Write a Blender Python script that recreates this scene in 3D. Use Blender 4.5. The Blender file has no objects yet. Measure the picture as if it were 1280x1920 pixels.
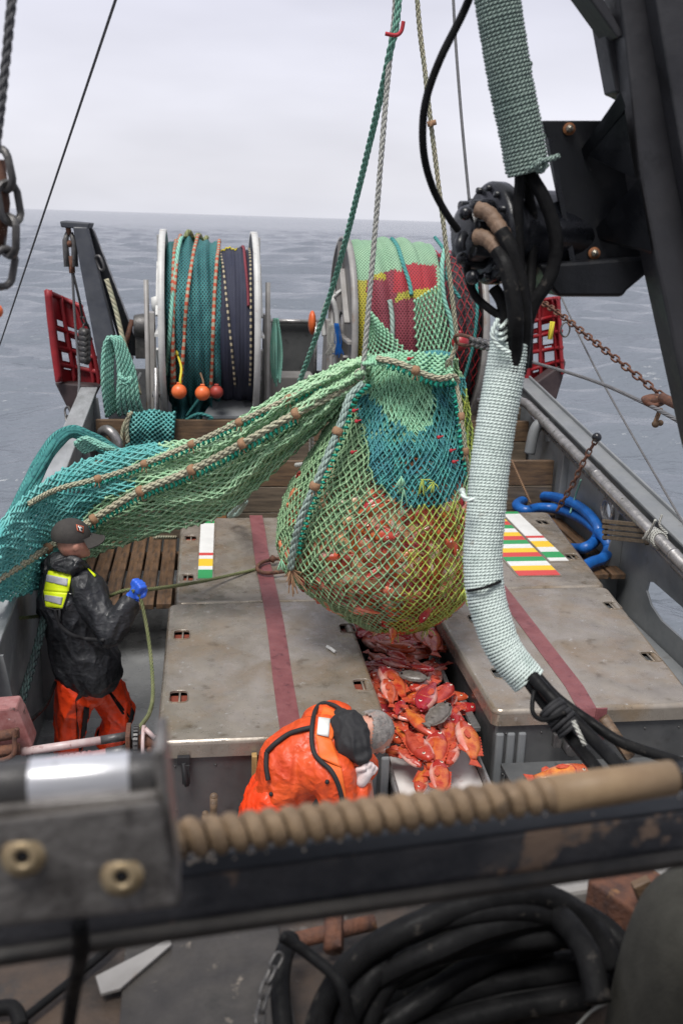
import bpy, bmesh, math, random
import numpy as np
from mathutils import Vector, Matrix, noise, geometry
R = math.radians; PI = math.pi
random.seed(7); rng = np.random.default_rng(7)
sc = bpy.context.scene
COL = sc.collection

# ------------------------------------------------------------------ camera
CAM = Vector((0, 0, 3.76)); PSI, TH, RHO, FPX = R(8), R(16.44), R(1.8), 1866.7
_f = Vector((math.sin(PSI)*math.cos(TH), math.cos(PSI)*math.cos(TH), -math.sin(TH)))
_r0 = Vector((math.cos(PSI), -math.sin(PSI), 0)); _u0 = _r0.cross(_f)
_r = _r0*math.cos(RHO)+_u0*math.sin(RHO); _u = -_r0*math.sin(RHO)+_u0*math.cos(RHO)
cd = bpy.data.cameras.new('camera'); cam = bpy.data.objects.new('camera', cd); COL.objects.link(cam)
cam.matrix_world = Matrix(((_r.x, _u.x, -_f.x, CAM.x), (_r.y, _u.y, -_f.y, CAM.y), (_r.z, _u.z, -_f.z, CAM.z), (0, 0, 0, 1)))
cd.sensor_fit = 'VERTICAL'; cd.sensor_height = 36; cd.lens = 35
cd.clip_start = .05; cd.clip_end = 40000
cd.dof.use_dof = True; cd.dof.focus_distance = 5.2; cd.dof.aperture_fstop = 4.2
sc.camera = cam

# ------------------------------------------------------------------ world, sun, exposure
SUN_EL, SUN_AZ = R(64), R(212)
wd = bpy.data.worlds.new('World'); sc.world = wd; wd.use_nodes = True
nt = wd.node_tree; N = nt.nodes; L = nt.links
bg = N['Background']; bg.inputs['Strength'].default_value = .1
sky = N.new('ShaderNodeTexSky'); sky.sky_type = 'NISHITA'; sky.sun_disc = False
sky.sun_elevation = SUN_EL; sky.sun_rotation = SUN_AZ; sky.dust_density = 4
tc = N.new('ShaderNodeTexCoord'); sp = N.new('ShaderNodeSeparateXYZ'); L.new(tc.outputs['Generated'], sp.inputs[0])
rp = N.new('ShaderNodeValToRGB'); cr = rp.color_ramp          # overcast cloud cover by elevation
cr.elements[0].position = 0; cr.elements[0].color = (7.2, 7.25, 7.9, 1)
cr.elements[1].position = .03; cr.elements[1].color = (7.5, 7.5, 8.1, 1)
for p_, c_ in ((.11, (7.4, 7.4, 8.2)), (.30, (4.9, 4.9, 5.9)), (.6, (4.8, 4.9, 5.5)), (1, (6.0, 6.1, 6.4))):
    e_ = cr.elements.new(p_); e_.color = (*c_, 1)
L.new(sp.outputs[2], rp.inputs[0])
mp = N.new('ShaderNodeMapping'); mp.inputs['Scale'].default_value = (1, 1, 3.5); L.new(tc.outputs['Generated'], mp.inputs[0])
nz = N.new('ShaderNodeTexNoise'); nz.inputs['Scale'].default_value = 2.2; nz.inputs['Detail'].default_value = 4; L.new(mp.outputs[0], nz.inputs['Vector'])
mr = N.new('ShaderNodeMapRange'); mr.inputs[1].default_value = .3; mr.inputs[2].default_value = .7; mr.inputs[3].default_value = .84; mr.inputs[4].default_value = 1.12; L.new(nz.outputs['Fac'], mr.inputs[0])
mu = N.new('ShaderNodeVectorMath'); mu.operation = 'SCALE'; L.new(rp.outputs[0], mu.inputs[0]); L.new(mr.outputs[0], mu.inputs['Scale'])
mx = N.new('ShaderNodeMix'); mx.data_type = 'RGBA'; mx.inputs[0].default_value = .93
L.new(sky.outputs[0], mx.inputs[6]); L.new(mu.outputs[0], mx.inputs[7]); L.new(mx.outputs[2], bg.inputs[0])
sl = bpy.data.lights.new('sun', 'SUN'); sl.energy = 3.2; sl.angle = R(25); sl.color = (1, .97, .93)
so = bpy.data.objects.new('sun', sl); COL.objects.link(so)
_sd = Vector((math.sin(SUN_AZ)*math.cos(SUN_EL), math.cos(SUN_AZ)*math.cos(SUN_EL), math.sin(SUN_EL)))
so.rotation_euler = (-_sd).to_track_quat('-Z', 'Y').to_euler()
sc.view_settings.view_transform = 'Standard'; sc.view_settings.look = 'None'; sc.view_settings.gamma = 1
sc.view_settings.exposure = .27
sc.render.engine = 'CYCLES'; sc.cycles.use_denoising = True; sc.cycles.max_bounces = 6

# ------------------------------------------------------------------ helpers
def P(px, py, y=None, z=None, x=None):
    """world point where the photograph's pixel meets the plane y=, z= or x="""
    v = _f + _r*((px-640)/FPX) - _u*((py-960)/FPX)
    k = y/v.y if y is not None else ((z-CAM.z)/v.z if z is not None else x/v.x)
    return CAM + v*k
def P2(q, y=None, z=None, x=None): return P(q[0], q[1], y, z, x)

class MB:
    def __init__(s): s.v = []; s.f = []; s.m = []; s.uv = []; s.sm = []
    def add(s, vs, fs, m=0, uv=None, smooth=True):
        b = len(s.v); s.v += [tuple(q) for q in vs]
        s.uv += [tuple(q) for q in uv] if uv is not None else [(0, 0)]*len(vs)
        for q in fs: s.f.append(tuple(b+i for i in q)); s.m.append(m); s.sm.append(smooth)
    def box(s, c, sz, rot=None, m=0):
        c = Vector(c); h = [q/2 for q in sz]; M3 = rot if rot is not None else Matrix.Identity(3)
        vs = [c+M3@Vector((x*h[0], y*h[1], z*h[2])) for x in (-1, 1) for y in (-1, 1) for z in (-1, 1)]
        s.add(vs, [(0, 1, 3, 2), (4, 6, 7, 5), (0, 4, 5, 1), (2, 3, 7, 6), (0, 2, 6, 4), (1, 5, 7, 3)], m, smooth=False)
    def hexa(s, bot, top, m=0):          # two quads, same winding
        n = len(bot); vs = list(bot)+list(top)
        fs = [tuple(range(n-1, -1, -1)), tuple(range(n, 2*n))]+[(i, (i+1) % n, n+(i+1) % n, n+i) for i in range(n)]
        s.add(vs, fs, m, smooth=False)
    def tube(s, pts, r, n=8, m=0, cap=True, vscale=1.0, closed=False, u0=0):
        pts = [Vector(q) for q in pts]; k = len(pts)
        rs = r if hasattr(r, '__len__') else [r]*k
        T = []
        for i in range(k):
            a = pts[i-1] if (i or closed) else pts[0]; b = pts[(i+1) % k] if (i < k-1 or closed) else pts[-1]
            d = b-a; T.append(d.normalized() if d.length > 1e-9 else Vector((0, 0, 1)))
        nn = T[0].orthogonal().normalized(); vs = []; uv = []; acc = 0
        for i in range(k):
            nn = (nn-T[i]*nn.dot(T[i])).normalized(); bb = T[i].cross(nn)
            if i: acc += (pts[i]-pts[i-1]).length
            rad = rs[i]
            for j in range(n+1):
                a = 2*PI*j/n; vs.append(pts[i]+(nn*math.cos(a)+bb*math.sin(a))*rad); uv.append((j/n+u0, acc/max(1e-6, (rs[0] if not hasattr(r, '__len__') else max(rs)))*vscale))
        w = n+1; fs = []
        for i in range(k if closed else k-1):
            i2 = (i+1) % k
            for j in range(n): fs.append((i*w+j, i*w+j+1, i2*w+j+1, i2*w+j))
        if cap and not closed:
            fs.append(tuple(range(n-1, -1, -1))); fs.append(tuple((k-1)*w+j for j in range(n)))
        s.add(vs, fs, m, uv)
    def lathe(s, prof, c=(0, 0, 0), axis=(0, 0, 1), n=24, m=0):   # prof: (radius, height)
        c = Vector(c); ax = Vector(axis).normalized(); e1 = ax.orthogonal().normalized(); e2 = ax.cross(e1)
        vs = []; uv = []; w = n+1
        for i, (r, h) in enumerate(prof):
            for j in range(w):
                a = 2*PI*j/n; vs.append(c+ax*h+(e1*math.cos(a)+e2*math.sin(a))*r); uv.append((j/n, i/len(prof)))
        fs = [(i*w+j, i*w+j+1, (i+1)*w+j+1, (i+1)*w+j) for i in range(len(prof)-1) for j in range(n)]
        s.add(vs, fs, m, uv)
    def ball(s, c, r, rot=None, n=14, m=0):
        c = Vector(c); rr = r if hasattr(r, '__len__') else (r, r, r); M3 = rot or Matrix.Identity(3); vs = []; fs = []
        k = n//2
        for i in range(k+1):
            t = PI*i/k
            for j in range(n):
                a = 2*PI*j/n; vs.append(c+M3@Vector((rr[0]*math.sin(t)*math.cos(a), rr[1]*math.sin(t)*math.sin(a), rr[2]*math.cos(t))))
        for i in range(k):
            for j in range(n): fs.append((i*n+j, (i+1)*n+j, (i+1)*n+(j+1) % n, i*n+(j+1) % n))
        s.add(vs, fs, m)
    def grid(s, fn, nu, nv, m=0, uvs=(1, 1), closed_u=False):
        vs = []; uv = []
        for j in range(nv+1):
            for i in range(nu+1): vs.append(fn(i/nu, j/nv)); uv.append((i/nu*uvs[0], j/nv*uvs[1]))
        w = nu+1; s.add(vs, [(j*w+i, j*w+i+1, (j+1)*w+i+1, (j+1)*w+i) for j in range(nv) for i in range(nu)], m, uv)
    def poly(s, loops, fn, th, m=0):     # 2d outline with holes -> plate; fn maps (a,b,t) to world, t in 0..th
        flat = [q for lp in loops for q in lp]; n = len(flat); ed = []; b = 0
        for lp in loops: ed += [(b+i, b+(i+1) % len(lp)) for i in range(len(lp))]; b += len(lp)
        V2, _e, F2, *_x = geometry.delaunay_2d_cdt([Vector(q) for q in flat], ed, [], 0, 1e-6)
        def inside(p, lp):
            c = False
            for i in range(len(lp)):
                (x1, y1), (x2, y2) = lp[i-1], lp[i]
                if (y1 > p[1]) != (y2 > p[1]) and p[0] < (x2-x1)*(p[1]-y1)/(y2-y1)+x1: c = not c
            return c
        cen = lambda t: (sum(V2[i][0] for i in t)/3, sum(V2[i][1] for i in t)/3)
        tri = [t for t in F2 if inside(cen(t), loops[0]) and not any(inside(cen(t), h) for h in loops[1:])]
        if len(V2) != n: print('cdt', len(V2), n)
        vs = [fn(a, b, 0) for a, b in V2]+[fn(a, b, th) for a, b in V2]; n = len(V2); nf = len(flat)
        s.add(vs, [tuple(t) for t in tri]+[tuple(n+i for i in reversed(t)) for t in tri], m, smooth=False)
        vs = [fn(a, b, 0) for a, b in flat]+[fn(a, b, th) for a, b in flat]; n = nf
        fs = []; b = 0
        for lp in loops:
            k = len(lp)
            for i in range(k): fs.append((b+i, b+(i+1) % k, n+b+(i+1) % k, n+b+i))
            b += k
        s.add(vs, fs, m, smooth=False)
    def strands(s, A, B, r, m=0):        # numpy batch of 3-sided twine pieces
        A = np.asarray(A); B = np.asarray(B); d = B-A; ln = np.linalg.norm(d, axis=1, keepdims=True); d = d/np.maximum(ln, 1e-9)
        ref = np.where(np.abs(d[:, 2:3]) < .9, np.array([[0, 0, 1.]]), np.array([[1., 0, 0]]))
        e1 = np.cross(d, ref); e1 /= np.linalg.norm(e1, axis=1, keepdims=True); e2 = np.cross(d, e1)
        b0 = len(s.v); V6 = []
        for E_ in (A, B):
            for k in range(3):
                a = 2*PI*k/3; V6.append(E_+(e1*math.cos(a)+e2*math.sin(a))*r)
        vv = np.stack(V6, 1).reshape(-1, 3); s.v += list(map(tuple, vv.tolist())); s.uv += [(0, 0)]*len(vv)
        for i in range(len(A)):
            o = b0+i*6
            s.f += [(o, o+1, o+4, o+3), (o+1, o+2, o+5, o+4), (o+2, o, o+3, o+5)]; s.m += [m]*3; s.sm += [True]*3
    def knots(s, Pn, r, m=0):
        for q in Pn:
            q = Vector(q); vs = [q+Vector(o)*r for o in ((1, 0, 0), (-1, 0, 0), (0, 1, 0), (0, -1, 0), (0, 0, 1.2), (0, 0, -1.2))]
            s.add(vs, [(0, 2, 4), (2, 1, 4), (1, 3, 4), (3, 0, 4), (2, 0, 5), (1, 2, 5), (3, 1, 5), (0, 3, 5)], m)

def tag(o, label=None, cat=None, group=None, kind=None):
    if label: o['label'] = label
    if cat: o['category'] = cat
    if group: o['group'] = group
    if kind: o['kind'] = kind
    return o
def put(o, parent=None):
    COL.objects.link(o)
    if parent is not None:
        o.parent = parent
        t = Vector(); q = parent
        while q is not None: t += Vector(q.location); q = q.parent
        o.location = Vector(o.location)-t
    return o
def ob(name, mb, mats, parent=None, label=None, cat=None, group=None, kind=None, bevel=0, seg=2, sub=0, recentre=True):
    me = bpy.data.meshes.new(name)
    vs = np.array(mb.v, dtype=float)
    lo, hi = vs.min(0), vs.max(0); c = Vector(((lo[0]+hi[0])/2, (lo[1]+hi[1])/2, lo[2])) if recentre else Vector()
    vs = vs-np.array(c)
    me.from_pydata(vs.tolist(), [], mb.f)
    ul = me.uv_layers.new(name='UVMap'); vi = np.empty(len(me.loops), dtype=np.int32); me.loops.foreach_get('vertex_index', vi)
    ul.data.foreach_set('uv', np.array(mb.uv, dtype=np.float32)[vi].ravel())
    for m in (mats if isinstance(mats, (list, tuple)) else [mats]): me.materials.append(m)
    me.polygons.foreach_set('material_index', mb.m); me.polygons.foreach_set('use_smooth', mb.sm); me.update()
    o = bpy.data.objects.new(name, me); o.location = c; put(o, parent)
    if bevel:
        b = o.modifiers.new('bevel', 'BEVEL'); b.width = bevel; b.segments = seg; b.limit_method = 'ANGLE'; b.angle_limit = R(40); b.harden_normals = False
    if sub:
        b = o.modifiers.new('sub', 'SUBSURF'); b.levels = b.render_levels = sub
    return tag(o, label, cat, group, kind)
def split(mb):                           # separate the connected pieces of a builder
    par = list(range(len(mb.v)))
    def find(i):
        while par[i] != i: par[i] = par[par[i]]; i = par[i]
        return i
    for f in mb.f:
        a = find(f[0])
        for q in f[1:]:
            b = find(q)
            if a != b: par[b] = a
    grp = {}
    for k, f in enumerate(mb.f): grp.setdefault(find(f[0]), []).append(k)
    out = []
    for ks in grp.values():
        n = MB(); mp_ = {}
        for k in ks:
            for i in mb.f[k]:
                if i not in mp_: mp_[i] = len(n.v); n.v.append(mb.v[i]); n.uv.append(mb.uv[i])
            n.f.append(tuple(mp_[i] for i in mb.f[k])); n.m.append(mb.m[k]); n.sm.append(mb.sm[k])
        out.append(n)
    return out
def obs(name, mb, mats, parent=None, **kw): return [ob(name, q, mats, parent, **kw) for q in split(mb)]
def thing(name, loc, label, cat, group=None):
    o = bpy.data.objects.new(name, None); o.location = loc; o.empty_display_size = .1; COL.objects.link(o)
    return tag(o, label, cat, group)
def remesh(mb, voxel, smooth=4, fn=None):
    """one continuous skin out of overlapping round primitives"""
    me = bpy.data.meshes.new('tmp'); me.from_pydata(mb.v, [], mb.f); o = bpy.data.objects.new('tmp', me); COL.objects.link(o)
    b = o.modifiers.new('r', 'REMESH'); b.mode = 'VOXEL'; b.voxel_size = voxel
    b = o.modifiers.new('s', 'SMOOTH'); b.iterations = smooth; b.factor = .5
    dg = bpy.context.evaluated_depsgraph_get(); m2 = bpy.data.meshes.new_from_object(o.evaluated_get(dg))
    bpy.data.objects.remove(o); bpy.data.meshes.remove(me)
    out = MB(); nn = [Vector(v.normal) for v in m2.vertices]
    out.v = [tuple(fn(v.co.copy(), nn[v.index])) if fn else tuple(v.co) for v in m2.vertices]
    out.uv = [(0, 0)]*len(out.v); out.f = [tuple(p.vertices) for p in m2.polygons]; out.m = [0]*len(out.f); out.sm = [True]*len(out.f)
    bpy.data.meshes.remove(m2)
    return out
def capsule(mb, a, b, ra, rb=None, n=14):
    rb = ra if rb is None else rb; a = Vector(a); b = Vector(b); d = (b-a); ln = d.length; d.normalize()
    pts = []; rs = []
    for t in (90, 60, 30, 0): pts.append(a-d*ra*math.sin(R(t))); rs.append(max(ra*math.cos(R(t)), .0005))
    for t in (0, 30, 60, 90): pts.append(b+d*rb*math.sin(R(t))); rs.append(max(rb*math.cos(R(t)), .0005))
    mb.tube(pts, rs, n)
def chain_caps(mb, lst):
    for (a, ra), (b, rb) in zip(lst, lst[1:]): capsule(mb, a, b, ra, rb)
def spline(pts, n=8, closed=False):      # Catmull-Rom
    pts = [Vector(p) for p in pts]; out = []; k = len(pts)
    for i in range(k if closed else k-1):
        if closed: p0, p1, p2, p3 = (pts[(i+j-1) % k] for j in range(4))
        else: p0, p1, p2, p3 = pts[max(i-1, 0)], pts[i], pts[i+1], pts[min(i+2, k-1)]
        for t in range(n):
            t /= n; out.append(.5*((2*p1)+(p2-p0)*t+(2*p0-5*p1+4*p2-p3)*t*t+(3*p1-p0-3*p2+p3)*t**3))
    if not closed: out.append(pts[-1])
    return out
def frames(pts):
    k = len(pts); T = [(pts[min(i+1, k-1)]-pts[max(i-1, 0)]).normalized() for i in range(k)]; nn = T[0].orthogonal().normalized(); o = []
    for t in T: nn = (nn-t*nn.dot(t)).normalized(); o.append((t, nn, t.cross(nn)))
    return o
def resample(pts, step):
    out = [pts[0].copy()]; acc = 0
    for a, b in zip(pts, pts[1:]):
        ln = (b-a).length
        while acc+ln >= step:
            t = (step-acc)/ln; a = a.lerp(b, t); out.append(a.copy()); ln = (b-a).length; acc = 0
        acc += ln
    return out
def rope3(mb, pts, r, n=6, m=0):         # real three-strand laid rope
    pts = resample(pts, r*1.1); fr = frames(pts)
    for k in range(3):
        q = []
        for i, p in enumerate(pts):
            a = 2*PI*k/3+i*r*1.1/(r*7)*2*PI; q.append(p+(fr[i][1]*math.cos(a)+fr[i][2]*math.sin(a))*r*.5)
        mb.tube(q, r*.56, n, m, u0=k*.31)
def chain(mb, pts, size, wire, m=0):     # links along a path, alternately turned
    pts = resample(pts, size*1.38); fr = frames(pts)
    for i in range(len(pts)-1):
        t, n1, n2 = fr[i]; s = n1 if i % 2 else n2; c = (pts[i]+pts[i+1])/2; lp = []
        for a in range(14):
            a = 2*PI*a/14; x, y = math.cos(a), math.sin(a); lp.append(c+t*(x*size*.5+math.copysign(size*.33, x)*(abs(x) > .01))+s*y*size*.5)
        mb.tube(lp, wire, 6, m, closed=True)
def lerp(a, b, t): return a+(b-a)*t
def ip(tab, x):                          # piecewise-linear table
    xs = [q[0] for q in tab]
    return [float(np.interp(x, xs, [q[k] for q in tab])) for k in range(1, len(tab[0]))]

# ------------------------------------------------------------------ materials
def mat(name, c, c2=None, sc_=5, rough=.5, rough2=None, metal=0, bump=0, bsc=40, spots=(), coat=0, stretch=None, detail=6, rand=0, lo=.35, hi=.65, spec=.5, wave=None):
    m = bpy.data.materials.new(name); m.use_nodes = True; nt = m.node_tree; N, L = nt.nodes, nt.links; B = N['Principled BSDF']
    tc = N.new('ShaderNodeTexCoord'); vec = tc.outputs['Object']
    if stretch:
        mp = N.new('ShaderNodeMapping'); mp.inputs['Scale'].default_value = stretch; L.new(vec, mp.inputs[0]); vec = mp.outputs[0]
    def ns(scale, d=6, v=None):
        t = N.new('ShaderNodeTexNoise'); t.inputs['Scale'].default_value = scale; t.inputs['Detail'].default_value = d; t.inputs['Roughness'].default_value = .62
        L.new(v or vec, t.inputs['Vector']); return t.outputs['Fac']
    def rng_(x, a, b, o0=0, o1=1):
        r = N.new('ShaderNodeMapRange'); L.new(x, r.inputs[0])
        for i, q in enumerate((a, b, o0, o1)): r.inputs[i+1].default_value = q
        return r.outputs[0]
    def mixc(f, a, b):
        x = N.new('ShaderNodeMix'); x.data_type = 'RGBA'; x.clamp_factor = True
        if isinstance(f, (int, float)): x.inputs[0].default_value = f
        else: L.new(f, x.inputs[0])
        for q, i in ((a, 6), (b, 7)):
            if isinstance(q, tuple): x.inputs[i].default_value = (*q, 1)
            else: L.new(q, x.inputs[i])
        return x.outputs[2]
    base = ns(sc_, detail); col = mixc(rng_(base, lo, hi), c, c2 or c)
    for s_ in spots:                     # (colour, scale, from, to)
        col = mixc(rng_(ns(s_[1], 5, tc.outputs['Object']), s_[2], s_[3]), col, s_[0])
    hgt = None
    if wave:                             # (kind, ...) uv driven relief
        uvn = N.new('ShaderNodeUVMap'); sx = N.new('ShaderNodeSeparateXYZ'); L.new(uvn.outputs[0], sx.inputs[0])
        def ma(op, a, b=None, c_=None):
            x = N.new('ShaderNodeMath'); x.operation = op
            for i, q in enumerate((a, b, c_)):
                if q is None: continue
                if isinstance(q, (int, float)): x.inputs[i].default_value = q
                else: L.new(q, x.inputs[i])
            return x.outputs[0]
        if wave[0] == 'rope':            # diagonal lay; u strands, v advance
            ph = ma('ADD', ma('MULTIPLY', sx.outputs[0], 2*PI*wave[1]), ma('MULTIPLY', sx.outputs[1], wave[2]))
            hgt = rng_(ma('ABSOLUTE', ma('SINE', ma('MULTIPLY', ph, .5))), 0, 1); dark = wave[3]
            col = mixc(rng_(hgt, .0, .45, 0, 1), tuple(q*dark for q in c), col)
        if wave[0] == 'crease':          # sharp cloth creases, two sizes
            def rid(s_, st):
                mp = N.new('ShaderNodeMapping'); mp.inputs['Scale'].default_value = st; mp.inputs['Rotation'].default_value = (.4, .5, .3); L.new(tc.outputs['Object'], mp.inputs[0])
                return rng_(ma('ABSOLUTE', ma('SUBTRACT', ns(s_, 2, mp.outputs[0]), .5)), 0, .13, 1, 0)
            hgt = ma('MULTIPLY_ADD', rid(wave[1]*2.3, (1, .6, 1.3)), .25, rid(wave[1], (1.2, 1, .55)))
        if wave[0] == 'band':            # seizings in another colour along a line
            hgt = rng_(ma('FRACT', ma('MULTIPLY', sx.outputs[1], wave[1])), .5, .56); col = mixc(hgt, col, wave[2])
        if wave[0] == 'net':             # diamond netting over a dark gap; uv in meshes
            d1 = ma('ABSOLUTE', ma('SUBTRACT', ma('FRACT', ma('ADD', sx.outputs[0], sx.outputs[1])), .5))
            d2 = ma('ABSOLUTE', ma('SUBTRACT', ma('FRACT', ma('SUBTRACT', sx.outputs[0], sx.outputs[1])), .5))
            hgt = rng_(ma('MAXIMUM', d1, d2), .5-wave[1]*1.6, .5-wave[1]*.3)
            col = mixc(hgt, wave[2], col)
    if rand:
        oi = N.new('ShaderNodeObjectInfo'); hs = N.new('ShaderNodeHueSaturation')
        L.new(rng_(oi.outputs['Random'], 0, 1, .5-rand*.012, .5+rand*.05), hs.inputs['Hue']); L.new(rng_(oi.outputs['Random'], 0, 1, 1-rand*.45, 1+rand*.25), hs.inputs['Value'])
        L.new(col, hs.inputs['Color']); col = hs.outputs[0]
    L.new(col, B.inputs['Base Color'])
    if rough2 is not None: L.new(rng_(ns(sc_*1.7, 5), .42, .58, rough, rough2), B.inputs['Roughness'])
    else: B.inputs['Roughness'].default_value = rough
    B.inputs['Metallic'].default_value = metal; B.inputs['Coat Weight'].default_value = coat; B.inputs['Coat Roughness'].default_value = .15
    B.inputs['Specular IOR Level'].default_value = spec
    if bump or hgt is not None:
        b = N.new('ShaderNodeBump'); b.inputs['Strength'].default_value = min(1, bump or .6); b.inputs['Distance'].default_value = wave[2] if wave and wave[0] == 'crease' else .01
        h = ns(bsc, 4)
        if hgt is not None: h = ma('MULTIPLY_ADD', h, .3, hgt)
        L.new(h, b.inputs['Height']); L.new(b.outputs[0], B.inputs['Normal'])
    return m
def ropemat(name, c, c2=None, dark=.35, k=3, lay=2.7, sc_=8, bump=.7, spots=()): return mat(name, c, c2, sc_=sc_, rough=.75, bump=bump, bsc=150, wave=('rope', k, lay, dark), spots=spots)
def netmat(name, c, c2, gap=(.012, .02, .022), w=.22): return mat(name, c, c2, sc_=3, rough=.7, bump=.7, bsc=90, wave=('net', w, gap))
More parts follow.
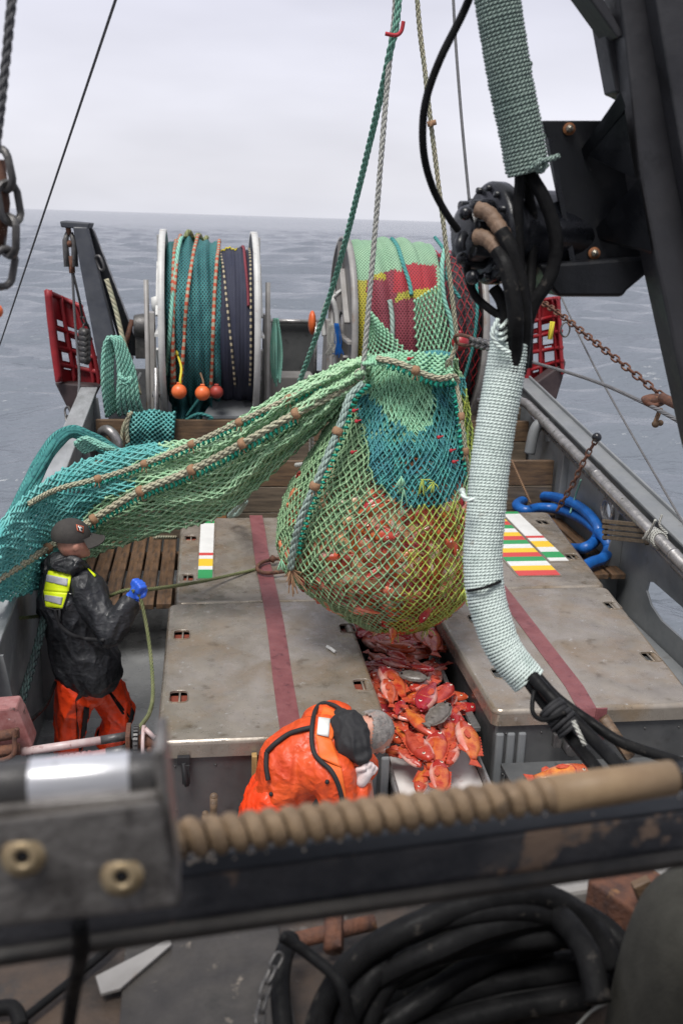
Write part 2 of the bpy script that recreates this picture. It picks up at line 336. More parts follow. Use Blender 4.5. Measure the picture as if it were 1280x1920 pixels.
M = dict(
 steel=mat('grey_painted_steel', (.15, .16, .168), (.20, .207, .21), sc_=3, rough=.35, rough2=.55, bump=.06, bsc=30, spots=(((.09, .085, .08), 6, .62, .78), ((.19, .10, .055), 11, .72, .8))),
 steel_dk=mat('dark_grey_steel', (.06, .064, .066), (.095, .097, .098), sc_=4, rough=.35, rough2=.55, bump=.08, bsc=35, spots=(((.02, .02, .02), 9, .6, .75),)),
 cap=mat('worn_rail_paint', (.31, .32, .33), (.19, .2, .2), sc_=7, rough=.3, rough2=.55, bump=.15, bsc=60, stretch=(1, .3, 1)),
 pipe=mat('worn_galvanised_pipe', (.33, .32, .32), (.21, .205, .2), sc_=9, rough=.25, rough2=.45, metal=.6, spots=(((.05, .045, .04), 14, .63, .72),)),
 lid=mat('weathered_aluminium_lid', (.34, .30, .255), (.235, .208, .178), sc_=3.2, rough=.15, rough2=.42, metal=.4, bump=.1, bsc=34, spots=(((.27, .175, .085), 1.9, .46, .84), ((.12, .09, .06), 6.5, .60, .75), ((.07, .055, .045), 55, .64, .74), ((.5, .49, .47), 17, .64, .74))),
 tubwall=mat('insulated_bin_wall', (.085, .087, .09), (.125, .125, .125), sc_=3, rough=.3, rough2=.5, metal=.35, bump=.05, spots=(((.05, .045, .045), 7, .58, .8),)),
 binred=mat('red_bin_inside', (.16, .035, .02), (.24, .06, .035), rough=.6),
 deck=mat('wet_deck_paint', (.20, .205, .21), (.28, .285, .285), sc_=2.2, rough=.08, rough2=.42, bump=.22, bsc=26, spots=(((.05, .05, .05), 6, .6, .8),), spec=.6),
 wood=mat('wet_brown_planks', (.15, .085, .045), (.055, .036, .024), sc_=6, rough=.3, rough2=.65, bump=.4, bsc=40, stretch=(5, .6, 5), spots=(((.028, .022, .018), 5, .55, .75), ((.22, .16, .10), 13, .66, .8))),
 woodx=mat('weathered_barrier_planks', (.17, .105, .058), (.075, .048, .03), sc_=6, rough=.4, rough2=.65, bump=.35, bsc=40, stretch=(.6, 5, 6), spots=(((.04, .035, .03), 3, .55, .78),)),
 woodgrey=mat('grey_weathered_plank', (.17, .13, .09), (.075, .058, .042), sc_=5, rough=.5, bump=.35, bsc=40, stretch=(.5, 5, 7), spots=(((.03, .03, .025), 3, .55, .8),)),
 drumwhite=mat('chipped_white_flange', (.58, .58, .56), (.42, .42, .41), sc_=4, rough=.45, bump=.06, spots=(((.24, .12, .055), 5, .6, .74), ((.2, .2, .2), 9, .62, .74))),
 drumgrey=mat('grey_flange', (.3, .29, .28), (.2, .19, .18), sc_=4, rough=.45, spots=(((.2, .11, .06), 5, .58, .74),)),
 black=mat('black_painted_steel', (.006, .007, .010), (.014, .015, .019), sc_=5, rough=.25, rough2=.45, bump=.2, bsc=26, spots=(((.10, .09, .09), 26, .70, .76),)), blackdeep=mat('deep_black_steel', (.0035, .004, .0055), (.008, .009, .012), sc_=6, rough=.3, rough2=.45, bump=.15, bsc=30, spots=(((.10, .09, .09), 30, .71, .77),)),
 davit=mat('dark_davit_paint', (.028, .032, .042), (.05, .054, .064), sc_=5, rough=.4, rough2=.6, bump=.1),
 rubber=mat('black_rubber_hose', (.005, .005, .0055), (.013, .013, .0135), sc_=14, spec=.12, rough=.45, rough2=.7, bump=.15, bsc=60, spots=(((.09, .08, .07), 22, .62, .76),)),
 tape=mat('brown_wrapped_fitting', (.22, .14, .09), (.12, .075, .05), sc_=14, rough=.6, bump=.5, bsc=70),
 rust=mat('rusted_iron', (.15, .06, .032), (.055, .028, .022), sc_=22, rough=.8, bump=.5, bsc=90, spots=(((.30, .15, .06), 20, .6, .75),)),
 darkiron=mat('dark_iron', (.07, .068, .07), (.13, .125, .12), sc_=18, rough=.45, metal=.5, bump=.25, bsc=60),
 bolt=mat('zinc_bolt', (.45, .42, .36), (.24, .2, .15), sc_=40, rough=.35, metal=.8),
 rustwash=mat('rusty_washer', (.3, .12, .04), (.16, .06, .03), sc_=40, rough=.8),
 red=mat('red_trawl_door_paint', (.33, .016, .022), (.20, .012, .018), sc_=4, rough=.4, rough2=.6, bump=.1, spots=(((.05, .02, .02), 9, .6, .75), ((.42, .10, .08), 15, .66, .8))),
 doorshoe=mat('dark_door_shoe', (.035, .022, .024), (.06, .04, .04), sc_=6, rough=.6),
 orange=mat('orange_float_plastic', (.75, .16, .045), (.62, .11, .03), sc_=8, rough=.4, bump=.05),
 redfloat=mat('dull_red_float', (.36, .045, .03), (.26, .04, .03), sc_=8, rough=.5),
 blue=mat('blue_plastic_hose', (.012, .12, .42), (.008, .08, .30), sc_=10, rough=.3, rough2=.45),
 strap=mat('maroon_webbing', (.165, .052, .056), (.21, .075, .078), sc_=9, rough=.6, rough2=.4, bump=.25, bsc=120, spots=(((.10, .03, .035), 14, .58, .7), ((.4, .2, .2), 40, .72, .8))),
 white=mat('white_plastic', (.72, .72, .70), (.64, .64, .62), sc_=6, rough=.35, spots=(((.35, .32, .28), 30, .7, .8),)),
 bgreen=mat('green_board_band', (.03, .28, .09), None, rough=.4), byellow=mat('yellow_board_band', (.74, .48, .03), None, rough=.4), bred=mat('red_board_band', (.55, .06, .055), None, rough=.4),
 chute=mat('white_chute_plastic', (.80, .78, .75), (.72, .68, .65), sc_=7, rough=.3, spots=(((.40, .14, .10), 6, .62, .8), ((.25, .1, .08), 45, .7, .8))),
 oj=mat('orange_oilskin_jacket', (.72, .092, .016), (.60, .058, .012), sc_=3, rough=.38, rough2=.55, bump=.55, bsc=30, wave=('crease', 4.0, .026), spots=(((.48, .035, .012), 4, .50, .74),)),  # dark red spots stand in for shade on the jacket's lower half
 op=mat('red_orange_oilskin_trousers', (.92, .072, .014), (.80, .05, .01), sc_=3, rough=.28, rough2=.42, bump=.5, bsc=30, wave=('crease', 3.2, .026)),
 bj=mat('black_wet_jacket', (.013, .014, .017), (.026, .027, .031), sc_=6, rough=.36, rough2=.6, bump=.5, bsc=40, wave=('crease', 4.2, .022)),
 bcloth=mat('black_cloth', (.012, .012, .014), (.018, .018, .02), sc_=12, rough=.75, bump=.2, bsc=120),
 cap_=mat('dark_brown_cap_cloth', (.032, .028, .026), (.045, .04, .036), sc_=20, rough=.8, bump=.25, bsc=140),
 hiviz=mat('fluorescent_yellow', (.72, .85, .01), (.66, .80, .01), rough=.5), reflective=mat('silver_reflective_tape', (.34, .34, .38), (.42, .42, .46), sc_=20, rough=.4),
 skin=mat('skin', (.56, .29, .21), (.48, .21, .15), sc_=12, rough=.5, bump=.05), hair=mat('grey_hair', (.34, .31, .29), (.15, .14, .135), sc_=34, rough=.75, bump=.9, bsc=190, spots=(((.46, .29, .24), 9, .50, .66),)),
 eyem=mat('eye_white', (.7, .7, .68), rough=.2), glove=mat('blue_nitrile_glove', (.03, .10, .56), (.04, .14, .66), sc_=14, rough=.35, bump=.2, bsc=60),
 pale=mat('pale_glove', (.66, .58, .57), (.58, .46, .45), sc_=14, rough=.5, bump=.15),
 maroonw=mat('worn_maroon_winch_paint', (.23, .075, .07), (.36, .19, .18), sc_=11, rough=.45, bump=.2, bsc=50, spots=(((.05, .025, .022), 12, .58, .68), ((.5, .44, .43), 15, .64, .72))),
 paint_rod=mat('chipped_pale_rod', (.52, .44, .43), (.42, .28, .27), sc_=12, rough=.4, spots=(((.2, .06, .06), 18, .58, .66),)),
 spiralrope=mat('grimy_tan_spiral', (.34, .235, .14), (.20, .135, .08), sc_=45, rough=.6, bump=.3, bsc=120, spots=(((.09, .065, .045), 24, .6, .74),)), spiral=mat('tan_spiral_guard', (.36, .25, .145), (.26, .17, .095), sc_=20, rough=.55, bump=.1),
 beam=mat('dark_scuffed_beam', (.03, .032, .04), (.075, .073, .078), sc_=14, rough=.4, rough2=.6, bump=.3, bsc=60, spots=(((.26, .18, .13), 10, .59, .63), ((.11, .10, .095), 16, .62, .7))),
 beamlow=mat('grey_beam_lip', (.075, .068, .06), (.035, .032, .03), sc_=12, rough=.6, bump=.3, spots=(((.03, .03, .03), 12, .58, .7),)),
 block=mat('scuffed_grey_casting', (.12, .11, .102), (.40, .375, .35), sc_=17, rough=.4, metal=.4, bump=.3, bsc=60, spots=(((.05, .042, .038), 17, .55, .68),)),
 chrome_glint=mat('polished_roller_glint', (.92, .92, .95), (.85, .85, .88), sc_=30, rough=.3, metal=.7, spots=(((.2, .19, .18), 40, .62, .70),)),
 brass=mat('grimy_brass', (.62, .49, .31), (.36, .26, .14), sc_=60, rough=.4, metal=.5, spots=(((.1, .07, .04), 60, .58, .7),)),
 platform=mat('scuffed_platform_wood', (.075, .05, .034), (.024, .019, .016), sc_=7, rough=.55, bump=.35, bsc=40, spots=(((.2, .19, .18), 6, .6, .72), ((.03, .028, .026), 9, .56, .7))),
 post=mat('scuffed_charcoal_post', (.026, .026, .03), (.04, .04, .045), sc_=4, rough=.4, rough2=.6, bump=.15, bsc=30, spots=(((.10, .09, .09), 24, .68, .74), ((.012, .012, .014), 6, .56, .7))), plate2=mat('scuffed_brown_plate', (.03, .027, .025), (.058, .052, .047), sc_=9, rough=.4, rough2=.65, bump=.2, bsc=50, spots=(((.03, .028, .026), 7, .55, .68), ((.2, .17, .14), 26, .64, .74))), canvas=mat('dark_olive_canvas', (.024, .023, .017), (.038, .036, .028), sc_=30, rough=.85, bump=.35, bsc=220),
 r_green=ropemat('green_rope', (.13, .33, .25), (.20, .42, .32)), r_pale=ropemat('pale_grey_rope', (.42, .42, .38), (.50, .50, .46), .45),
 r_cream=ropemat('cream_green_rope', (.36, .38, .27), (.45, .40, .28), .4), r_white=ropemat('white_mint_rope', (.68, .79, .74), (.74, .84, .80), .62, 3, 2.7, bump=.5, spots=(((.36, .46, .43), 9, .56, .74), ((.30, .27, .22), 16, .66, .76))),
 r_sage=ropemat('sage_rope', (.26, .36, .32), (.35, .45, .40), .35), r_olive=ropemat('olive_rope', (.16, .19, .075), (.24, .25, .12), .4), r_brown=ropemat('brown_rope', (.22, .13, .07), (.15, .085, .05), .4),
 r_teal=ropemat('teal_rope', (.035, .21, .20), (.07, .29, .27), .35), r_mint=ropemat('mint_rope', (.20, .50, .40), (.28, .55, .44), .35), wire=ropemat('grey_wire', (.13, .13, .14), (.19, .19, .195), .4, 6, 1.6), r_dark=ropemat('dark_rope', (.02, .03, .032), (.05, .10, .09), .4),
 t_green=mat('green_twine', (.25, .47, .27), (.44, .62, .40), sc_=22, rough=.75), t_mint=mat('mint_twine', (.30, .55, .36), (.22, .47, .30), sc_=14, rough=.75), t_blue=mat('blue_teal_twine', (.045, .20, .235), (.07, .32, .28), sc_=10, rough=.7),
 t_lime=mat('lime_twine', (.42, .47, .07), (.24, .36, .10), sc_=16, rough=.7), t_teal=mat('teal_twine', (.08, .36, .35), (.17, .46, .43), sc_=5, rough=.7), t_emer=mat('emerald_twine', (.01, .26, .18), (.02, .36, .25), sc_=10, rough=.7),
 t_red=mat('red_twine', (.42, .02, .03), (.32, .02, .03), sc_=10, rough=.7), t_yel=mat('yellow_twine', (.6, .5, .03), rough=.7), t_bag=mat('wet_sage_twine', (.16, .30, .15), (.30, .45, .25), sc_=26, rough=.6), t_olive=mat('olive_net_twine', (.13, .25, .13), (.22, .34, .20), sc_=6, rough=.8),
 t_tan=mat('tan_whipping', (.34, .20, .11), (.25, .14, .08), sc_=40, rough=.85, bump=.4, bsc=200),
 n_bundle=mat('bunched_teal_netting', (.02, .14, .14), (.05, .25, .23), sc_=9, rough=.75, bump=.9, bsc=120, spots=(((.01, .09, .10), 22, .52, .66),)), fl_or=mat('red_lashed_float_line', (.33, .33, .25), (.28, .26, .18), sc_=8, rough=.7, wave=('band', .26, (.42, .07, .03))), fl_cr=mat('cream_lashed_float_line', (.02, .02, .03), (.04, .04, .05), sc_=8, rough=.7, wave=('band', .2, (.42, .36, .24))), n_teal=netmat('teal_wound_net', (.02, .15, .165), (.05, .24, .24)), n_navy=netmat('navy_wound_net', (.035, .042, .085), (.055, .06, .10), (.008, .008, .014)),
 n_lgreen=netmat('pale_green_wound_net', (.30, .48, .31), (.24, .42, .27), (.06, .11, .07), .26), n_red=netmat('red_wound_net', (.42, .025, .035), (.30, .03, .045), (.10, .012, .015), .26),
 n_mar=netmat('maroon_wound_net', (.27, .045, .065), (.20, .03, .05), (.06, .012, .015), .26), n_yel=netmat('yellow_wound_net', (.5, .42, .03), (.35, .34, .05), (.08, .08, .01), .26), n_dark=netmat('dark_wound_net', (.02, .018, .022), (.05, .03, .035)),
 fish=mat('rockfish_skin', (.66, .10, .03), (.70, .24, .055), sc_=7, rough=.18, rough2=.34, coat=.3, bump=.12, bsc=90, spots=(((.45, .02, .022), 9, .56, .66), ((.62, .28, .22), 7, .63, .72)), rand=1),
 fishred=mat('crimson_rockfish_skin', (.48, .032, .03), (.60, .12, .07), sc_=8, rough=.18, rough2=.34, coat=.3, bump=.12, bsc=90, spots=(((.62, .30, .27), 8, .58, .68), ((.30, .012, .015), 9, .58, .68)), rand=1),
 fin=mat('red_fin', (.40, .03, .02), (.52, .10, .04), sc_=25, rough=.35, bump=.4, bsc=60), belly=mat('pale_pink_belly', (.66, .42, .36), (.6, .2, .16), sc_=8, rough=.25, coat=.2),
 greyfish=mat('speckled_grey_flatfish', (.10, .088, .076), (.17, .15, .135), sc_=30, rough=.3, bump=.2, bsc=90, spots=(((.06, .05, .045), 24, .58, .68),)), pupil=mat('pupil', (.01, .01, .012), rough=.1), fisheye=mat('fish_eye_ring', (.72, .62, .5), rough=.15),
 fishmass=mat('packed_fish_mass', (.80, .24, .12), (.92, .56, .30), sc_=19, rough=.22, rough2=.4, coat=.3, bump=.3, bsc=50, lo=.45, hi=.53, spots=(((.88, .68, .56), 17, .52, .58), ((.16, .02, .018), 13, .57, .63), ((.45, .36, .32), 9, .62, .68))),
 sea=None)
M['fish3'] = None
# ================================================================== SETTING: sea, deck, hull
def sea_mat():
    m = bpy.data.materials.new('sea_water'); m.use_nodes = True; nt = m.node_tree; N, L = nt.nodes, nt.links; B = N['Principled BSDF']
    B.inputs['Base Color'].default_value = (.145, .163, .19, 1); B.inputs['Roughness'].default_value = .16; B.inputs['IOR'].default_value = 1.33
    tc = N.new('ShaderNodeTexCoord'); h = None
    for sc_, wt, st in ((.8, .8, (.45, 1.7, 1)), (2.2, .6, (.5, 1.5, 1)), (7, .2, (.6, 1.3, 1))):
        mp = N.new('ShaderNodeMapping'); mp.inputs['Scale'].default_value = st; mp.inputs['Rotation'].default_value = (0, 0, R(-12)); L.new(tc.outputs['Object'], mp.inputs[0])
        t = N.new('ShaderNodeTexNoise'); t.inputs['Scale'].default_value = sc_; t.inputs['Detail'].default_value = 3; L.new(mp.outputs[0], t.inputs['Vector'])
        a = N.new('ShaderNodeMath'); a.operation = 'MULTIPLY_ADD'; a.inputs[1].default_value = wt; L.new(t.outputs['Fac'], a.inputs[0])
        if h is not None: L.new(h, a.inputs[2])
        else: a.inputs[2].default_value = 0
        h = a.outputs[0]
    b = N.new('ShaderNodeBump'); b.inputs['Strength'].default_value = .55; b.inputs['Distance'].default_value = .5; L.new(h, b.inputs['Height']); L.new(b.outputs[0], B.inputs['Normal'])
    return m
SEA_Z = -1.15
def build_sea():
    nr, na = 700, 300; rr = 2.5*(9000/2.5)**(np.arange(nr+1)/nr)
    aa = np.concatenate([np.linspace(-175, -48, 24)[:-1], np.linspace(-48, 62, na), np.linspace(62, 185, 24)[1:]])*PI/180
    Rr, Aa = np.meshgrid(rr, aa, indexing='ij'); X = Rr*np.sin(Aa); Y = Rr*np.cos(Aa); Z = np.zeros_like(X)
    for _ in range(26):
        wl = 1.2*(11/1.2)**rng.random(); th = R(196)+rng.normal()*.38; k = 2*PI/wl
        ph = k*(X*math.sin(th)+Y*math.cos(th))+rng.random()*6.28; fade = np.clip(wl/(Rr*.0117+.05)-1.6, 0, 1)
        s = np.sin(ph+.9*np.sin(X*.13+Y*.07+_)); Z += fade*wl*.0125*(s+.12*s*s)
    nA = len(aa); vs = np.stack([X, Y, Z+SEA_Z], -1).reshape(-1, 3); i, j = np.meshgrid(np.arange(nr), np.arange(nA-1), indexing='ij'); q = (i*nA+j).ravel()
    mb = MB(); mb.v = vs.tolist(); mb.uv = [(0, 0)]*len(vs); mb.f = np.stack([q, q+1, q+nA+1, q+nA], 1).tolist(); mb.m = [0]*len(q); mb.sm = [True]*len(q)
    ob('sea', mb, sea_mat(), kind='structure', recentre=False)
build_sea()
XL, XR = -1.25, 3.74
zL = lambda y: 1.27+.092*(y-6); zR = lambda y: 1.34+.125*(y-7)
mb = MB(); mb.grid(lambda u, v: Vector((lerp(XL, XR, u), lerp(-2, 14, v), .0)), 20, 50); ob('deck', mb, M['deck'], kind='structure', recentre=False)
# hull skin under the deck edge
mb = MB()
for x, s in ((XL, -1), (XR, 1)): mb.box((x+s*.19, 5.6, -.45), (.06, 17, 1.6))
mb.box(((XL+XR)/2, 14.03, -.3), (XR-XL+.4, .06, 1.9)); ob('hull', mb, M['steel_dk'], kind='structure')
# raised slatted deck aft of the bins: each plank is a part
sd = thing('slatted_deck', (1.2, 9, .0), 'wet brown slatted plank deck raised behind the metal bins', 'plank deck')
for x0, x1, y0, pz in ((-1.2, -.3, 8.06, .525), (3.26, 3.72, 7.98, .755)):
    n = round((x1-x0)/.148); w = (x1-x0)/n
    for k in range(n):
        mb = MB(); mb.box((x0+(k+.5)*w, (y0+10)/2, pz+random.uniform(-.003, .003)), (w-.022, 10-y0+random.uniform(-.04, 0), .05)); ob('plank', mb, M['wood'], sd, bevel=.006)
mb = MB(); mb.box((1.3, 8.62, .40), (4.9, .06, .18)); mb.box((1.3, 9.6, .40), (4.9, .06, .18)); ob('bearer', mb, M['wood'], sd)
mb = MB(); mb.box((1.25, 12.4, .42), (4.9, 3.0, .84)); ob('stern_deck', mb, M['steel_dk'], kind='structure')

# left bulwark
bl = thing('bulwark', (XL, 6, 0), 'grey painted steel bulwark with a worn cap rail on the man\'s side', 'bulwark')
def slab(mb, x0, x1, y0, y1, za, zb, m=0):
    mb.hexa([(x0, y0, za(y0)), (x1, y0, za(y0)), (x1, y1, za(y1)), (x0, y1, za(y1))], [(x0, y0, zb(y0)), (x1, y0, zb(y0)), (x1, y1, zb(y1)), (x0, y1, zb(y1))], m)
mb = MB(); slab(mb, XL-.02, XL, -1, 11.6, lambda y: -.05, zL); ob('wall_panel', mb, M['steel'], bl)
mb = MB(); slab(mb, XL-.17, XL+.02, -1, 11.6, lambda y: zL(y)+.003, lambda y: zL(y)+.035); ob('cap_rail', mb, M['cap'], bl, bevel=.008)
for y in (4.2, 5.6, 7.1, 8.6, 10.1, 11.3):
    mb = MB(); mb.hexa([(XL+.003, y, 0), (XL+.22, y, 0), (XL+.22, y+.02, 0), (XL+.003, y+.02, 0)], [(XL+.003, y, zL(y)-.01), (XL+.05, y, zL(y)-.01), (XL+.05, y+.02, zL(y)-.01), (XL+.003, y+.02, zL(y)-.01)]); ob('stiffener', mb, M['steel'], bl)
mb = MB(); mb.tube([(XL+.012, 4, .62), (XL+.012, 10.9, .72)], .009); ob('weld_seam', mb, M['steel'], bl)
mb = MB(); mb.tube(spline([(XL+.12, 10.85, .9), (XL+.12, 10.85, 1.35), (XL+.14, 10.8, 1.47), (XL+.22, 10.7, 1.5), (XL+.3, 10.65, 1.4), (XL+.3, 10.65, 1.2)]), .055, 12); ob('vent_pipe', mb, M['pipe'], bl)
# right bulwark: plate with the oval fairlead and the freeing port really cut out
br = thing('bulwark', (XR, 8, 0), 'grey painted steel bulwark carrying double pipe rails along the open sea side', 'bulwark')
fc = P(1140, 957, x=XR); prt0, prt1 = 5.6, 8.15
oval = [(fc.y+.13*math.cos(a), fc.z+.10*math.sin(a)) for a in np.linspace(0, 2*PI, 21)[:-1]]
port = [(prt0, .62), (7.28, .62), (7.5, .67), (7.62, .76), (7.6, .85), (7.5, .88), (prt0, .84)]
outer = [(-1, -.05), (11.6, -.05), (11.6, zR(11.6)), (-1, zR(-1))]
mb = MB(); mb.poly([outer, oval[::-1], port[::-1]], lambda a, b, t: Vector((XR+t, a, b)), .02); ob('wall_panel', mb, M['steel'], br)
mb = MB(); mb.tube([Vector((XR-.012, a, b)) for a, b in oval], .022, 8, closed=True); mb.tube([Vector((XR+.02, a, b)) for a, b in oval], .02, 8, closed=True); ob('fairlead_ring', mb, M['pipe'], br)
mb = MB(); slab(mb, XR-.03, XR+.15, -1, 11.7, lambda y: zR(y)+.003, lambda y: zR(y)+.03); slab(mb, XR+.15, XR+.175, -1, 11.7, lambda y: zR(y)-.12, lambda y: zR(y)+.06); ob('cap_rail', mb, M['steel'], br, bevel=.006)
mb = MB(); pr = [(XR-.1, 10.9, zR(10.9)-.05), (XR-.1, 3, zR(3)-.05)]; mb.tube(spline([(XR-.65, 11.12, zR(11)-.04), (XR-.25, 11.1, zR(11)-.04), (XR-.12, 10.95, zR(11)-.05)], 6)+[Vector(q) for q in pr], .052, 14)
for y in (4.2, 5.35, 7.0, 8.7): mb.tube([(XR-.1, y, zR(y)-.05), (XR-.1, y+.03, zR(y+.03)-.05)], .056, 14)
ob('pipe_rail', mb, M['pipe'], br)
mb = MB(); mb.tube([(XR-.055, 10.8, zR(10.8)-.17), (XR-.055, 3, zR(3)-.17)], .028, 10)
for k in range(24): y = 4+k*.28; mb.tube([(XR-.055, y, zR(y)-.17), (XR-.055, y+.015, zR(y)-.168)], .0295, 10)
ob('lower_pipe', mb, M['pipe'], br)
for y, w in ((8.2, .3), (9.7, .12), (6.6, .12), (5.2, .14)):
    mb = MB(); mb.hexa([(XR-.003, y, 0), (XR-w, y, 0), (XR-w, y+.025, 0), (XR-.003, y+.025, 0)], [(XR-.003, y, zR(y)-.22), (XR-.06, y, zR(y)-.22), (XR-.06, y+.025, zR(y)-.22), (XR-.003, y+.025, zR(y)-.22)]); ob('stiffener', mb, M['steel'], br)
mb = MB(); mb.tube(spline([P(992, 850, y=10.4), P(1000, 812, y=10.4), P(1008, 797, y=10.4), P(1020, 792, y=10.4), P(1028, 802, y=10.4), P(1029, 826, y=10.4)]), .062, 14); ob('vent_pipe', mb, M['steel'], br)
mb = MB(); slab(mb, 3.23, XR-.005, 4.6, 7.95, lambda y: .004, lambda y: .42); ob('waterway_sill', mb, M['steel'], br, bevel=.02)

# wooden barriers across the stern
def boards(label, y, z0, z1, n, x0=XL+.05, x1=XR-.04, m='woodx', name='plank_barrier'):
    t = thing(name, ((x0+x1)/2, y, z0), label, 'plank barrier', 'plank barriers across the stern')
    h = (z1-z0)/n
    for k in range(n):
        mb = MB(); mb.box(((x0+x1)/2, y+random.uniform(-.004, .004), z0+(k+.5)*h), (x1-x0, .06, h-.008)); ob('plank', mb, M[m] if k == n-1 else M['woodgrey'], t, bevel=.006)
boards('wet brown plank barrier nearest the bins, behind the slatted deck', 10.05, .5, 1.33, 3)
boards('far brown plank barrier in front of the net drums, teal net hung over it', 11.0, .84, 1.57, 3)
t = thing('timber_stack', (3.35, 11.25, .8), 'dark stacked timbers in the stern corner behind the white wrapped hose', 'timber')
for k in range(4): mb = MB(); mb.box((3.3, 11.3+.03*(k % 2), .95+k*.21), (.75, .22, .2)); ob('timber', mb, M['woodgrey'], t, bevel=.01)

# ================================================================== INSULATED BINS
def fish_bin(label, x0, x1, y0, y1, zt, slots, zb=0.0, taper=0.0):
    tx = lambda x, y: x+taper*(y-(y0+y1)/2)*max(0, min(1, (x-(x0+x1)/2)/((x1-x0)/2-.06)))
    t = thing('fish_bin', ((x0+x1)/2, (y0+y1)/2, zb), label, 'fish bin', 'metal fish bins')
    i = .025; mb = MB()
    q4 = [(x0+i, y0+i), (tx(x1, y0)-i, y0+i), (tx(x1, y1)-i, y1-i), (x0+i, y1-i)]; mb.hexa([(a, b, zb) for a, b in q4], [(a, b, zt-.05) for a, b in q4])
    ob('tub', mb, M['tubwall'], t, bevel=.02)
    # lid: domed plate with real hand slots
    def rr(cx, cy, w, h, r, n=5):
        return [(tx(cx+sx*(w/2-r)+r*math.cos(a), cy+sy*(h/2-r)+r*math.sin(a)) if w > .5 else cx+sx*(w/2-r)+r*math.cos(a), cy+sy*(h/2-r)+r*math.sin(a)) for sx, sy, a0 in ((1, 1, 0), (-1, 1, 90), (-1, -1, 180), (1, -1, 270)) for a in [R(a0+90*k/n) for k in range(n+1)]]
    L0 = rr((x0+x1)/2, (y0+y1)/2, x1-x0, y1-y0, .055, 5); hs = [rr(cx, cy, .105, .15, .028, 3) for cx, cy in slots]
    cxy = ((x0+x1)/2, (y0+y1)/2); Li = rr(cxy[0], cxy[1], x1-x0-.056, y1-y0-.056, .04, 5)
    mb = MB(); mb.poly([Li]+[h[::-1] for h in hs], lambda a, b, q: Vector((a, b, zt-q)), .012)
    ob('lid', mb, M['lid'], t, bevel=.004)
    rim = [Vector((a, b, zt-.030)) for a, b in rr(cxy[0], cxy[1], x1-x0-.06, y1-y0-.06, .04, 5)]; mb = MB(); mb.tube(rim, .0305, 14, closed=True)
    n = len(L0); lo = [(a, b, zt-.105) for a, b in L0]; hi = [(a, b, zt-.030) for a, b in L0]
    k0 = len(mb.v); mb.v += lo+hi; mb.uv += [(0, 0)]*(2*n); mb.f += [(k0+k, k0+(k+1) % n, k0+n+(k+1) % n, k0+n+k) for k in range(n)]; mb.m += [0]*n; mb.sm += [True]*n
    ob('lid_rim', mb, M['lid'], t)
    for cx, cy in slots:
        mb = MB(); mb.box((cx, cy, zt-.042), (.1, .145, .02)); s = ob('hand_slot', mb, M['binred' if x0 < 1 else 'steel_dk'], t)
        mb = MB(); mb.tube([(cx+.006, cy-.072, zt-.014), (cx+.006, cy+.072, zt-.014)], .007, 6); ob('divider_bar', mb, M['lid'], s)
        mb = MB(); mb.tube([Vector((a, b, zt+.001)) for a, b in rr(cx, cy, .112, .157, .03, 3)], .004, 6, closed=True); ob('slot_rim', mb, M['lid'], s)
    return t
ZT = .95
s1 = [P2(q, z=ZT) for q in ((341, 1190), (651, 1178), (335, 1306), (679, 1284))]
bA = fish_bin('large grey metal bin with stained lid in front of the bending man', -.29, 1.035, 5.0, 7.07, ZT, [(q.x, q.y) for q in s1])
s2 = [P2(q, z=ZT-.012) for q in ((357, 1009), (350, 1083))]
bB = fish_bin('grey metal bin left of the hanging net, narrow striped board set in its lid', -.25, 1.06, 7.1, 9.32, ZT-.012, [(q.x, q.y) for q in s2])
s3 = [P2(q, z=ZT) for q in ((892, 1160), (1147, 1135), (938, 1262), (1219, 1231))]
bC = fish_bin('brownish metal bin on the right with the white wrapped hose hanging over it', 1.69, 3.11, 5.22, 7.25, ZT, [(q.x, q.y) for q in s3], taper=.105)
s4 = [P2(q, z=ZT-.012) for q in ((1016, 979), (1072, 1044))]
bD = fish_bin('grey metal bin beside the blue hose, two striped boards on its lid', 1.72, 3.34, 7.29, 9.42, ZT-.012, [(q.x, q.y) for q in s4], taper=.11)
# corrugated front panels, latches, wood chocks
for t, x0, x1, y in ((bA, -.29, 1.035, 5.0), (bC, 1.69, 3.0, 5.22)):
    mb = MB(); cx = x1-.10 if x0 < 1 else x0+.13
    for k, xx in enumerate((-.07, .0, .07)): mb.box((cx+xx, y+.018, .42), (.05, .03, .74))
    obs('corner_rib', mb, M['steel'], t, bevel=.012)
    mb = MB()
    for xx in np.linspace(x0+.1, x1-.1, 6):
        for zz in (.2, .5, .78): mb.ball((xx, y+.025, zz), .008, n=8)
    obs('rivet', mb, M['darkiron'], t)
lp = P(345, 1440, y=4.98); mb = MB(); mb.box(lp+Vector((0, 0, .05)), (.07, .03, .05)); mb.tube([lp+Vector((.0, -.01, .04)), lp+Vector((.01, -.03, -.05)), lp+Vector((.015, -.015, -.1))], .016); mb.box(lp+Vector((.012, -.02, -.03)), (.045, .012, .12)); ob('latch', mb, M['bcloth'], bA, bevel=.004)
c = P(477, 1440, y=4.96); mb = MB(); mb.box((c.x, 4.965, .66), (.03, .05, .42)); ob('timber_chock', mb, mat('yellow_wood_chock', (.42, .27, .10), (.28, .17, .07), sc_=12, rough=.6, stretch=(4, 4, .5)), None, 'yellowish timber chock upright against the stained bin front', 'timber', bevel=.004)
mb = MB(); a = P(1130, 1345, y=5.1); b = P(1180, 1420, y=5.0); mb.tube([a, b], .035, 6); ob('driftwood_chock', mb, M['woodx'], None, 'rough wooden stick leaning on the right bin behind the black hoses', 'timber')
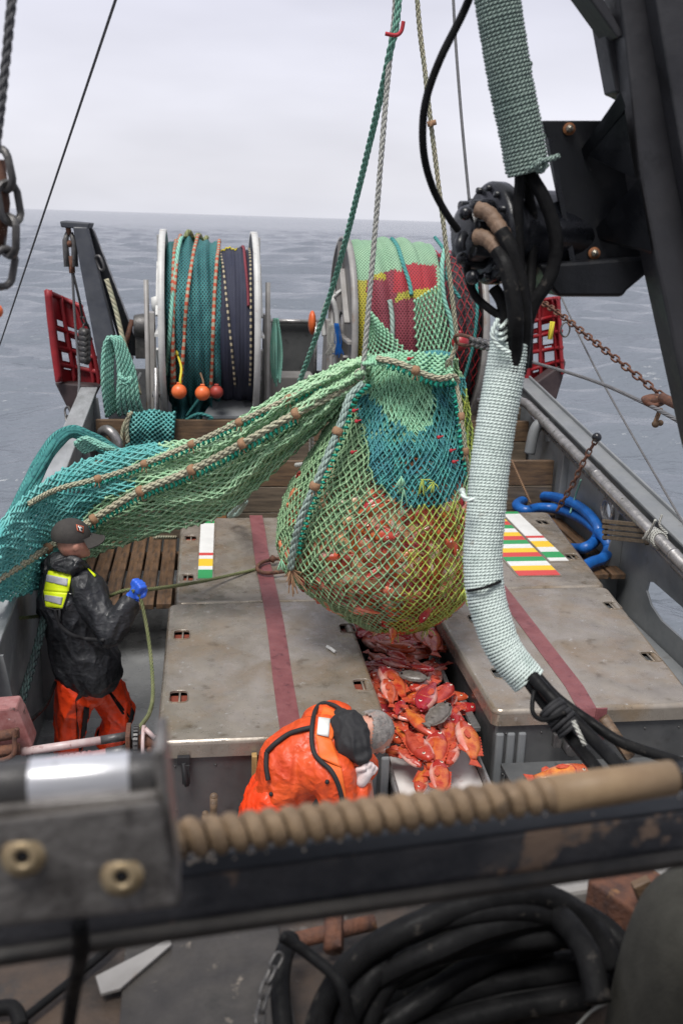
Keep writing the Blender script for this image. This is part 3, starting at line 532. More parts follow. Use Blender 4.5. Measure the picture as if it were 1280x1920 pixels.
fit = P(1068, 1400, y=5.17); mb = MB(); mb.lathe([(.0, -.05), (.045, -.05), (.05, -.03), (.05, .02), (.035, .05)], fit, (0, 1, 0), 14); mb.box(fit+Vector((-.09, 0, .05)), (.05, .04, .09)); ob('drain_fitting', mb, M['darkiron'], bC, bevel=.004)

def strap(label, pts, w):                # webbing: wide flat band following the lids
    mb = MB(); fr = []
    for k in range(len(pts)):
        p = Vector(pts[k]); 
        fr.append([p+Vector((-w/2, 0, 0)), p+Vector((w/2, 0, 0))])
    n = len(fr); up = []
    for k in range(n):
        d = (Vector(pts[min(k+1, n-1)])-Vector(pts[max(k-1, 0)])).normalized(); up.append(Vector((1, 0, 0)).cross(d)*.007)
    for k in range(n-1): mb.hexa([fr[k][0], fr[k][1], fr[k+1][1], fr[k+1][0]], [fr[k][0]+up[k], fr[k][1]+up[k], fr[k+1][1]+up[k+1], fr[k+1][0]+up[k+1]])
    ob('webbing_strap', mb, M['strap'], None, label, 'strap', 'maroon webbing straps')
Z1 = ZT+.004
a, b = P(480, 968, z=Z1), P(541, 1340, z=Z1)
strap('maroon webbing strap running beneath the rusty ring toward the bending man', [(a.x, 9.42, .55), (a.x, 9.4, .9), (a.x, 9.33, Z1), (a.x, 9.2, Z1)]+[(a.x-.008*math.sin(k), y, Z1) for k, y in enumerate(np.linspace(8.8, 5.3, 9))]+[(b.x, 4.98, Z1), (b.x, 4.955, .92), (b.x, 4.955, .5)], .125)
a, b = P(945, 1075, z=Z1), P(1085, 1310, z=Z1)
strap('maroon webbing strap folded over the right bin edge beside the wrapped hose', [(2.33, 9.5, .6), (2.33, 9.46, Z1), (2.33, 9.2, Z1)]+[(2.33-.03*k/6, y, Z1) for k, y in enumerate(np.linspace(8.5, 5.5, 7))]+[(2.27, 5.2, Z1), (2.27, 5.178, .91), (2.27, 5.176, .77)], .12)
mb = MB(); mb.box((2.35, 5.172, .86), (.07, .012, .22)); ob('folded_strap_end', mb, M['strap'], None, 'short dull folded strap end beside the right strap at the bin edge', 'strap', bevel=.003)

def board(label, quad, bands, zt, th=.006):   # quad tl,tr,br,bl in world; bands [(frac, material)]
    tl, tr, br_, bl_ = [Vector((q.x, q.y, zt)) for q in quad]; cen = (tl+br_)/2
    t = thing('measuring_board', cen, label, 'measuring board', 'colour banded measuring boards')
    up = Vector((0, 0, th)); mb = MB()
    o = .012; xs = Vector((o, 0, 0)); ys = Vector((0, o, 0)); mb.hexa([bl_-xs-ys, br_+xs-ys, tr+xs+ys, tl-xs+ys], [bl_-xs-ys+up, br_+xs-ys+up, tr+xs+ys+up, tl-xs+ys+up]); ob('frame', mb, M['lid'], t)
    f = 0; tot = sum(b_[0] for b_ in bands)
    for fr, m in bands:
        f2 = f+fr/tot; A, B_, C, D = (tl.lerp(bl_, f), tr.lerp(br_, f), tr.lerp(br_, f2), tl.lerp(bl_, f2)); mb = MB()
        lo = Vector((0, 0, th-.001)); hi = Vector((0, 0, th+.004)); mb.hexa([D+lo, C+lo, B_+lo, A+lo], [D+hi, C+hi, B_+hi, A+hi]); ob({'white': 'white_band', 'bgreen': 'green_band', 'byellow': 'yellow_band', 'bred': 'red_band'}[m], mb, M[m], t); f = f2
zb = ZT-.011
q = [P2(p, z=zb) for p in ((377, 978), (402, 978), (398, 1086), (371, 1086))]
board('narrow mostly white measuring board on the left rear bin', q, [(.06, 'bgreen'), (.60, 'white'), (.05, 'bred'), (.06, 'white'), (.13, 'byellow'), (.06, 'white'), (.14, 'bgreen')], zb)
X0, X1 = P(905, 953, z=zb).x, P(948, 953, z=zb).x
q = [P2(p, z=zb) for p in ((885, 956), (958, 952), (1047, 1077), (1000, 1082))]
cyc = ['bgreen', 'white', 'byellow', 'bred']
w_ = .36; xr = P(1047, 1077, z=zb).x; y0, y1 = P(1020, 1080, z=zb).y, 9.42
board('wide measuring board fully striped in green, white, yellow and red', [Vector((xr-w_, y1, 0)), Vector((xr, y1, 0)), Vector((xr, y0, 0)), Vector((xr-w_, y0, 0))], [(1, cyc[k % 4]) for k in range(16)], zb)
xl = xr+.03; y0 = P(1045, 1053, z=zb).y
board('narrow board with a long white end beside the fully striped one', [Vector((xl, 9.4, 0)), Vector((xl+.17, 9.4, 0)), Vector((xl+.17, y0, 0)), Vector((xl, y0, 0))], [(.06, 'bgreen'), (.54, 'white'), (.05, 'bred'), (.07, 'white'), (.13, 'byellow'), (.1, 'white'), (.12, 'bgreen'), (.06, 'white')], zb)

# ================================================================== NET DRUMS AND WOUND NETS
def drum(label, x0, x1, y, zc, ro, mat_):
    t = thing('net_drum', ((x0+x1)/2, y, .84), label, 'net drum', 'steel net drums at the stern')
    for x in (x0, x1):
        mb = MB(); s = 1 if x == x1 else -1
        mb.lathe([(.25, -.012), (ro-.02, -.012), (ro-.02, -.035), (ro+.02, -.035), (ro+.02, .035), (ro-.02, .035), (ro-.02, .012), (.25, .012)], (x, y, zc), (1, 0, 0), 56)
        fl = ob('flange', mb, M[mat_], t)
        mb = MB()
        for k in range(8):
            a = 2*PI*k/8; d = Vector((0, math.cos(a), math.sin(a))); mb.box(Vector((x+s*.045, y, zc))+d*ro*.6, (.06, .03, ro*.72), Matrix.Rotation(PI/2-a, 3, 'X'))
        ob('spoke_rib', mb, M[mat_], fl)
        mb = MB(); xo = x+s*.16
        mb.hexa([(xo-.04, y-.55, .84), (xo+.04, y-.55, .84), (xo+.04, y+.55, .84), (xo-.04, y+.55, .84)], [(xo-.04, y-.12, zc+.15), (xo+.04, y-.12, zc+.15), (xo+.04, y+.12, zc+.15), (xo-.04, y+.12, zc+.15)])
        mb.tube([(xo-.02, y-.62, .84), (xo-.02, y-.5, zc+.55)], .028); ob('stand', mb, M['drumgrey'], t)
    mb = MB(); mb.lathe([(.0, 0), (.22, 0), (.22, x1-x0), (0, x1-x0)], (x0, y, zc), (1, 0, 0), 24); ob('core', mb, M['drumgrey'], t)
    return t
DY = 12.0
zc1 = 2.49; ro1 = 1.07
d1 = drum('white rimmed net drum wound with teal and navy netting', -.47, .56, DY, zc1, ro1, 'drumwhite')
mb = MB(); c = P(268, 612, y=12); mb.lathe([(0, -.1), (.13, -.1), (.15, 0), (.13, .1), (0, .1)], c, (1, 0, 0), 18); mb.box(c+Vector((-.03, 0, -.22)), (.12, .14, .3)); ob('drive_motor', mb, M['darkiron'], d1, bevel=.01)
mb = MB(); c = P(298, 548, y=11.4); mb.lathe([(0, 0), (.05, .02), (.06, .16), (0, .18)], c-Vector((0.03, 0, .22)), (0, .1, 1), 12); ob('brake_lever', mb, M['drumwhite'], d1)
zc2 = 2.44; ro2 = 1.1
d2 = drum('grey flanged net drum wound with green and red netting', 1.62, 3.10, DY, zc2, ro2, 'drumgrey')
mb = MB(); c = Vector((1.5, DY-.3, zc2)); mb.tube(spline([P(628, 690, y=11.4), P(632, 600, y=11.4), P(620, 560, y=11.4), P(606, 590, y=11.6), P(608, 630, y=11.6)]), .03, 8); mb.tube([P(620, 560, y=11.4), P(640, 545, y=11.7)], .028); ob('guard_bar', mb, M['drumwhite'], d2)

def wound(x0, x1, zc, rad, mats, pick, nx=28, na=70, a0=-75, a1=250, cell=.03, y=DY):
    """net wound on a drum; rad(u, angle) gives the local radius, pick(u, a) the material slot"""
    mb = MB(); vs = []; uv = []
    for j in range(na+1):
        a = R(lerp(a0, a1, j/na))
        for i in range(nx+1):
            u = i/nx; r = rad(u, a); vs.append(Vector((lerp(x0, x1, u), y-math.cos(a)*r, zc+math.sin(a)*r))); uv.append((u*(x1-x0)/cell, a*r/cell/1.5))
    w = nx+1; mb.v = [tuple(q) for q in vs]; mb.uv = uv
    for j in range(na):
        for i in range(nx): mb.f.append((j*w+i, j*w+i+1, (j+1)*w+i+1, (j+1)*w+i)); mb.m.append(pick((i+.5)/nx, R(lerp(a0, a1, (j+.5)/na)))); mb.sm.append(True)
    return mb
def fold(u, k, amp, ph=0): return amp*(abs(math.sin(PI*k*u+ph))-.5)
nr1 = lambda u, a: .90+fold(u, 6, .05, .3*math.sin(a*2))+.05*math.sin(PI*min(1, u*1.15))+.012*math.sin(31*u+5*a)+.05*max(0, math.sin(a-.3))+.055*noise.noise(Vector((u*4, a*2.2, 3)))+.02*noise.noise(Vector((u*11, a*6, 8)))
tn = thing('wound_net', (-.15, DY, zc1), 'teal trawl netting with red float lines wound on the left drum', 'trawl net', 'trawl nets wound on the drums')
ob('netting', wound(-.43, .17, zc1, nr1, [], lambda u, a: 0, cell=.035), M['n_teal'], tn)
nv = thing('wound_net', (.35, DY, zc1), 'navy blue fine netting wound next to the teal net', 'trawl net', 'trawl nets wound on the drums')
nr2 = lambda u, a: .88+.012*math.sin(17*u+2*a)+.008*math.sin(60*u)+.02*math.sin(3*u)
ob('netting', wound(.15, .535, zc1, nr2, [], lambda u, a: 0, cell=.018), M['n_navy'], nv)
def floatline(parent, u0, u1, nr, x0, x1, zc, a0, a1, name, m1, m2, dots=True, y=DY, r=.016):
    pts = []
    for k in range(60):
        t = k/59; a = R(lerp(a0, a1, t)); u = lerp(u0, u1, t)+.01*math.sin(t*9); rr = nr(u, a)+.02; pts.append(Vector((lerp(x0, x1, u), y-math.cos(a)*rr, zc+math.sin(a)*rr)))
    mb = MB(); mb.tube(pts, r, 6, vscale=1); o = ob(name, mb, m1, parent)
for u0, u1 in ((.16, .12), (.28, .06), (.62, .20), (1.0, .78)): floatline(tn, u0, u1, nr1, -.43, .17, zc1, 100, -48, 'float_line', M['fl_or'], None, r=.021)
floatline(tn, .38, -.02, nr1, -.43, .17, zc1, 110, -30, 'head_rope', M['r_mint'], None, False, r=.024)
floatline(tn, .36, .75, nr1, -.43, .17, zc1, 75, 105, 'head_rope', M['r_olive'], None, False, r=.03)
for u0, u1 in ((-.02, .45), (.92, .88)): floatline(nv, u0, u1, nr2, .15, .535, zc1, 90, -40, 'float_line', M['fl_cr'], None, r=.014)
floatline(nv, .72, .82, nr2, .15, .535, zc1, 95, 20, 'float_line', M['n_mar'], M['n_navy'], r=.018)
floatline(nv, .05, .55, nr2, .15, .535, zc1, 78, 78, 'yellow_seam', M['t_yel'], None, False, r=.008)
for px, py, r, m, lab in ((336, 734, 14, 'orange', 'orange ball float hanging by a yellow line below the teal net'), (380, 737, 14, 'orange', 'orange ball float without a yellow line, between the other two floats'), (406, 735, 12.5, 'redfloat', 'dull red ball float behind the two orange ones')):
    c = P(px, py, y=10.9 if m == 'orange' else 11.15); rr = r/1866.7*(c-CAM).length
    mb = MB(); mb.ball((0, 0, 0), rr, n=20); mb.tube([(-.018, -.01, rr*.92), (-.018, -.01, rr*1.12), (.018, -.01, rr*1.12), (.018, -.01, rr*.92)], .01, 6); mb.v = [tuple(Vector(q)+c) for q in mb.v]; ob('ball_float', mb, M[m], None, lab, 'float', 'ball floats')
mb = MB(); mb.tube(spline([P(333, 665, y=11.1), P(340, 690, y=11), P(338, 712, y=10.9), P(339, 722, y=10.9)]), .014, 6); mb.ball(P(333, 662, y=11.1), .035); ob('float_lanyard', mb, M['t_yel'], None, 'bright yellow lanyard holding the leftmost orange float', 'lanyard')
mb = MB(); mb.tube(spline([P(376, 700, y=11.1), P(381, 715, y=10.95), P(381, 724, y=10.9)]), .012, 6); ob('float_lanyard', mb, M['r_brown'], None, 'dark lanyard holding the middle orange float', 'lanyard')
# ramp plate and heaped net beneath the left drum
mb = MB(); A, B_, C, D = P(430, 705, y=12.2), P(478, 725, y=12.2), P(470, 785, y=11.2), P(380, 785, y=11.2); mb.hexa([D, C, B_, A], [q+Vector((0, 0, .03)) for q in (D, C, B_, A)]); ob('ramp_plate', mb, M['steel'], None, 'bare grey ramp plate below the navy net', 'steel plate')
mb = MB(); mb.grid(lambda u, v: P(lerp(322, 398, u), lerp(700, 795, v), y=11.45)+Vector((0, .1*math.sin(u*17)+.06*math.sin(v*11), 0)), 24, 20, uvs=(20, 18)); ob('loose_netting', mb, M['n_teal'], None, 'slack teal netting heaped beneath the left drum', 'netting')
mb = MB(); mb.tube(spline([P(345, 790, y=11.2), P(372, 776, y=11.2), P(398, 785, y=11.2), P(370, 795, y=11.2)]), .02, 6); mb.tube(spline([P(350, 780, y=11.3), P(372, 750, y=11.3), P(392, 735, y=11.3)]), .015, 6); ob('slack_rope', mb, M['r_teal'], None, 'slack teal rope loop under the orange floats', 'rope')

# right drum's net: solid wound panels plus open-mesh flaps of real twine
wr = lambda u, a: .96+.05*math.sin(PI*u)+fold(u, 5, .03, .4*a)+.02*math.sin(23*u+3*a)+(.09*max(0, math.sin(a*1.1-.35)) if math.sin(a) > 0 else 0)
def pickr(u, a):
    d = math.degrees(a)
    return 0
    if u < .09: return 3 if d < 36 else 0
    if d > top: return 0
    if u > .84: return 0 if u < .9 else 3
    if d > top-5 and u < .3: return 3
    if 7.5+6*u < d < 12+6*u and u > .38: return 3
    return 1 if d > 10+6*u and u > .38 else 2
def Qpx(p):
    w = Vector(p)-CAM; D = w.dot(_f); return 640+FPX*w.dot(_r)/D, 960-FPX*w.dot(_u)/D
def panel_of(p):                          # red, maroon and yellow panels laced into the pale green net
    if p.y > 11.6: return 0
    x, y = Qpx(p); n_ = noise.noise(Vector((x*.08, y*.08, 0)))*5; x += 1.2*math.sin(y*.9)+n_; y += 1.5*math.sin(x*.8)-n_
    if y < float(np.interp(x, [668, 684, 717, 754, 762, 816], [524, 527, 508, 506, 494, 498])): return 0
    if x < 687: return 3
    if x > 818: return 0
    if x < 722: return 3 if y < 524 and x > 697 else 2
    if x < 738: return 2
    if x > 742 and float(np.interp(x, [742, 770, 815], [552, 546, 541]))-2 < y < float(np.interp(x, [742, 770, 815], [566, 559, 553])): return 3
    return 1 if y < 550 else 2
gn = thing('wound_net', (2.2, DY, zc2), 'pale green netting with red panels wound on the right drum', 'trawl net', 'trawl nets wound on the drums')
wm = wound(1.66, 2.63, zc2, wr, [], pickr, nx=190, na=320, cell=.036); wm.m = [panel_of(sum((Vector(wm.v[i]) for i in f), Vector())/4) for f in wm.f]
ob('netting', wm, [M['n_lgreen'], M['n_red'], M['n_mar'], M['n_yel']], gn)
dk = thing('wound_net', (2.9, DY, zc2), 'dark netting with red open mesh wound beside the pale green net', 'trawl net', 'trawl nets wound on the drums')
wk = lambda u, a: .93+fold(u, 3, .05)+.02*math.sin(13*u+6*a)
ob('netting', wound(2.6, 3.08, zc2, wk, [], lambda u, a: 0, nx=20, cell=.05), M['n_dark'], dk)
def diamond(mb, S0, nu, nv, r, m=0, closed=False, keep=None, knot=1.8, pick=None, jit=.0):
    """open diamond mesh of twine over the surface S(u,v)"""
    A = {}; B = {}; kn = {}
    def S(u, v):
        p = S0(u, v)
        if jit:
            a = (round(u*nu*2) % (2*nu))*1.37+round(v*nv)*7.91
            p = p+Vector((math.sin(a*12.9), math.sin(a*7.3+1), math.sin(a*4.7+2)))*jit+Vector((noise.noise(p*9), noise.noise(p*9+Vector((5, 0, 0))), noise.noise(p*9+Vector((0, 5, 0)))))*jit*3
        return p
    for j in range(nv+1):
        for i in range(nu+1):
            o = .5 if j % 2 else 0; u, v = (i+o)/nu, j/nv
            if u > 1 and not closed: continue
            if keep and not keep(u % 1 if closed else u, v): continue
            p = S(u, v); mm = pick(u % 1 if closed else u, v) if pick else m; kn.setdefault(mm, []).append(p)
            if j < nv:
                for du in (-.5, .5):
                    u2 = u+du/nu; v2 = (j+1)/nv
                    if not closed and (u2 < -.001 or u2 > 1.001): continue
                    A.setdefault(mm, []).append(tuple(p)); B.setdefault(mm, []).append(tuple(S(u2, v2)))
    for mm in A: mb.strands(A[mm], B[mm], r, mm)
    if knot:
        for mm in kn: mb.knots(kn[mm], r*knot, mm)
def dsurf(off): return lambda u, v, f: Vector((lerp(1.66, 3.08, u), DY-math.cos(v)*(f(u, v)+off), zc2+math.sin(v)*(f(u, v)+off)))
mb = MB(); diamond(mb, lambda u, v: Vector((lerp(2.6, 3.08, u), DY-math.cos(R(lerp(100, -40, v)))*(wk(u, 0)+.03), zc2+math.sin(R(lerp(100, -40, v)))*(wk(u, 0)+.03))), 6, 28, .0045); ob('red_mesh', mb, M['t_red'], dk)
for nm, quad in (('green_flap', ((777, 565), (822, 535), (848, 690), (790, 690))), ('green_flap', ((691, 588), (697, 588), (768, 665), (683, 690)))):
    A, B_, C, D = quad
    def S(u, v, q=quad): 
        a = (lerp(q[0][0], q[1][0], u), lerp(q[0][1], q[1][1], u)); b = (lerp(q[3][0], q[2][0], u), lerp(q[3][1], q[2][1], u)); x, y_ = lerp(a[0], b[0], v)+(9*math.sin(PI*v) if q[0][0] > 700 else 0)*(u-.5), lerp(a[1], b[1], v)
        return P(x, y_, y=10.88+.05*math.sin(u*7)-.02*v)
    mb = MB(); diamond(mb, S, 7, 15, .012); ob(nm, mb, M['t_mint'], gn)
floatline(gn, .37, .46, wr, 1.66, 2.63, zc2, 27, -22, 'head_rope', M['r_sage'], None, False, r=.03)
mb = MB(); mb.tube(spline([P(835, 460, y=11.1), P(828, 500, y=10.95), P(832, 560, y=10.9), P(846, 610, y=10.88), P(850, 690, y=10.9)]), .026, 8); ob('head_rope', mb, M['r_mint'], gn)
mb = MB(); mb.tube(spline([P(885, 470, y=11.2), P(894, 560, y=11.0), P(888, 640, y=11.0), P(868, 715, y=11.1)]), .02, 8); mb.tube(spline([P(815, 445, y=11.5), P(838, 480, y=11.1), P(838, 520, y=11), P(862, 560, y=11)]), .02, 8); ob('head_rope', mb, M['r_teal'], dk)
floatline(gn, .5, .62, wr, 1.66, 2.63, zc2, 80, 30, 'seam', M['r_teal'], None, False, r=.025)
mb = MB(); mb.ball(P(862, 642, y=10.6), .095, n=18); mb.tube([P(862, 628, y=10.6), P(862, 620, y=10.6)], .02); ob('ball_float', mb, M['red'], None, 'bright red ball float behind the steel hook', 'float', 'ball floats')
mb = MB(); mb.ball(P(585, 605, y=12.4), (.05, .1, .15)); ob('ball_float', mb, M['orange'], None, 'orange buoy beside the green lifting rope left of the grey flange', 'float', 'ball floats')
for px, lab, m in ((631, 'frayed blue rope end hanging beside the right drum', 'blue'), (622, 'frayed pale rope end hanging beside the right drum', 'r_pale')):
    mb = MB()
    for k in range(14):
        o = rng.normal(size=2)*5; mb.tube(spline([P(px+o[0]*.4, 606, y=11.3), P(px+o[0]+3, 640, y=11.3), P(px+o[1]*1.2, 665+o[0], y=11.3)], 4), .008, 5)
    ob('rope_end', mb, M[m], None, lab, 'rope')
# stern structure between the drums
t = thing('stern_wall', (.95, 13.5, .84), 'grey steel stern wall seen between the two net drums', 'wall')
A, B_, C, D = P(520, 678, y=13.5), P(592, 678, y=13.5), P(592, 602, y=13.5), P(520, 602, y=13.5)
mb = MB(); mb.hexa([(XL, 13.5, .84), (3.7, 13.5, .84), (3.7, 13.55, .84), (XL, 13.55, .84)], [(XL, 13.5, 1.75), (3.7, 13.5, 1.75), (3.7, 13.55, 1.75), (XL, 13.55, 1.75)]); mb.box((1.18, 13.5, 2.0), (.62, .05, .8)); ob('plate', mb, M['steel_dk'], t)
mb = MB(); mb.tube([(.82, 13.42, 2.42), (1.55, 13.42, 2.42)], .03); mb.tube([(1.46, 13.4, 1.6), (1.46, 13.4, 2.42)], .025); mb.tube([(.7, 13.3, 1.95-.3), (1.6, 13.3, 1.66)], .05); ob('top_rail', mb, M['pipe'], t)
mb = MB(); mb.box((1.1, 12.9, 1.35), (.55, .5, .9)); ob('ballast_box', mb, M['drumgrey'], None, 'grey box on the stern deck between the drums', 'box', bevel=.02)
mb = MB()
for k in range(5): rope3(mb, spline([P(514+k*1.6, 597, y=11.6-.03*k), P(508+k*5, 660+4*(k % 2), y=11.5-.05*(k % 3)), P(512+k*3, 712+7*(k % 3), y=11.5-.04*k)], 8), .015, 5)
ob('hanging_rope', mb, M['r_mint'], None, 'green rope hank hanging right of the left drum', 'rope')
# ================================================================== STERN GEAR: davit, trawl doors, rigging
t = thing('davit', (-.9, 12, .84), 'black steel davit leaning over the left trawl door', 'davit')
def beam(mb, a, b, wa, wb, da, db, m=0):  # tapering box member in the x-z plane, widths along x, depth along y
    a = Vector(a); b = Vector(b); q = lambda p, w, d: [p+Vector((-w/2, -d/2, 0)), p+Vector((w/2, -d/2, 0)), p+Vector((w/2, d/2, 0)), p+Vector((-w/2, d/2, 0))]
    mb.hexa(q(a, wa, da), q(b, wb, db), m)
mb = MB(); beam(mb, P(232, 790, y=11.6), P(152, 425, y=11.9), .30, .16, .25, .16); ob('front_leg', mb, M['davit'], t, bevel=.015)
mb = MB(); beam(mb, P(250, 665, y=12.25), P(168, 428, y=12.05), .22, .09, .25, .15); ob('rear_leg', mb, M['black'], t, bevel=.015)
mb = MB(); a = P(146, 419, y=11.95); mb.hexa([a+Vector(q) for q in ((-.17, -.12, -.045), (.12, -.12, -.06), (.15, .15, -.05), (-.15, .15, -.04))], [a+Vector(q) for q in ((-.18, -.12, .02), (.15, -.12, .01), (.17, .15, .01), (-.15, .15, .03))]); ob('head_plate', mb, M['davit'], t, bevel=.012)
mb = MB(); mb.tube([P(247, 668, y=12.0), P(212, 760, y=11.7)], .03); mb.tube([P(265, 700, y=12), P(225, 780, y=11.6)], .02); ob('brace', mb, M['steel'], t)
hb = thing('hanging_block', P(132, 500, y=11.9), 'weathered double hanging block beneath the davit head', 'block')
for nm, s in (('cheek', -1), ('cheek', 1)):
    mb = MB(); mb.tube([P(130+s*3, 436, y=11.9), P(131+s*8, 452, y=11.9), P(132+s*8, 470, y=11.9), P(134+s*7, 500, y=11.9)], [.025, .035, .035, .04], 8); ob(nm, mb, M['darkiron'], hb)
mb = MB(); mb.tube([P(128, 425, y=11.9), P(130, 440, y=11.9)], .03); mb.ball(P(131, 457, y=11.9), .04); mb.tube([P(133, 480, y=11.9), P(136, 512, y=11.9)], .035); obs('swivel', mb, M['rust'], hb)
mb = MB(); mb.tube(spline([P(136, 510, y=11.9), P(141, 600, y=11.9), P(149, 700, y=11.8), P(146, 750, y=11.6), P(138, 785, y=11.4)]), .016, 6); ob('wire', mb, M['wire'], None, 'grey wire falling from the hanging block past the red trawl door', 'wire')
mb = MB(); mb.tube([P(137, 510, y=11.9), P(150, 565, y=12), P(155, 595, y=12.1)], .016, 6); chain(mb, [P(155, 595, y=12.1), P(162, 612, y=12.15), P(168, 640, y=12.2)], .07, .014); ob('wire', mb, M['darkiron'], None, 'short wire and chain from the hanging block to the red trawl door', 'wire')
mb = MB(); chain(mb, [P(183, 482, y=11.75), P(200, 523, y=11.72)], .10, .016); ob('chain', mb, M['darkiron'], None, 'short bright chain dangling along the black davit leg', 'chain')
mb = MB(); mb.tube(spline([P(200, 523, y=11.72), P(216, 575, y=11.68), P(232, 640, y=11.6), P(248, 690, y=11.5), P(262, 740, y=11.4)]), .028, 8); ob('rope', mb, M['r_cream'], None, 'frayed cream rope running down the black davit leg', 'rope')
def door(label, rows, y0, shoe, flip=1):
    """cambered slotted trawl door; rows = [(left px, right px)] from top to bottom"""
    n = len(rows); t = thing('trawl_door', P2(rows[-1][0], y=y0), label, 'trawl door', 'trawl doors hanging over the stern quarters')
    def S(u, v, d=0):
        k = min(int(v*(n-1)), n-2); f = v*(n-1)-k; a = [lerp(rows[k][0][i], rows[k+1][0][i], f) for i in (0, 1)]; b = [lerp(rows[k][1][i], rows[k+1][1][i], f) for i in (0, 1)]
        return P(lerp(a[0], b[0], u), lerp(a[1], b[1], u), y=y0+.25*math.sin(PI*u)+d+flip*.25*(u-.5))
    holes = [(.2, .36, .30, .37), (.42, .80, .34, .41), (.17, .34, .42, .52), (.48, .78, .45, .57), (.2, .36, .64, .74), (.50, .80, .64, .76), (.5, .72, .585, .62), (.2, .40, .80, .84)]
    mb = MB(); nu, nv = 25, 50; idx = {}
    for d in (0, .05):
        for j in range(nv+1):
            for i in range(nu+1): idx[(d, i, j)] = len(mb.v); mb.v.append(tuple(S(i/nu, j/nv, d))); mb.uv.append((0, 0))
    solid = lambda i, j: 0 <= i < nu and 0 <= j < nv and not any(a < (i+.5)/nu < b and c < (j+.5)/nv < d for a, b, c, d in holes)
    for j in range(nv):
        for i in range(nu):
            if not solid(i, j): continue
            for d, o in ((0, 1), (.05, -1)): mb.f.append(tuple([idx[(d, i, j)], idx[(d, i+1, j)], idx[(d, i+1, j+1)], idx[(d, i, j+1)]][::o])); mb.m.append(0); mb.sm.append(True)
            for (i2, j2, e) in ((i-1, j, ((i, j), (i, j+1))), (i+1, j, ((i+1, j), (i+1, j+1))), (i, j-1, ((i, j), (i+1, j))), (i, j+1, ((i, j+1), (i+1, j+1)))):
                if not solid(i2, j2): (p, q) = e; mb.f.append((idx[(0, *p)], idx[(0, *q)], idx[(.05, *q)], idx[(.05, *p)])); mb.m.append(0); mb.sm.append(False)
    ob('panel', mb, M['red'], t)
    for u in (.04, .40, .84, .97):
        mb = MB(); mb.tube([S(u, v, -.03) for v in np.linspace(0, 1, 14)], .05 if u < .1 else .028, 6); ob('rib', mb, M['red'], t)
    for v in ((.02, .4, .6, .8) if flip > 0 else (.03, .27, .45, .62, .8)):
        mb = MB(); mb.tube([S(u, v, -.02) for u in np.linspace(0, 1, 8)], .03, 6); ob('crossbar', mb, M['red'], t)
    a = [P2(q, y=y0) for q in shoe]; mb = MB(); mb.hexa([q+Vector((0, -.06, 0)) for q in a], [q+Vector((0, .16, 0)) for q in a]); ob('shoe', mb, M['doorshoe'], t, bevel=.02)
    return t, S
dl, SL = door('red slotted trawl door hanging below the black davit', [((88, 543), (152, 572)), ((93, 600), (168, 625)), ((100, 660), (183, 682)), ((108, 715), (190, 722))], 12.3, ((104, 716), (190, 722), (172, 758), (142, 793)), 1)
mb = MB()
for k in range(6): mb.tube([P(152, 622+k*10, y=12.1), P(166, 626+k*10, y=12.05)], .055, 8)
obs('bobbin', mb, M['darkiron'], dl)
mb = MB(); chain(mb, [P(126, 765, y=12.2), P(130, 790, y=12.1), P(136, 815, y=11.9)], .09, .014); ob('chain', mb, M['darkiron'], None, 'dark chain hanging below the left trawl door', 'chain')
dr, SR = door('red slotted trawl door behind the white wrapped hose on the right', [((985, 562), (1047, 555)), ((985, 615), (1050, 600)), ((985, 670), (1053, 660)), ((985, 735), (1056, 700))], 12.4, ((984, 728), (1058, 676), (1052, 708), (1040, 748)), -1)
# rope hank on the davit
mb = MB()
for k in range(5):
    x0, x1 = 194+k*4, 222+k*7; y = 11.2+.02*k
    rope3(mb, spline([P(x0+8, 782-k*3, y=y+.1), P(x0, 720, y=y), P(x0+2, 655, y=y), P(x0+12, 632, y=y), P(x0+24, 650, y=y), P(x1+2, 700, y=y), P(x1+k*2, 745, y=y), P(x1+3+k*4, 780, y=y+.1)], 10), .028, 5)
rope3(mb, spline([P(224, 700, y=11.05), P(232, 712, y=11.0), P(246, 708, y=11.05), P(240, 718, y=11.0), P(222, 716, y=11.05)], 10), .024, 5)
ob('rope_hank', mb, M['r_mint'], None, 'pale green rope hank hung against the black davit leg', 'rope')
mb = MB(); mb.tube([P(293, 690, y=11.2), P(294, 790, y=11.1)], .028, 8); mb.tube([P(293, 733, y=11.19), P(293, 745, y=11.18)], .045, 8); ob('support_rod', mb, M['pipe'], None, 'thin metal rod with a brass collar before the left drum', 'rod')
mb = MB(); mb.tube([P(248, 600, y=12), P(232, 660, y=11.9)], .03); ob('drip_pipe', mb, M['rust'], None, 'rusty pipe between davit and left drum motor', 'pipe')

def rope(name, label, pts, r, m, group=None, n=8, real=False, cat='rope', sm_=10):
    q = spline(pts, sm_) if len(pts) > 2 else [lerp(Vector(pts[0]), Vector(pts[1]), t) for t in np.linspace(0, 1, 12)]
    mb = MB()
    if real: rope3(mb, q, r, 6)
    else: mb.tube(q, r, n)
    return ob(name, mb, M[m], None, label, cat, group)
rope('stay_wire', 'thin grey wire crossing the sky on the left', [P(300, -240, y=2.2), P(221, -12, y=3.2), P(-6, 665, y=6.5)], .0046, 'wire', cat='wire')
rope('stay_wire', 'dark thin wire between the pale lifting rope and the black hose arc', [P(842, -300, y=7.8), P(849, -10, y=7.5), P(862, 190, y=7.2), P(880, 385, y=7.0)], .011, 'wire', cat='wire')
rope('stay_wire', 'thin grey wire slanting across the sea on the right', [P(1030, 510, y=9), P(1120, 700, y=7.6), P(1285, 990, y=6.0)], .008, 'wire', cat='wire')
rope('tow_wire', 'grey steel wire running to the rusty shackle above the right rail', [P(960, 668, y=9), P(1100, 710, y=7), P(1210, 757, y=5.5), P(1292, 802, y=5.0)], .013, 'wire', cat='wire')
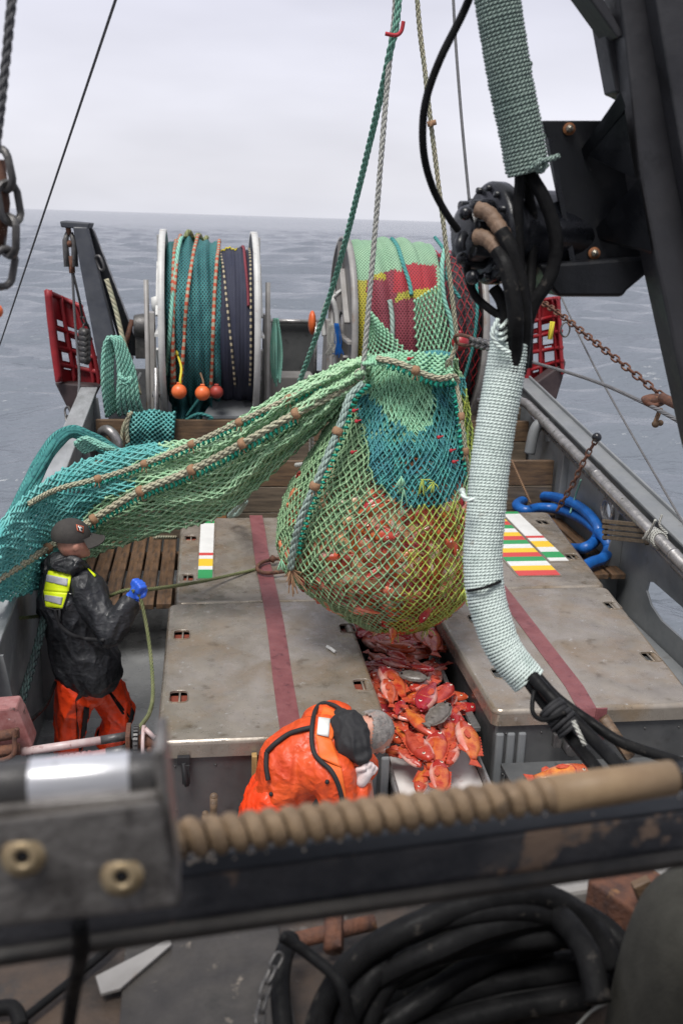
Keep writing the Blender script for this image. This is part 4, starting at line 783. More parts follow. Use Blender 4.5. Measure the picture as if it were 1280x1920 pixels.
rope('wire_rope', 'thick twisted grey wire rope at the upper left edge', [P(70, -350, y=2.0), P(25, -15, y=2.0), P(12, 110, y=2.0), P(-8, 285, y=2.0)], .009, 'wire', real=True, cat='wire')
mb = MB(); chain(mb, spline([P(0, 285, y=2.3), P(10, 330, y=2.3), P(22, 400, y=2.3), P(14, 470, y=2.3), P(-4, 560, y=2.3)]), .05, .0085); ob('chain', mb, M['darkiron'], None, 'heavy grey chain hanging at the left edge against the sea', 'chain')
mb = MB(); mb.tube([P(-8, 300, y=2.32), P(2, 380, y=2.32), P(-6, 460, y=2.32)], .02); ob('chain_plate', mb, M['rust'], None, 'rusty plate behind the heavy chain at the left edge', 'fitting')
mb = MB(); mb.ball(P(-8, 583, y=3), .022); ob('ball_float', mb, M['orange'], None, 'orange float just showing at the left edge below the heavy chain', 'float', 'ball floats')
# rusty chain and shackle at the right
rc = [P(1013, 565, y=8.6), P(1050, 590, y=8.2), P(1100, 630, y=7.8), P(1160, 678, y=7.4), P(1243, 745, y=7.0)]
mb = MB(); chain(mb, spline(rc, 10), .046, .0085); ob('chain', mb, M['rust'], None, 'rusty orange chain stretched over the sea to the right', 'chain')
sh = thing('shackle', P(1240, 755, y=5.4), 'rusted shackle cluster with tied rope ends near the black post', 'shackle')
mb = MB(); mb.ball(P(1222, 752, y=5.45), (.06, .03, .035)); mb.tube(spline([P(1205, 748, y=5.5), P(1225, 760, y=5.4), P(1245, 752, y=5.45), P(1230, 742, y=5.5)], closed=True), .014, 8, closed=True); mb.tube([P(1240, 745, y=5.4), P(1280, 765, y=5.2)], .03); mb.tube([P(1262, 735, y=5.4), P(1275, 775, y=5.2)], .018); ob('bow', mb, M['rust'], sh)
mb = MB(); mb.tube(spline([P(1238, 765, y=5.35), P(1232, 780, y=5.35), P(1226, 796, y=5.35)]), .014); mb.ball(P(1228, 795, y=5.35), .022); mb.ball(P(1237, 793, y=5.35), .018); ob('rope_tail', mb, M['r_brown'], sh)
mb = MB(); mb.tube([P(1035, 603, y=8.6), P(1030, 636, y=8.6)], .022, 6); ob('yellow_tag', mb, M['t_yel'], None, 'yellow lashing hanging from the rusty chain', 'lashing')
mb = MB(); c = P(1059, 618, y=8.4); mb.tube([c+Vector((.04*math.cos(a), 0, .062*math.sin(a))) for a in np.linspace(0, 2*PI, 19)[:-1]], .008, 6, closed=True); ob('ring', mb, M['darkiron'], None, 'small open metal ring under the rusty chain', 'ring')
# short rail chain, ties, grating, blue hose
mb = MB(); chain(mb, [P(1118, 822, y=8.7), P(1095, 862, y=8.75), P(1075, 905, y=8.85), P(1042, 960, y=9.0)], .045, .0085); ob('chain', mb, M['rust'], None, 'dark rusty chain looped from the right rail down to the blue hose', 'chain')
mb = MB(); mb.ball(P(1118, 820, y=8.65), .045); ob('rail_cleat', mb, M['black'], None, 'black knob on the right rail holding the rusty chain', 'fitting')
mb = MB()
def hp(x, y_, z_):
    z_ -= .12*(y_ > 1075 or (1020 < y_ < 1030 and x < 1090))
    p = P(x, y_, z=z_); return p if p.x < 3.66 else P(x, y_, x=3.66)
ring = [hp(x, y_, .84+.03*min(k, 4)/4+.03*k/20) for k, (x, y_) in enumerate(((1050, 1085), (1080, 1070), (1108, 1055), (1129, 1047), (1140, 1030), (1135, 1012), (1114, 991), (1090, 973), (1048, 955), (1010, 952), (985, 957), (968, 946), (998, 932), (1039, 932), (1078, 946), (1108, 970), (1121, 994), (1114, 1015), (1096, 1027), (1075, 1029), (1040, 1025)))]
mb.tube(spline(ring, 6), .052, 14, vscale=.3); ob('blue_hose', mb, M['blue'], None, 'coiled blue hose lying on the planks beside the right bin', 'hose')
for k, (x, y_) in enumerate(((1082, 940), (1100, 965))): rope('tie_cord', ('thin mint cord knotted round the blue hose nearest the rusty chain', 'thin mint cord hanging over the outer turn of the blue hose')[k], [P(x+6, y_-40 if k == 0 else y_-10, y=8.9), P(x-4, y_-10, y=9.2), P(x-14 if k == 0 else x-1, y_+22, y=9.2)], .009, 'r_mint', cat='cord')
g = thing('wooden_grating', P(1170, 990, y=8.0), 'grey ribbed wooden grating tied below the right pipe rail', 'grating')
for k in range(4):
    mb = MB(); a, b = P(1130, 977+k*10, y=8.15), P(1219, 986+k*10, y=7.5); d = (b-a).normalized(); rot = Matrix((d, Vector((0, 0, 1)).cross(d), Vector((0, 0, 1)))).transposed(); mb.box((a+b)/2, ((b-a).length, .03, .035), rot); ob('slat', mb, M['woodgrey'], g, bevel=.004)
mb = MB()
for f_ in (.06, .94): p = lerp(P(1130, 995, y=8.18), P(1219, 1004, y=7.53), f_); mb.box(p, (.03, .02, .17))
obs('batten', mb, M['woodgrey'], g)
mb = MB(); 
for k in range(4): c = Vector((XR-.1, 7.28+.05*k, zR(7.3)-.05)); mb.tube([c+Vector((.062*math.cos(a), .02*math.sin(a+k), .062*math.sin(a))) for a in np.linspace(0, 2*PI, 15)[:-1]], .009, 6, closed=True)
mb.tube(spline([P(1228, 975, y=7.1), P(1215, 1000, y=7.2), P(1205, 1010, y=7.3)]), .012, 6); mb.tube(spline([P(1240, 965, y=7.0), P(1236, 985, y=7.0), P(1250, 1000, y=7.0)]), .01, 6); ob('lashing', mb, M['r_pale'], None, 'pale mint lashing around the right pipe rail above the grating', 'lashing')
rope('rope', 'thin brown rope slanting down to the right bin from the plank barrier', [P(958, 862, y=9.95), P(995, 945, y=9.6)], .012, 'r_brown')

# ================================================================== NETTING OVER THE LEFT SIDE
YS = lambda px: float(np.interp(px, [-40, 0, 50, 105, 180, 680], [5.75, 5.88, 6.3, 6.8, 6.95, 6.12]))
TOP = [(-30, 1020), (20, 960), (70, 915), (120, 880), (200, 850), (300, 832), (380, 822), (450, 782), (560, 718), (640, 682), (684, 668)]
BOT = [(-30, 1130), (20, 1122), (70, 1105), (130, 1068), (200, 1032), (320, 995), (420, 965), (500, 895), (590, 812), (645, 760), (682, 735)]
tp = spline([Vector((*q, 0)) for q in TOP], 10); bt = spline([Vector((*q, 0)) for q in BOT], 10)
def sleeve(u, v, off=0):
    k = v*(len(tp)-1); i = min(int(k), len(tp)-2); f = k-i; a = tp[i].lerp(tp[i+1], f); b = bt[i].lerp(bt[i+1], f); q = a.lerp(b, u)
    w = min(1, (b-a).length/100)
    return P(q.x, q.y, y=YS(q.x)+off-.16*w*math.sin(PI*min(1, max(0, u)))+(.014+.036*min(1, max(0, v-.35)*2.5))*w*math.cos(u*PI*7+.9*math.sin(v*6)))
sn = thing('net_sleeve', sleeve(.5, .5), 'long green to teal net sleeve pulled from the left rail to the hanging bag', 'net')
tealp = lambda u, v: 1 if v < .50-.22*u+.03*math.sin(u*20) else 0
mb = MB(); diamond(mb, sleeve, 17, 80, .0078, pick=tealp, jit=.006); ob('netting', mb, [M['t_green'], M['t_teal']], sn)
mb = MB(); diamond(mb, lambda u, v: sleeve(u, v, .09)+Vector((.03, 0, .015)), 20, 96, .0072, pick=tealp, knot=0, jit=.004); ob('under_layer', mb, [M['t_green'], M['t_teal']], sn)
mb = MB(); diamond(mb, lambda u, v: sleeve(u*1.0, v, .16)+Vector((-.02, 0, -.01)), 24, 96, .0075, pick=tealp, knot=0); ob('under_layer', mb, [M['t_olive'], M['t_teal']], sn)
def laced(parent, pts, r, m, beads=None, wh=.32, bead_off=Vector((0, 0, -.03))):
    q = spline(pts, 12); mb = MB(); rope3(mb, q, r, 6); o = ob('bolt_rope', mb, M[m], parent)
    whips = []; s = resample(q, wh)
    for k, p in enumerate(s[1:-1]):
        d = (s[k+2]-s[k]).normalized(); mb = MB(); whips.append(mb); mb.tube([p-d*.024, p-d*.012, p+d*.012, p+d*.024], [r*1.1, r*1.4, r*1.4, r*1.1], 9); mb.tube([p-Vector((0, .01, 0)), p+Vector((.012, -.02, -.06))], .004, 5); mb.tube([p+d*.01, p+Vector((-.02, -.02, -.055))], .004, 5)
    for w_ in whips: ob('whipping', w_, M['t_tan'], o)
    if beads:
        mb = MB(); s = resample(q, .036)
        zz = []
        for k, p in enumerate(s):
            if beads(k/len(s)): c = p+bead_off; zz += [p+bead_off*.3, c+Vector((.008*math.sin(k), -.006, 0)), c+bead_off*.55, p+bead_off*.75]
        if len(zz) > 4: mb.tube(zz, [.006, .0125, .008, .006]*(len(zz)//4), 6); ob('lacing', mb, M['t_emer'], o)
sy = lambda px, py, d=.2: P(px, py, y=YS(px)-d)
laced(sn, [sy(640, 700, .06), sy(516, 759, .12), sy(441, 795, .13), sy(361, 832, .14), sy(280, 866, .16), sy(197, 894, .16), sy(110, 917, .16), sy(55, 945, .14)], .02, 'r_cream', lambda t: .05 < t < .75, .38)
laced(sn, [sy(668, 722, .08), sy(636, 735, .12), sy(542, 782, .2), sy(454, 832, .22), sy(351, 885, .22), sy(257, 924, .23), sy(167, 979, .23), sy(90, 1028, .21), sy(-10, 1090, .16)], .027, 'r_cream', lambda t: .12 < t < .72, .42, Vector((.008, 0, -.042)))
rope('rope', 'grey green rope loop hanging under the net sleeve onto the rear bin', [P(470, 905, y=6.9), P(463, 930, y=7.3), P(440, 955, y=8.6), P(430, 968, y=8.9), P(447, 962, y=8.9), P(461, 940, y=8.0)], .022, 'r_sage', real=True)
rope('rope', 'pale rope loop hanging behind the sleeve near the bag', [P(583, 790, y=7.4), P(583, 850, y=7.6), P(574, 868, y=7.8), P(555, 872, y=8)], .018, 'r_pale')
mb = MB(); c = P(416, 945, y=9.9); mb.box(c, (.09, .06, .42)); ob('timber_post', mb, mat('orange_brown_post', (.34, .15, .06), (.24, .10, .045), sc_=9, rough=.6), None, 'orange brown timber post behind the rear bin under the net', 'timber', bevel=.005)
# teal bundle across the rail and its rope turns
tb = thing('net_bundle', P(90, 850, y=8.2), 'bunched teal netting slung over the left rail toward the sea', 'net')
path = [P(235, 862, y=8.35), P(205, 845, y=8.35), P(170, 822, y=8.3), P(135, 810, y=8.25), P(105, 828, y=8.1), P(78, 872, y=7.8), P(45, 930, y=7.4), P(8, 1000, y=7.0), P(-30, 1050, y=6.8)]
q = spline(path, 10); fr = frames(q); 
for k in range(20):
    a = 2*PI*k/20*1.7; rr_ = .040 if k < 13 else .018; mb = MB(); o = [p+(fr[i][1]*math.cos(a+i*.02)+fr[i][2]*math.sin(a+i*.02))*(rr_+.02*noise.noise(Vector((i*.09, k*3.3, 0)))) for i, p in enumerate(q)]
    mb.tube(o, [(.012+.004*(k % 3))*(1+.3*noise.noise(Vector((i*.16, k*1.7, 4)))) for i in range(len(o))], 7, vscale=1); ob('net_strand', mb, M['n_bundle'] if k % 4 else M['r_teal'], tb)
mb = MB(); 
for k in range(6): rope3(mb, spline([P(142+3*k, 832+3*k, y=8.0), P(160+6*k, 822+3*k, y=7.9), P(185+7*k, 832+3*k, y=7.95), P(215+2*k, 855, y=8.1)], 8), .024, 5)
ob('rope_turns', mb, M['r_mint'], None, 'loose turns of pale green rope over the bunched teal netting', 'rope')
fn_ = thing('draped_net', P(285, 800, y=10.8), 'teal net flap draped over the far plank barrier', 'net')
def flap(u, v): return P(lerp(243, 327, u)-6*v*(1-u)-4*v*u, lerp(772, 836, v)+3*math.sin(u*9), y=10.94-.06*math.sin(PI*min(1, v*1.2))-.02*math.sin(u*14))
mb = MB(); diamond(mb, flap, 9, 14, .0095); ob('netting', mb, M['t_teal'], fn_)
mb = MB(); diamond(mb, lambda u, v: flap(u+.03, v)+Vector((0, .035, 0)), 16, 26, .012, knot=0); ob('under_layer', mb, M['n_bundle'], fn_)
mb = MB(); rope3(mb, spline([P(243, 775, y=10.85), P(238, 800, y=10.85), P(240, 832, y=10.85)], 8), .025, 5); mb.tube(spline([P(248, 772, y=10.9), P(232, 800, y=10.9), P(228, 835, y=10.9)]), .02); ob('edge_rope', mb, M['r_cream'], fn_)
rope('rope', 'teal slack rope crossing behind the net sleeve below the flap', [P(195, 858, y=9.3), P(245, 842, y=9.4), P(300, 838, y=9.4), P(330, 850, y=9.4)], .03, 'r_teal')

# ================================================================== THE HANGING BAG OF FISH
OUT = [(674, 686, 846), (686, 678, 850), (705, 664, 857), (740, 648, 866), (780, 630, 873), (820, 606, 880), (860, 579, 886), (900, 555, 892), (940, 536, 895), (980, 525, 896), (1020, 522, 894), (1055, 530, 888), (1085, 552, 878), (1115, 590, 862), (1140, 626, 840), (1158, 660, 812), (1170, 690, 783), (1177, 716, 757), (1180, 733, 739)]
BY = 6.25
acc = [0]
for a, b in zip(OUT, OUT[1:]): acc.append(acc[-1]+math.hypot(b[0]-a[0], (b[2]-b[1]-a[2]+a[1])/2))
acc = [a/acc[-1] for a in acc]
def row(v): return [float(np.interp(v, acc, [o[k] for o in OUT])) for k in range(3)]
def bag(u, v, off=0.0):
    v = min(1, max(0, v)); py, l, r = row(v); a, b = P(l, py, y=BY), P(r, py, y=BY); ph = 2*PI*u
    hw = (b-a).length/2; d = hw*(.9 if v > .25 else lerp(.42, .9, v/.25)); s = 1+off/max(hw, .05)
    amp = .09*max(0, 1-v/.42); s *= 1+amp*math.sin(11*ph)*(.6+.4*math.sin(3*ph+1))+.012*math.sin(5*ph+9*v)
    return (a+b)/2+(b-a)/2*math.cos(ph)*s+Vector((0, -1, 0))*math.sin(ph)*d*s
def bagpx(u, v):
    py, l, r = row(v); return (l+r)/2+(r-l)/2*math.cos(2*PI*u), py, math.sin(2*PI*u) > 0
BLUE_L = [(700, 664), (735, 667), (820, 672), (865, 682), (890, 712), (905, 745)]; 
def region(u, v):
    x, y, fr_ = bagpx(u, v)
    if not fr_: return 0
    wedge = float(np.interp(x, [664, 700, 735, 765, 790, 805], [690, 752, 775, 790, 770, 690]))
    bot = float(np.interp(x, [664, 672, 700, 745, 815, 855, 870], [700, 840, 885, 906, 904, 850, 700]))
    if y < wedge and x < 806: return 2
    if y < bot and y > 706 and x < 860: return 1
    if (x > 738-.13*(y-905)+8*math.sin(y*.3) and y > 904) or x > 858: return 3
    return 0
bg_ = thing('net_bag', bag(.25, 1), 'big hanging net bag packed with orange red fish over the chute', 'net bag')
vmap = lambda v: v**.88
NU, NV = 76, 68
for k, (nm, m) in enumerate((('green_mesh', 't_bag'), ('blue_mesh', 't_blue'), ('pale_mesh', 't_mint'), ('lime_mesh', 't_lime'))):
    mb = MB(); diamond(mb, lambda u, v: bag(u, vmap(v)), NU, NV, .0060, closed=True, jit=.0052, keep=None if k < 0 else (lambda u, v, k=k: region(u, vmap(min(1, v))) == k or False)); ob(nm, mb, M[m], bg_)
    if k in (1, 2):
        for q_ in (1, 2): mb = MB(); diamond(mb, lambda u, v: bag(u+.004*q_, vmap(v), -.016*q_), NU+6*q_, NV+8*q_, .0064, closed=True, jit=.006, keep=lambda u, v, k=k: region(u, vmap(min(1, v))) == k, knot=0); ob('doubled_mesh', mb, M[m], bg_)
def liner(u, v):
    x, y, fr_ = bagpx(u, v)
    if not fr_: return y < 1000
    return x < float(np.interp(y, [690, 735, 890, 990, 1060, 1075], [690, 690, 620, 575, 556, 500])) or y < 800
for o_, nn_ in ((-.022, 74), (-.045, 88)):
    mb = MB(); diamond(mb, lambda u, v: bag(u+o_, v*.85, o_), nn_, 56, .0066, closed=True, knot=0, jit=.005, keep=lambda u, v: liner(u, v*.85)); ob('inner_liner', mb, M['t_olive'], bg_)
# blue tuck over the top and the gathered top edge
mb = MB()
def tuck(u, v): return P(lerp(790, 842, u), lerp(700, 664, v)-4*math.sin(PI*u), y=6.02+.12*v-.05*math.sin(PI*u))
diamond(mb, tuck, 11, 12, .0075); ob('blue_tuck', mb, M['t_blue'], bg_)
def gather(u, v): return P(lerp(683, 848, v), lerp(float(np.interp(v, [0, .2, .6, 1], [674, 665, 660, 668])), float(np.interp(v, [0, .3, .65, 1], [682, 684, 708, 712])), u), y=5.93+.10*(1-u)+.018*math.sin(v*34+u*2))
mb = MB(); diamond(mb, gather, 5, 30, .0075, jit=.003); ob('gathered_edge', mb, M['t_mint'], bg_)
laced(bg_, [P(706, 672, y=5.95), P(735, 677, y=5.9), P(765, 688, y=5.87), P(795, 702, y=5.86), P(825, 710, y=5.88), P(850, 706, y=5.95), P(858, 720, y=6.0)], .021, 'r_cream', lambda t: .1 < t < .95, .25, Vector((0, 0, -.036)))
laced(bg_, [P(680, 720, y=5.98), P(655, 745, y=5.9), P(640, 790, y=5.86), P(618, 845, y=5.83), P(598, 893, y=5.82), P(577, 940, y=5.83), P(560, 985, y=5.85), P(549, 1035, y=5.9), P(545, 1068, y=5.93)], .025, 'r_sage', lambda t: t < .9, .36, Vector((.035, 0, -.01)))
laced(bg_, [P(853, 715, y=5.98), P(862, 760, y=5.93), P(866, 800, y=5.9), P(874, 860, y=5.9), P(882, 920, y=5.95)], .016, 'r_cream', lambda t: True, .22, Vector((-.02, 0, -.02)))
mb = MB()
for k in range(26): a = rng.normal(size=3)*.02; mb.tube(spline([P(546, 1065, y=5.93), P(548, 1078, y=5.93)+Vector(a), P(552, 1092, y=5.93)+Vector(a)*2.4], 4), .004, 5)
ob('frayed_end', mb, M['t_tan'], bg_)
mb = MB()
for px, py, m in ((752, 895, 0), (755, 915, 0), (742, 1172, 1), (735, 1182, 1), (800, 1176, 1), (870, 1105, 1), (812, 905, 1), (790, 900, 1), (528, 1050, 0)):
    mb = MB()
    for k in range(9): a = Vector(rng.normal(size=3))*.014; p = P(px, py, y=5.72 if 900 > px > 560 and py < 1150 else 6.0); mb.tube([p, p+a*1.2+Vector((0, -.01, -.02)), p+a*2+Vector((0, -.01, -.05))], .0035, 5)
    mb.ball(P(px, py, y=5.72 if 900 > px > 560 and py < 1150 else 6.0), .008, n=6); ob('loose_twine', mb, M['t_lime'] if m else M['t_mint'], bg_)
mb = MB()
for px, py in ((660, 848), (668, 790), (845, 845), (818, 885), (663, 770), (850, 866), (822, 820), (766, 673)): mb.ball(P(px, py, y=5.85 if py > 700 else 5.86), .013, n=8); mb.tube([P(px, py, y=5.85), P(px+9, py-3, y=5.84)], .005, 5)
obs('red_tie', mb, M['t_red'], bg_)
mb = MB(); c = P(674, 703, y=6.0); mb.tube([c+Vector((.03*math.cos(a), 0, .036*math.sin(a))) for a in np.linspace(0, 2*PI, 17)[:-1]], .005, 6, closed=True); c = P(841, 684, y=5.98); mb.tube([c+Vector((.02*math.cos(a), 0, .036*math.sin(a))) for a in np.linspace(0, 2*PI, 17)[:-1]], .005, 6, closed=True); ob('lifting_ring', mb, M['bolt'], bg_)
# lifting ropes
rope('lifting_rope', 'pale grey lifting rope down to the left corner of the bag', [P(757, -420, y=5.95), P(742, -15, y=6.0), P(733, 80, y=6.0), P(722, 200, y=6.0), P(704, 420, y=6.0), P(683, 664, y=5.99), P(680, 696, y=5.99)], .017, 'r_pale', real=True)
rope('lifting_rope', 'twisted green rope running down behind the net sleeve', [P(761, -420, y=5.9), P(748, -15, y=5.95), P(728, 110, y=6.0), P(690, 280, y=6.4), P(640, 480, y=7.0), P(600, 610, y=7.4), P(556, 730, y=7.8)], .021, 'r_green', real=True)
rope('lifting_rope', 'pale cream lifting rope down to the hook by the red float', [P(763, -420, y=6.0), P(781, -15, y=6.0), P(797, 140, y=6.0), P(806, 220, y=6.0), P(832, 430, y=6.0), P(852, 600, y=6.0), P(856, 640, y=6.0), P(847, 668, y=6.0), P(838, 690, y=6.0)], .015, 'r_cream', real=True)
mb = MB(); mb.tube([P(808, 226, y=5.98), P(810, 236, y=5.98)], .027, 8); ob('rope_knot', mb, M['t_tan'], None, 'small knot in the cream lifting rope against the sky', 'knot')
rope('seizing', 'red seizing tied across the lifting ropes high above the bag', [P(722, 63, y=5.9), P(742, 66, y=5.9), P(752, 58, y=5.9), P(756, 40, y=5.9)], .011, 't_red', cat='seizing')
hk = thing('steel_hook', P(880, 640, y=5.9), 'rusty steel hook with short chain catching the cream lifting rope', 'hook')
mb = MB(); mb.tube(spline([P(852, 632, y=5.95), P(862, 628, y=5.9), P(884, 634, y=5.88), P(890, 642, y=5.88), P(878, 648, y=5.9), P(858, 644, y=5.98)], closed=True), .011, 8, closed=True); ob('ring', mb, M['rust'], hk)
mb = MB(); chain(mb, [P(886, 640, y=5.88), P(915, 648, y=5.4), P(950, 655, y=5.0)], .055, .011); ob('chain', mb, M['darkiron'], hk)
# ================================================================== FISH
def fishmat(name, back, side, low, head, rnd=.5):
    """back-to-belly colouring along the fish's own height, redder head, blotches"""
    m = mat(name, side, back, sc_=6, rough=.16, rough2=.32, coat=.3, bump=.14, bsc=70, rand=rnd, lo=.45, hi=.62); nt = m.node_tree; N, L = nt.nodes, nt.links
    B = N['Principled BSDF']; src = B.inputs['Base Color'].links[0].from_node; hs = src; prev = hs.inputs['Color'].links[0].from_socket
    tc = N.new('ShaderNodeTexCoord'); sx = N.new('ShaderNodeSeparateXYZ'); L.new(tc.outputs['Object'], sx.inputs[0])
    nz = N.new('ShaderNodeTexNoise'); nz.inputs['Scale'].default_value = 7; L.new(tc.outputs['Object'], nz.inputs['Vector'])
    def ramp(sock, a, b, amp):
        ad = N.new('ShaderNodeMath'); ad.operation = 'MULTIPLY_ADD'; ad.inputs[1].default_value = amp; L.new(nz.outputs['Fac'], ad.inputs[0]); L.new(sock, ad.inputs[2])
        r = N.new('ShaderNodeMapRange'); r.inputs[1].default_value = a+amp*.5; r.inputs[2].default_value = b+amp*.5; L.new(ad.outputs[0], r.inputs[0]); return r.outputs[0]
    for f, c in ((ramp(sx.outputs[2], .08, .16, .16), back), (ramp(sx.outputs[2], -.04, -.11, .12), low), (ramp(sx.outputs[0], .17, .27, .16), head), (ramp(sx.outputs[0], -.25, -.36, .05), back)):
        x = N.new('ShaderNodeMix'); x.data_type = 'RGBA'; L.new(f, x.inputs[0]); L.new(prev, x.inputs[6]); x.inputs[7].default_value = (*c, 1); prev = x.outputs[2]
    L.new(prev, hs.inputs['Color']); return m
M['fish'] = fishmat('orange_rockfish_skin', (.42, .03, .018), (.60, .13, .035), (.62, .26, .19), (.42, .026, .026))
M['fishred'] = fishmat('crimson_rockfish_skin', (.32, .018, .022), (.46, .05, .042), (.62, .30, .28), (.40, .022, .028))
M['fishpale'] = fishmat('pale_rockfish_skin', (.72, .22, .10), (.84, .52, .36), (.88, .74, .64), (.72, .18, .11))
def fish_mesh(body_m):
    """rockfish: head +x, back +z, thin along y; unit length 1 -> returns part builders"""
    prof = [(x_, h_*.92, w_*1.0, d_) for x_, h_, w_, d_ in [(-.36, .045, .02, .0), (-.30, .055, .03, 0), (-.2, .09, .055, .004), (-.08, .145, .085, .006), (.05, .175, .105, .004), (.18, .178, .115, 0), (.30, .155, .11, -.006), (.40, .115, .09, -.014), (.46, .075, .066, -.022), (.495, .035, .035, -.03)]]
    mb = MB(); n = 16; vs = []; uv = []
    X = np.linspace(prof[0][0], prof[-1][0], 22)
    for x in X:
        h, w, dz = ip(prof, x)
        for j in range(n+1):
            a = 2*PI*j/n; vs.append((x, w*.80*math.sin(a)*(1 if abs(math.sin(a)) > .3 else .9), dz+h*math.cos(a))); uv.append((j/n, x))
    w_ = n+1; fs = [(i*w_+j, i*w_+j+1, (i+1)*w_+j+1, (i+1)*w_+j) for i in range(len(X)-1) for j in range(n)]; fs.append(tuple(j for j in range(n))); fs.append(tuple((len(X)-1)*w_+j for j in range(n-1, -1, -1)))
    mb.add(vs, fs, 0, uv)
    # pale belly faces
    for k, f in enumerate(mb.f[:-2]):
        c = sum(mb.v[i][2] for i in f)/4; x = sum(mb.v[i][0] for i in f)/4; h, w, dz = ip(prof, x)
        if c-dz < -.62*h and -.2 < x < .42: mb.m[k] = 1
    # gill cover and jaw lines
    jaw = MB()
    for s in (-1, 1):
        jaw.tube([(.22, s*.076, .09), (.245, s*.092, .02), (.23, s*.084, -.06), (.19, s*.055, -.12)], .008, 5); jaw.tube([(.49, s*.026, -.03), (.43, s*.06, -.055), (.38, s*.076, -.07)], .006, 5)
    tail = MB(); pts = [(-.34, .04), (-.40, .055), (-.48, .085), (-.478, .04), (-.47, 0), (-.478, -.04), (-.48, -.085), (-.40, -.055), (-.34, -.04)]; tail.poly([pts], lambda a, b, q: Vector((a, q-.006, b)), .012)
    dors = MB(); up = [(.22-.035*k, .160+(.034 if k % 2 == 0 else .018)-.0028*k) for k in range(13)]; dors.poly([[(.24, .14)]+up+[(-.24, .07), (-.22, .045), (0, .13)]], lambda a, b, q: Vector((a, q-.006, b)), .012)
    vent = MB(); vent.poly([[(-.06, -.12), (-.1, -.18), (-.18, -.15), (-.22, -.06)]], lambda a, b, q: Vector((a, q-.006, b)), .012)
    pecs = []
    for s in (-1, 1):
        p = MB(); p.poly([[(.19, -.05), (.12, -.005), (.02, -.01), (-.03, -.05), (.02, -.085), (.10, -.095)]], lambda a, b, q, s=s: Vector((a, s*(.086+.008*(.2-a)/.25+q), b)), .006); pecs.append(p)
    eyes = []
    for s in (-1, 1):
        e = MB(); e.ball((.365, s*.070, .035), (.026, .014, .026), n=12, m=0); e.ball((.365, s*.079, .035), (.0165, .008, .0165), n=10, m=1); eyes.append(e)
    return mb, jaw, tail, dors, vent, pecs, eyes
def fish_proto(bm, name):
    mb, jaw, tail, dors, vent, pecs, eyes = fish_mesh(bm)
    o = ob(name, mb, [M[bm], M['belly']], recentre=False)
    b = obs('jaw_line', jaw, M['fishred'], o, recentre=False)
    for nm, q in (('tail_fin', tail), ('dorsal_fin', dors), ('anal_fin', vent)): ob(nm, q, M['fin'], o, recentre=False)
    for q in pecs: ob('pectoral_fin', q, M['fin'], o, recentre=False)
    for q in eyes: ob('eye', q, [M['fisheye'], M['pupil']], o, recentre=False)
    return o
def dup(o, mw, first=[]):
    c = o.copy(); COL.objects.link(c); c.matrix_world = mw
    for ch in o.children: q = ch.copy(); COL.objects.link(q); q.parent = c
    return c
def simple(bm, name, small=1.0):          # one-mesh fish for the bag
    mb, jaw, tail, dors, vent, pecs, eyes = fish_mesh(bm); A = MB()
    for q, off in ((mb, 0), (tail, 2), (dors, 2), (vent, 2), (pecs[0], 2), (pecs[1], 2), (eyes[0], 3), (eyes[1], 3)): A.add(q.v, q.f, 0, q.uv); A.m[-len(q.f):] = [m+off for m in q.m]
    return ob(name, A, [M[bm], M['belly'], M['fin'], M['fisheye'], M['pupil']], recentre=False)
def frame_m(c, fwd, nrm, L_, roll=0):     # fwd -> +x, nrm -> +y
    x = Vector(fwd).normalized(); y = Vector(nrm); y = (y-x*y.dot(x)).normalized(); z = x.cross(y)
    return Matrix(((x.x*L_, y.x*L_, z.x*L_, c.x), (x.y*L_, y.y*L_, z.y*L_, c.y), (x.z*L_, y.z*L_, z.z*L_, c.z), (0, 0, 0, 1)))
# fish packed in the bag
core = MB(); core.grid(lambda u, v: bag(u, lerp(.36, .992, v), -.018-.060*min(1, noise.voronoi(bag(u, lerp(.36, .992, v), -.04)*Vector((12, 12, 15)) if False else bag(u, lerp(.36, .992, v), -.04)*12)[0][0])-.06*max(0, .2-v)), 200, 110); core.ball(bag(.25, .40)*.5+bag(.75, .40)*.5, (.28, .26, .1)); ob('fish_mass', core, M['fishmass'], None, 'dark red mass of fish deep inside the hanging bag', 'fish', kind='stuff')
pr = [simple('fish', 'packed_fish'), simple('fishred', 'packed_fish'), simple('fishpale', 'packed_fish')]; used = [False]*3; k = 0
while k < 250:
    v = .34+.66*rng.random()**.8; u = rng.random()
    if math.sin(2*PI*u) < -.35 and rng.random() < .8: continue
    py, l, r = row(v)
    if rng.random() > max(.12, (r-l)/372): continue
    c = bag(u, v, -.047-.016*rng.random()-.10*max(0, v-.78)/.22); du = bag(u+.01, v, -.05)-bag(u-.01, v, -.05); dv = bag(u, min(1, v+.01), -.05)-bag(u, v-.01, -.05)
    if du.length < 1e-4 or dv.length < 1e-4: continue
    du.normalize(); dv.normalize(); nn = du.cross(dv)
    if nn.dot(c-Vector((1.2, BY, 1.75))) < 0: nn = -nn
    a = rng.random()*2*PI; f = du*math.cos(a)+dv*math.sin(a); t_ = int(rng.choice([0, 1, 2], p=[.40, .26, .34]))
    mw = frame_m(c, f+nn*rng.normal()*.12, nn+Vector(rng.normal(size=3))*.25, .27+.07*rng.random())
    o = pr[t_] if not used[t_] else pr[t_].copy()
    if used[t_]: COL.objects.link(o)
    used[t_] = True; o.matrix_world = mw; tag(o, 'orange red fish pressed against the mesh inside the hanging bag', 'fish', 'fish packed in the hanging bag'); k += 1
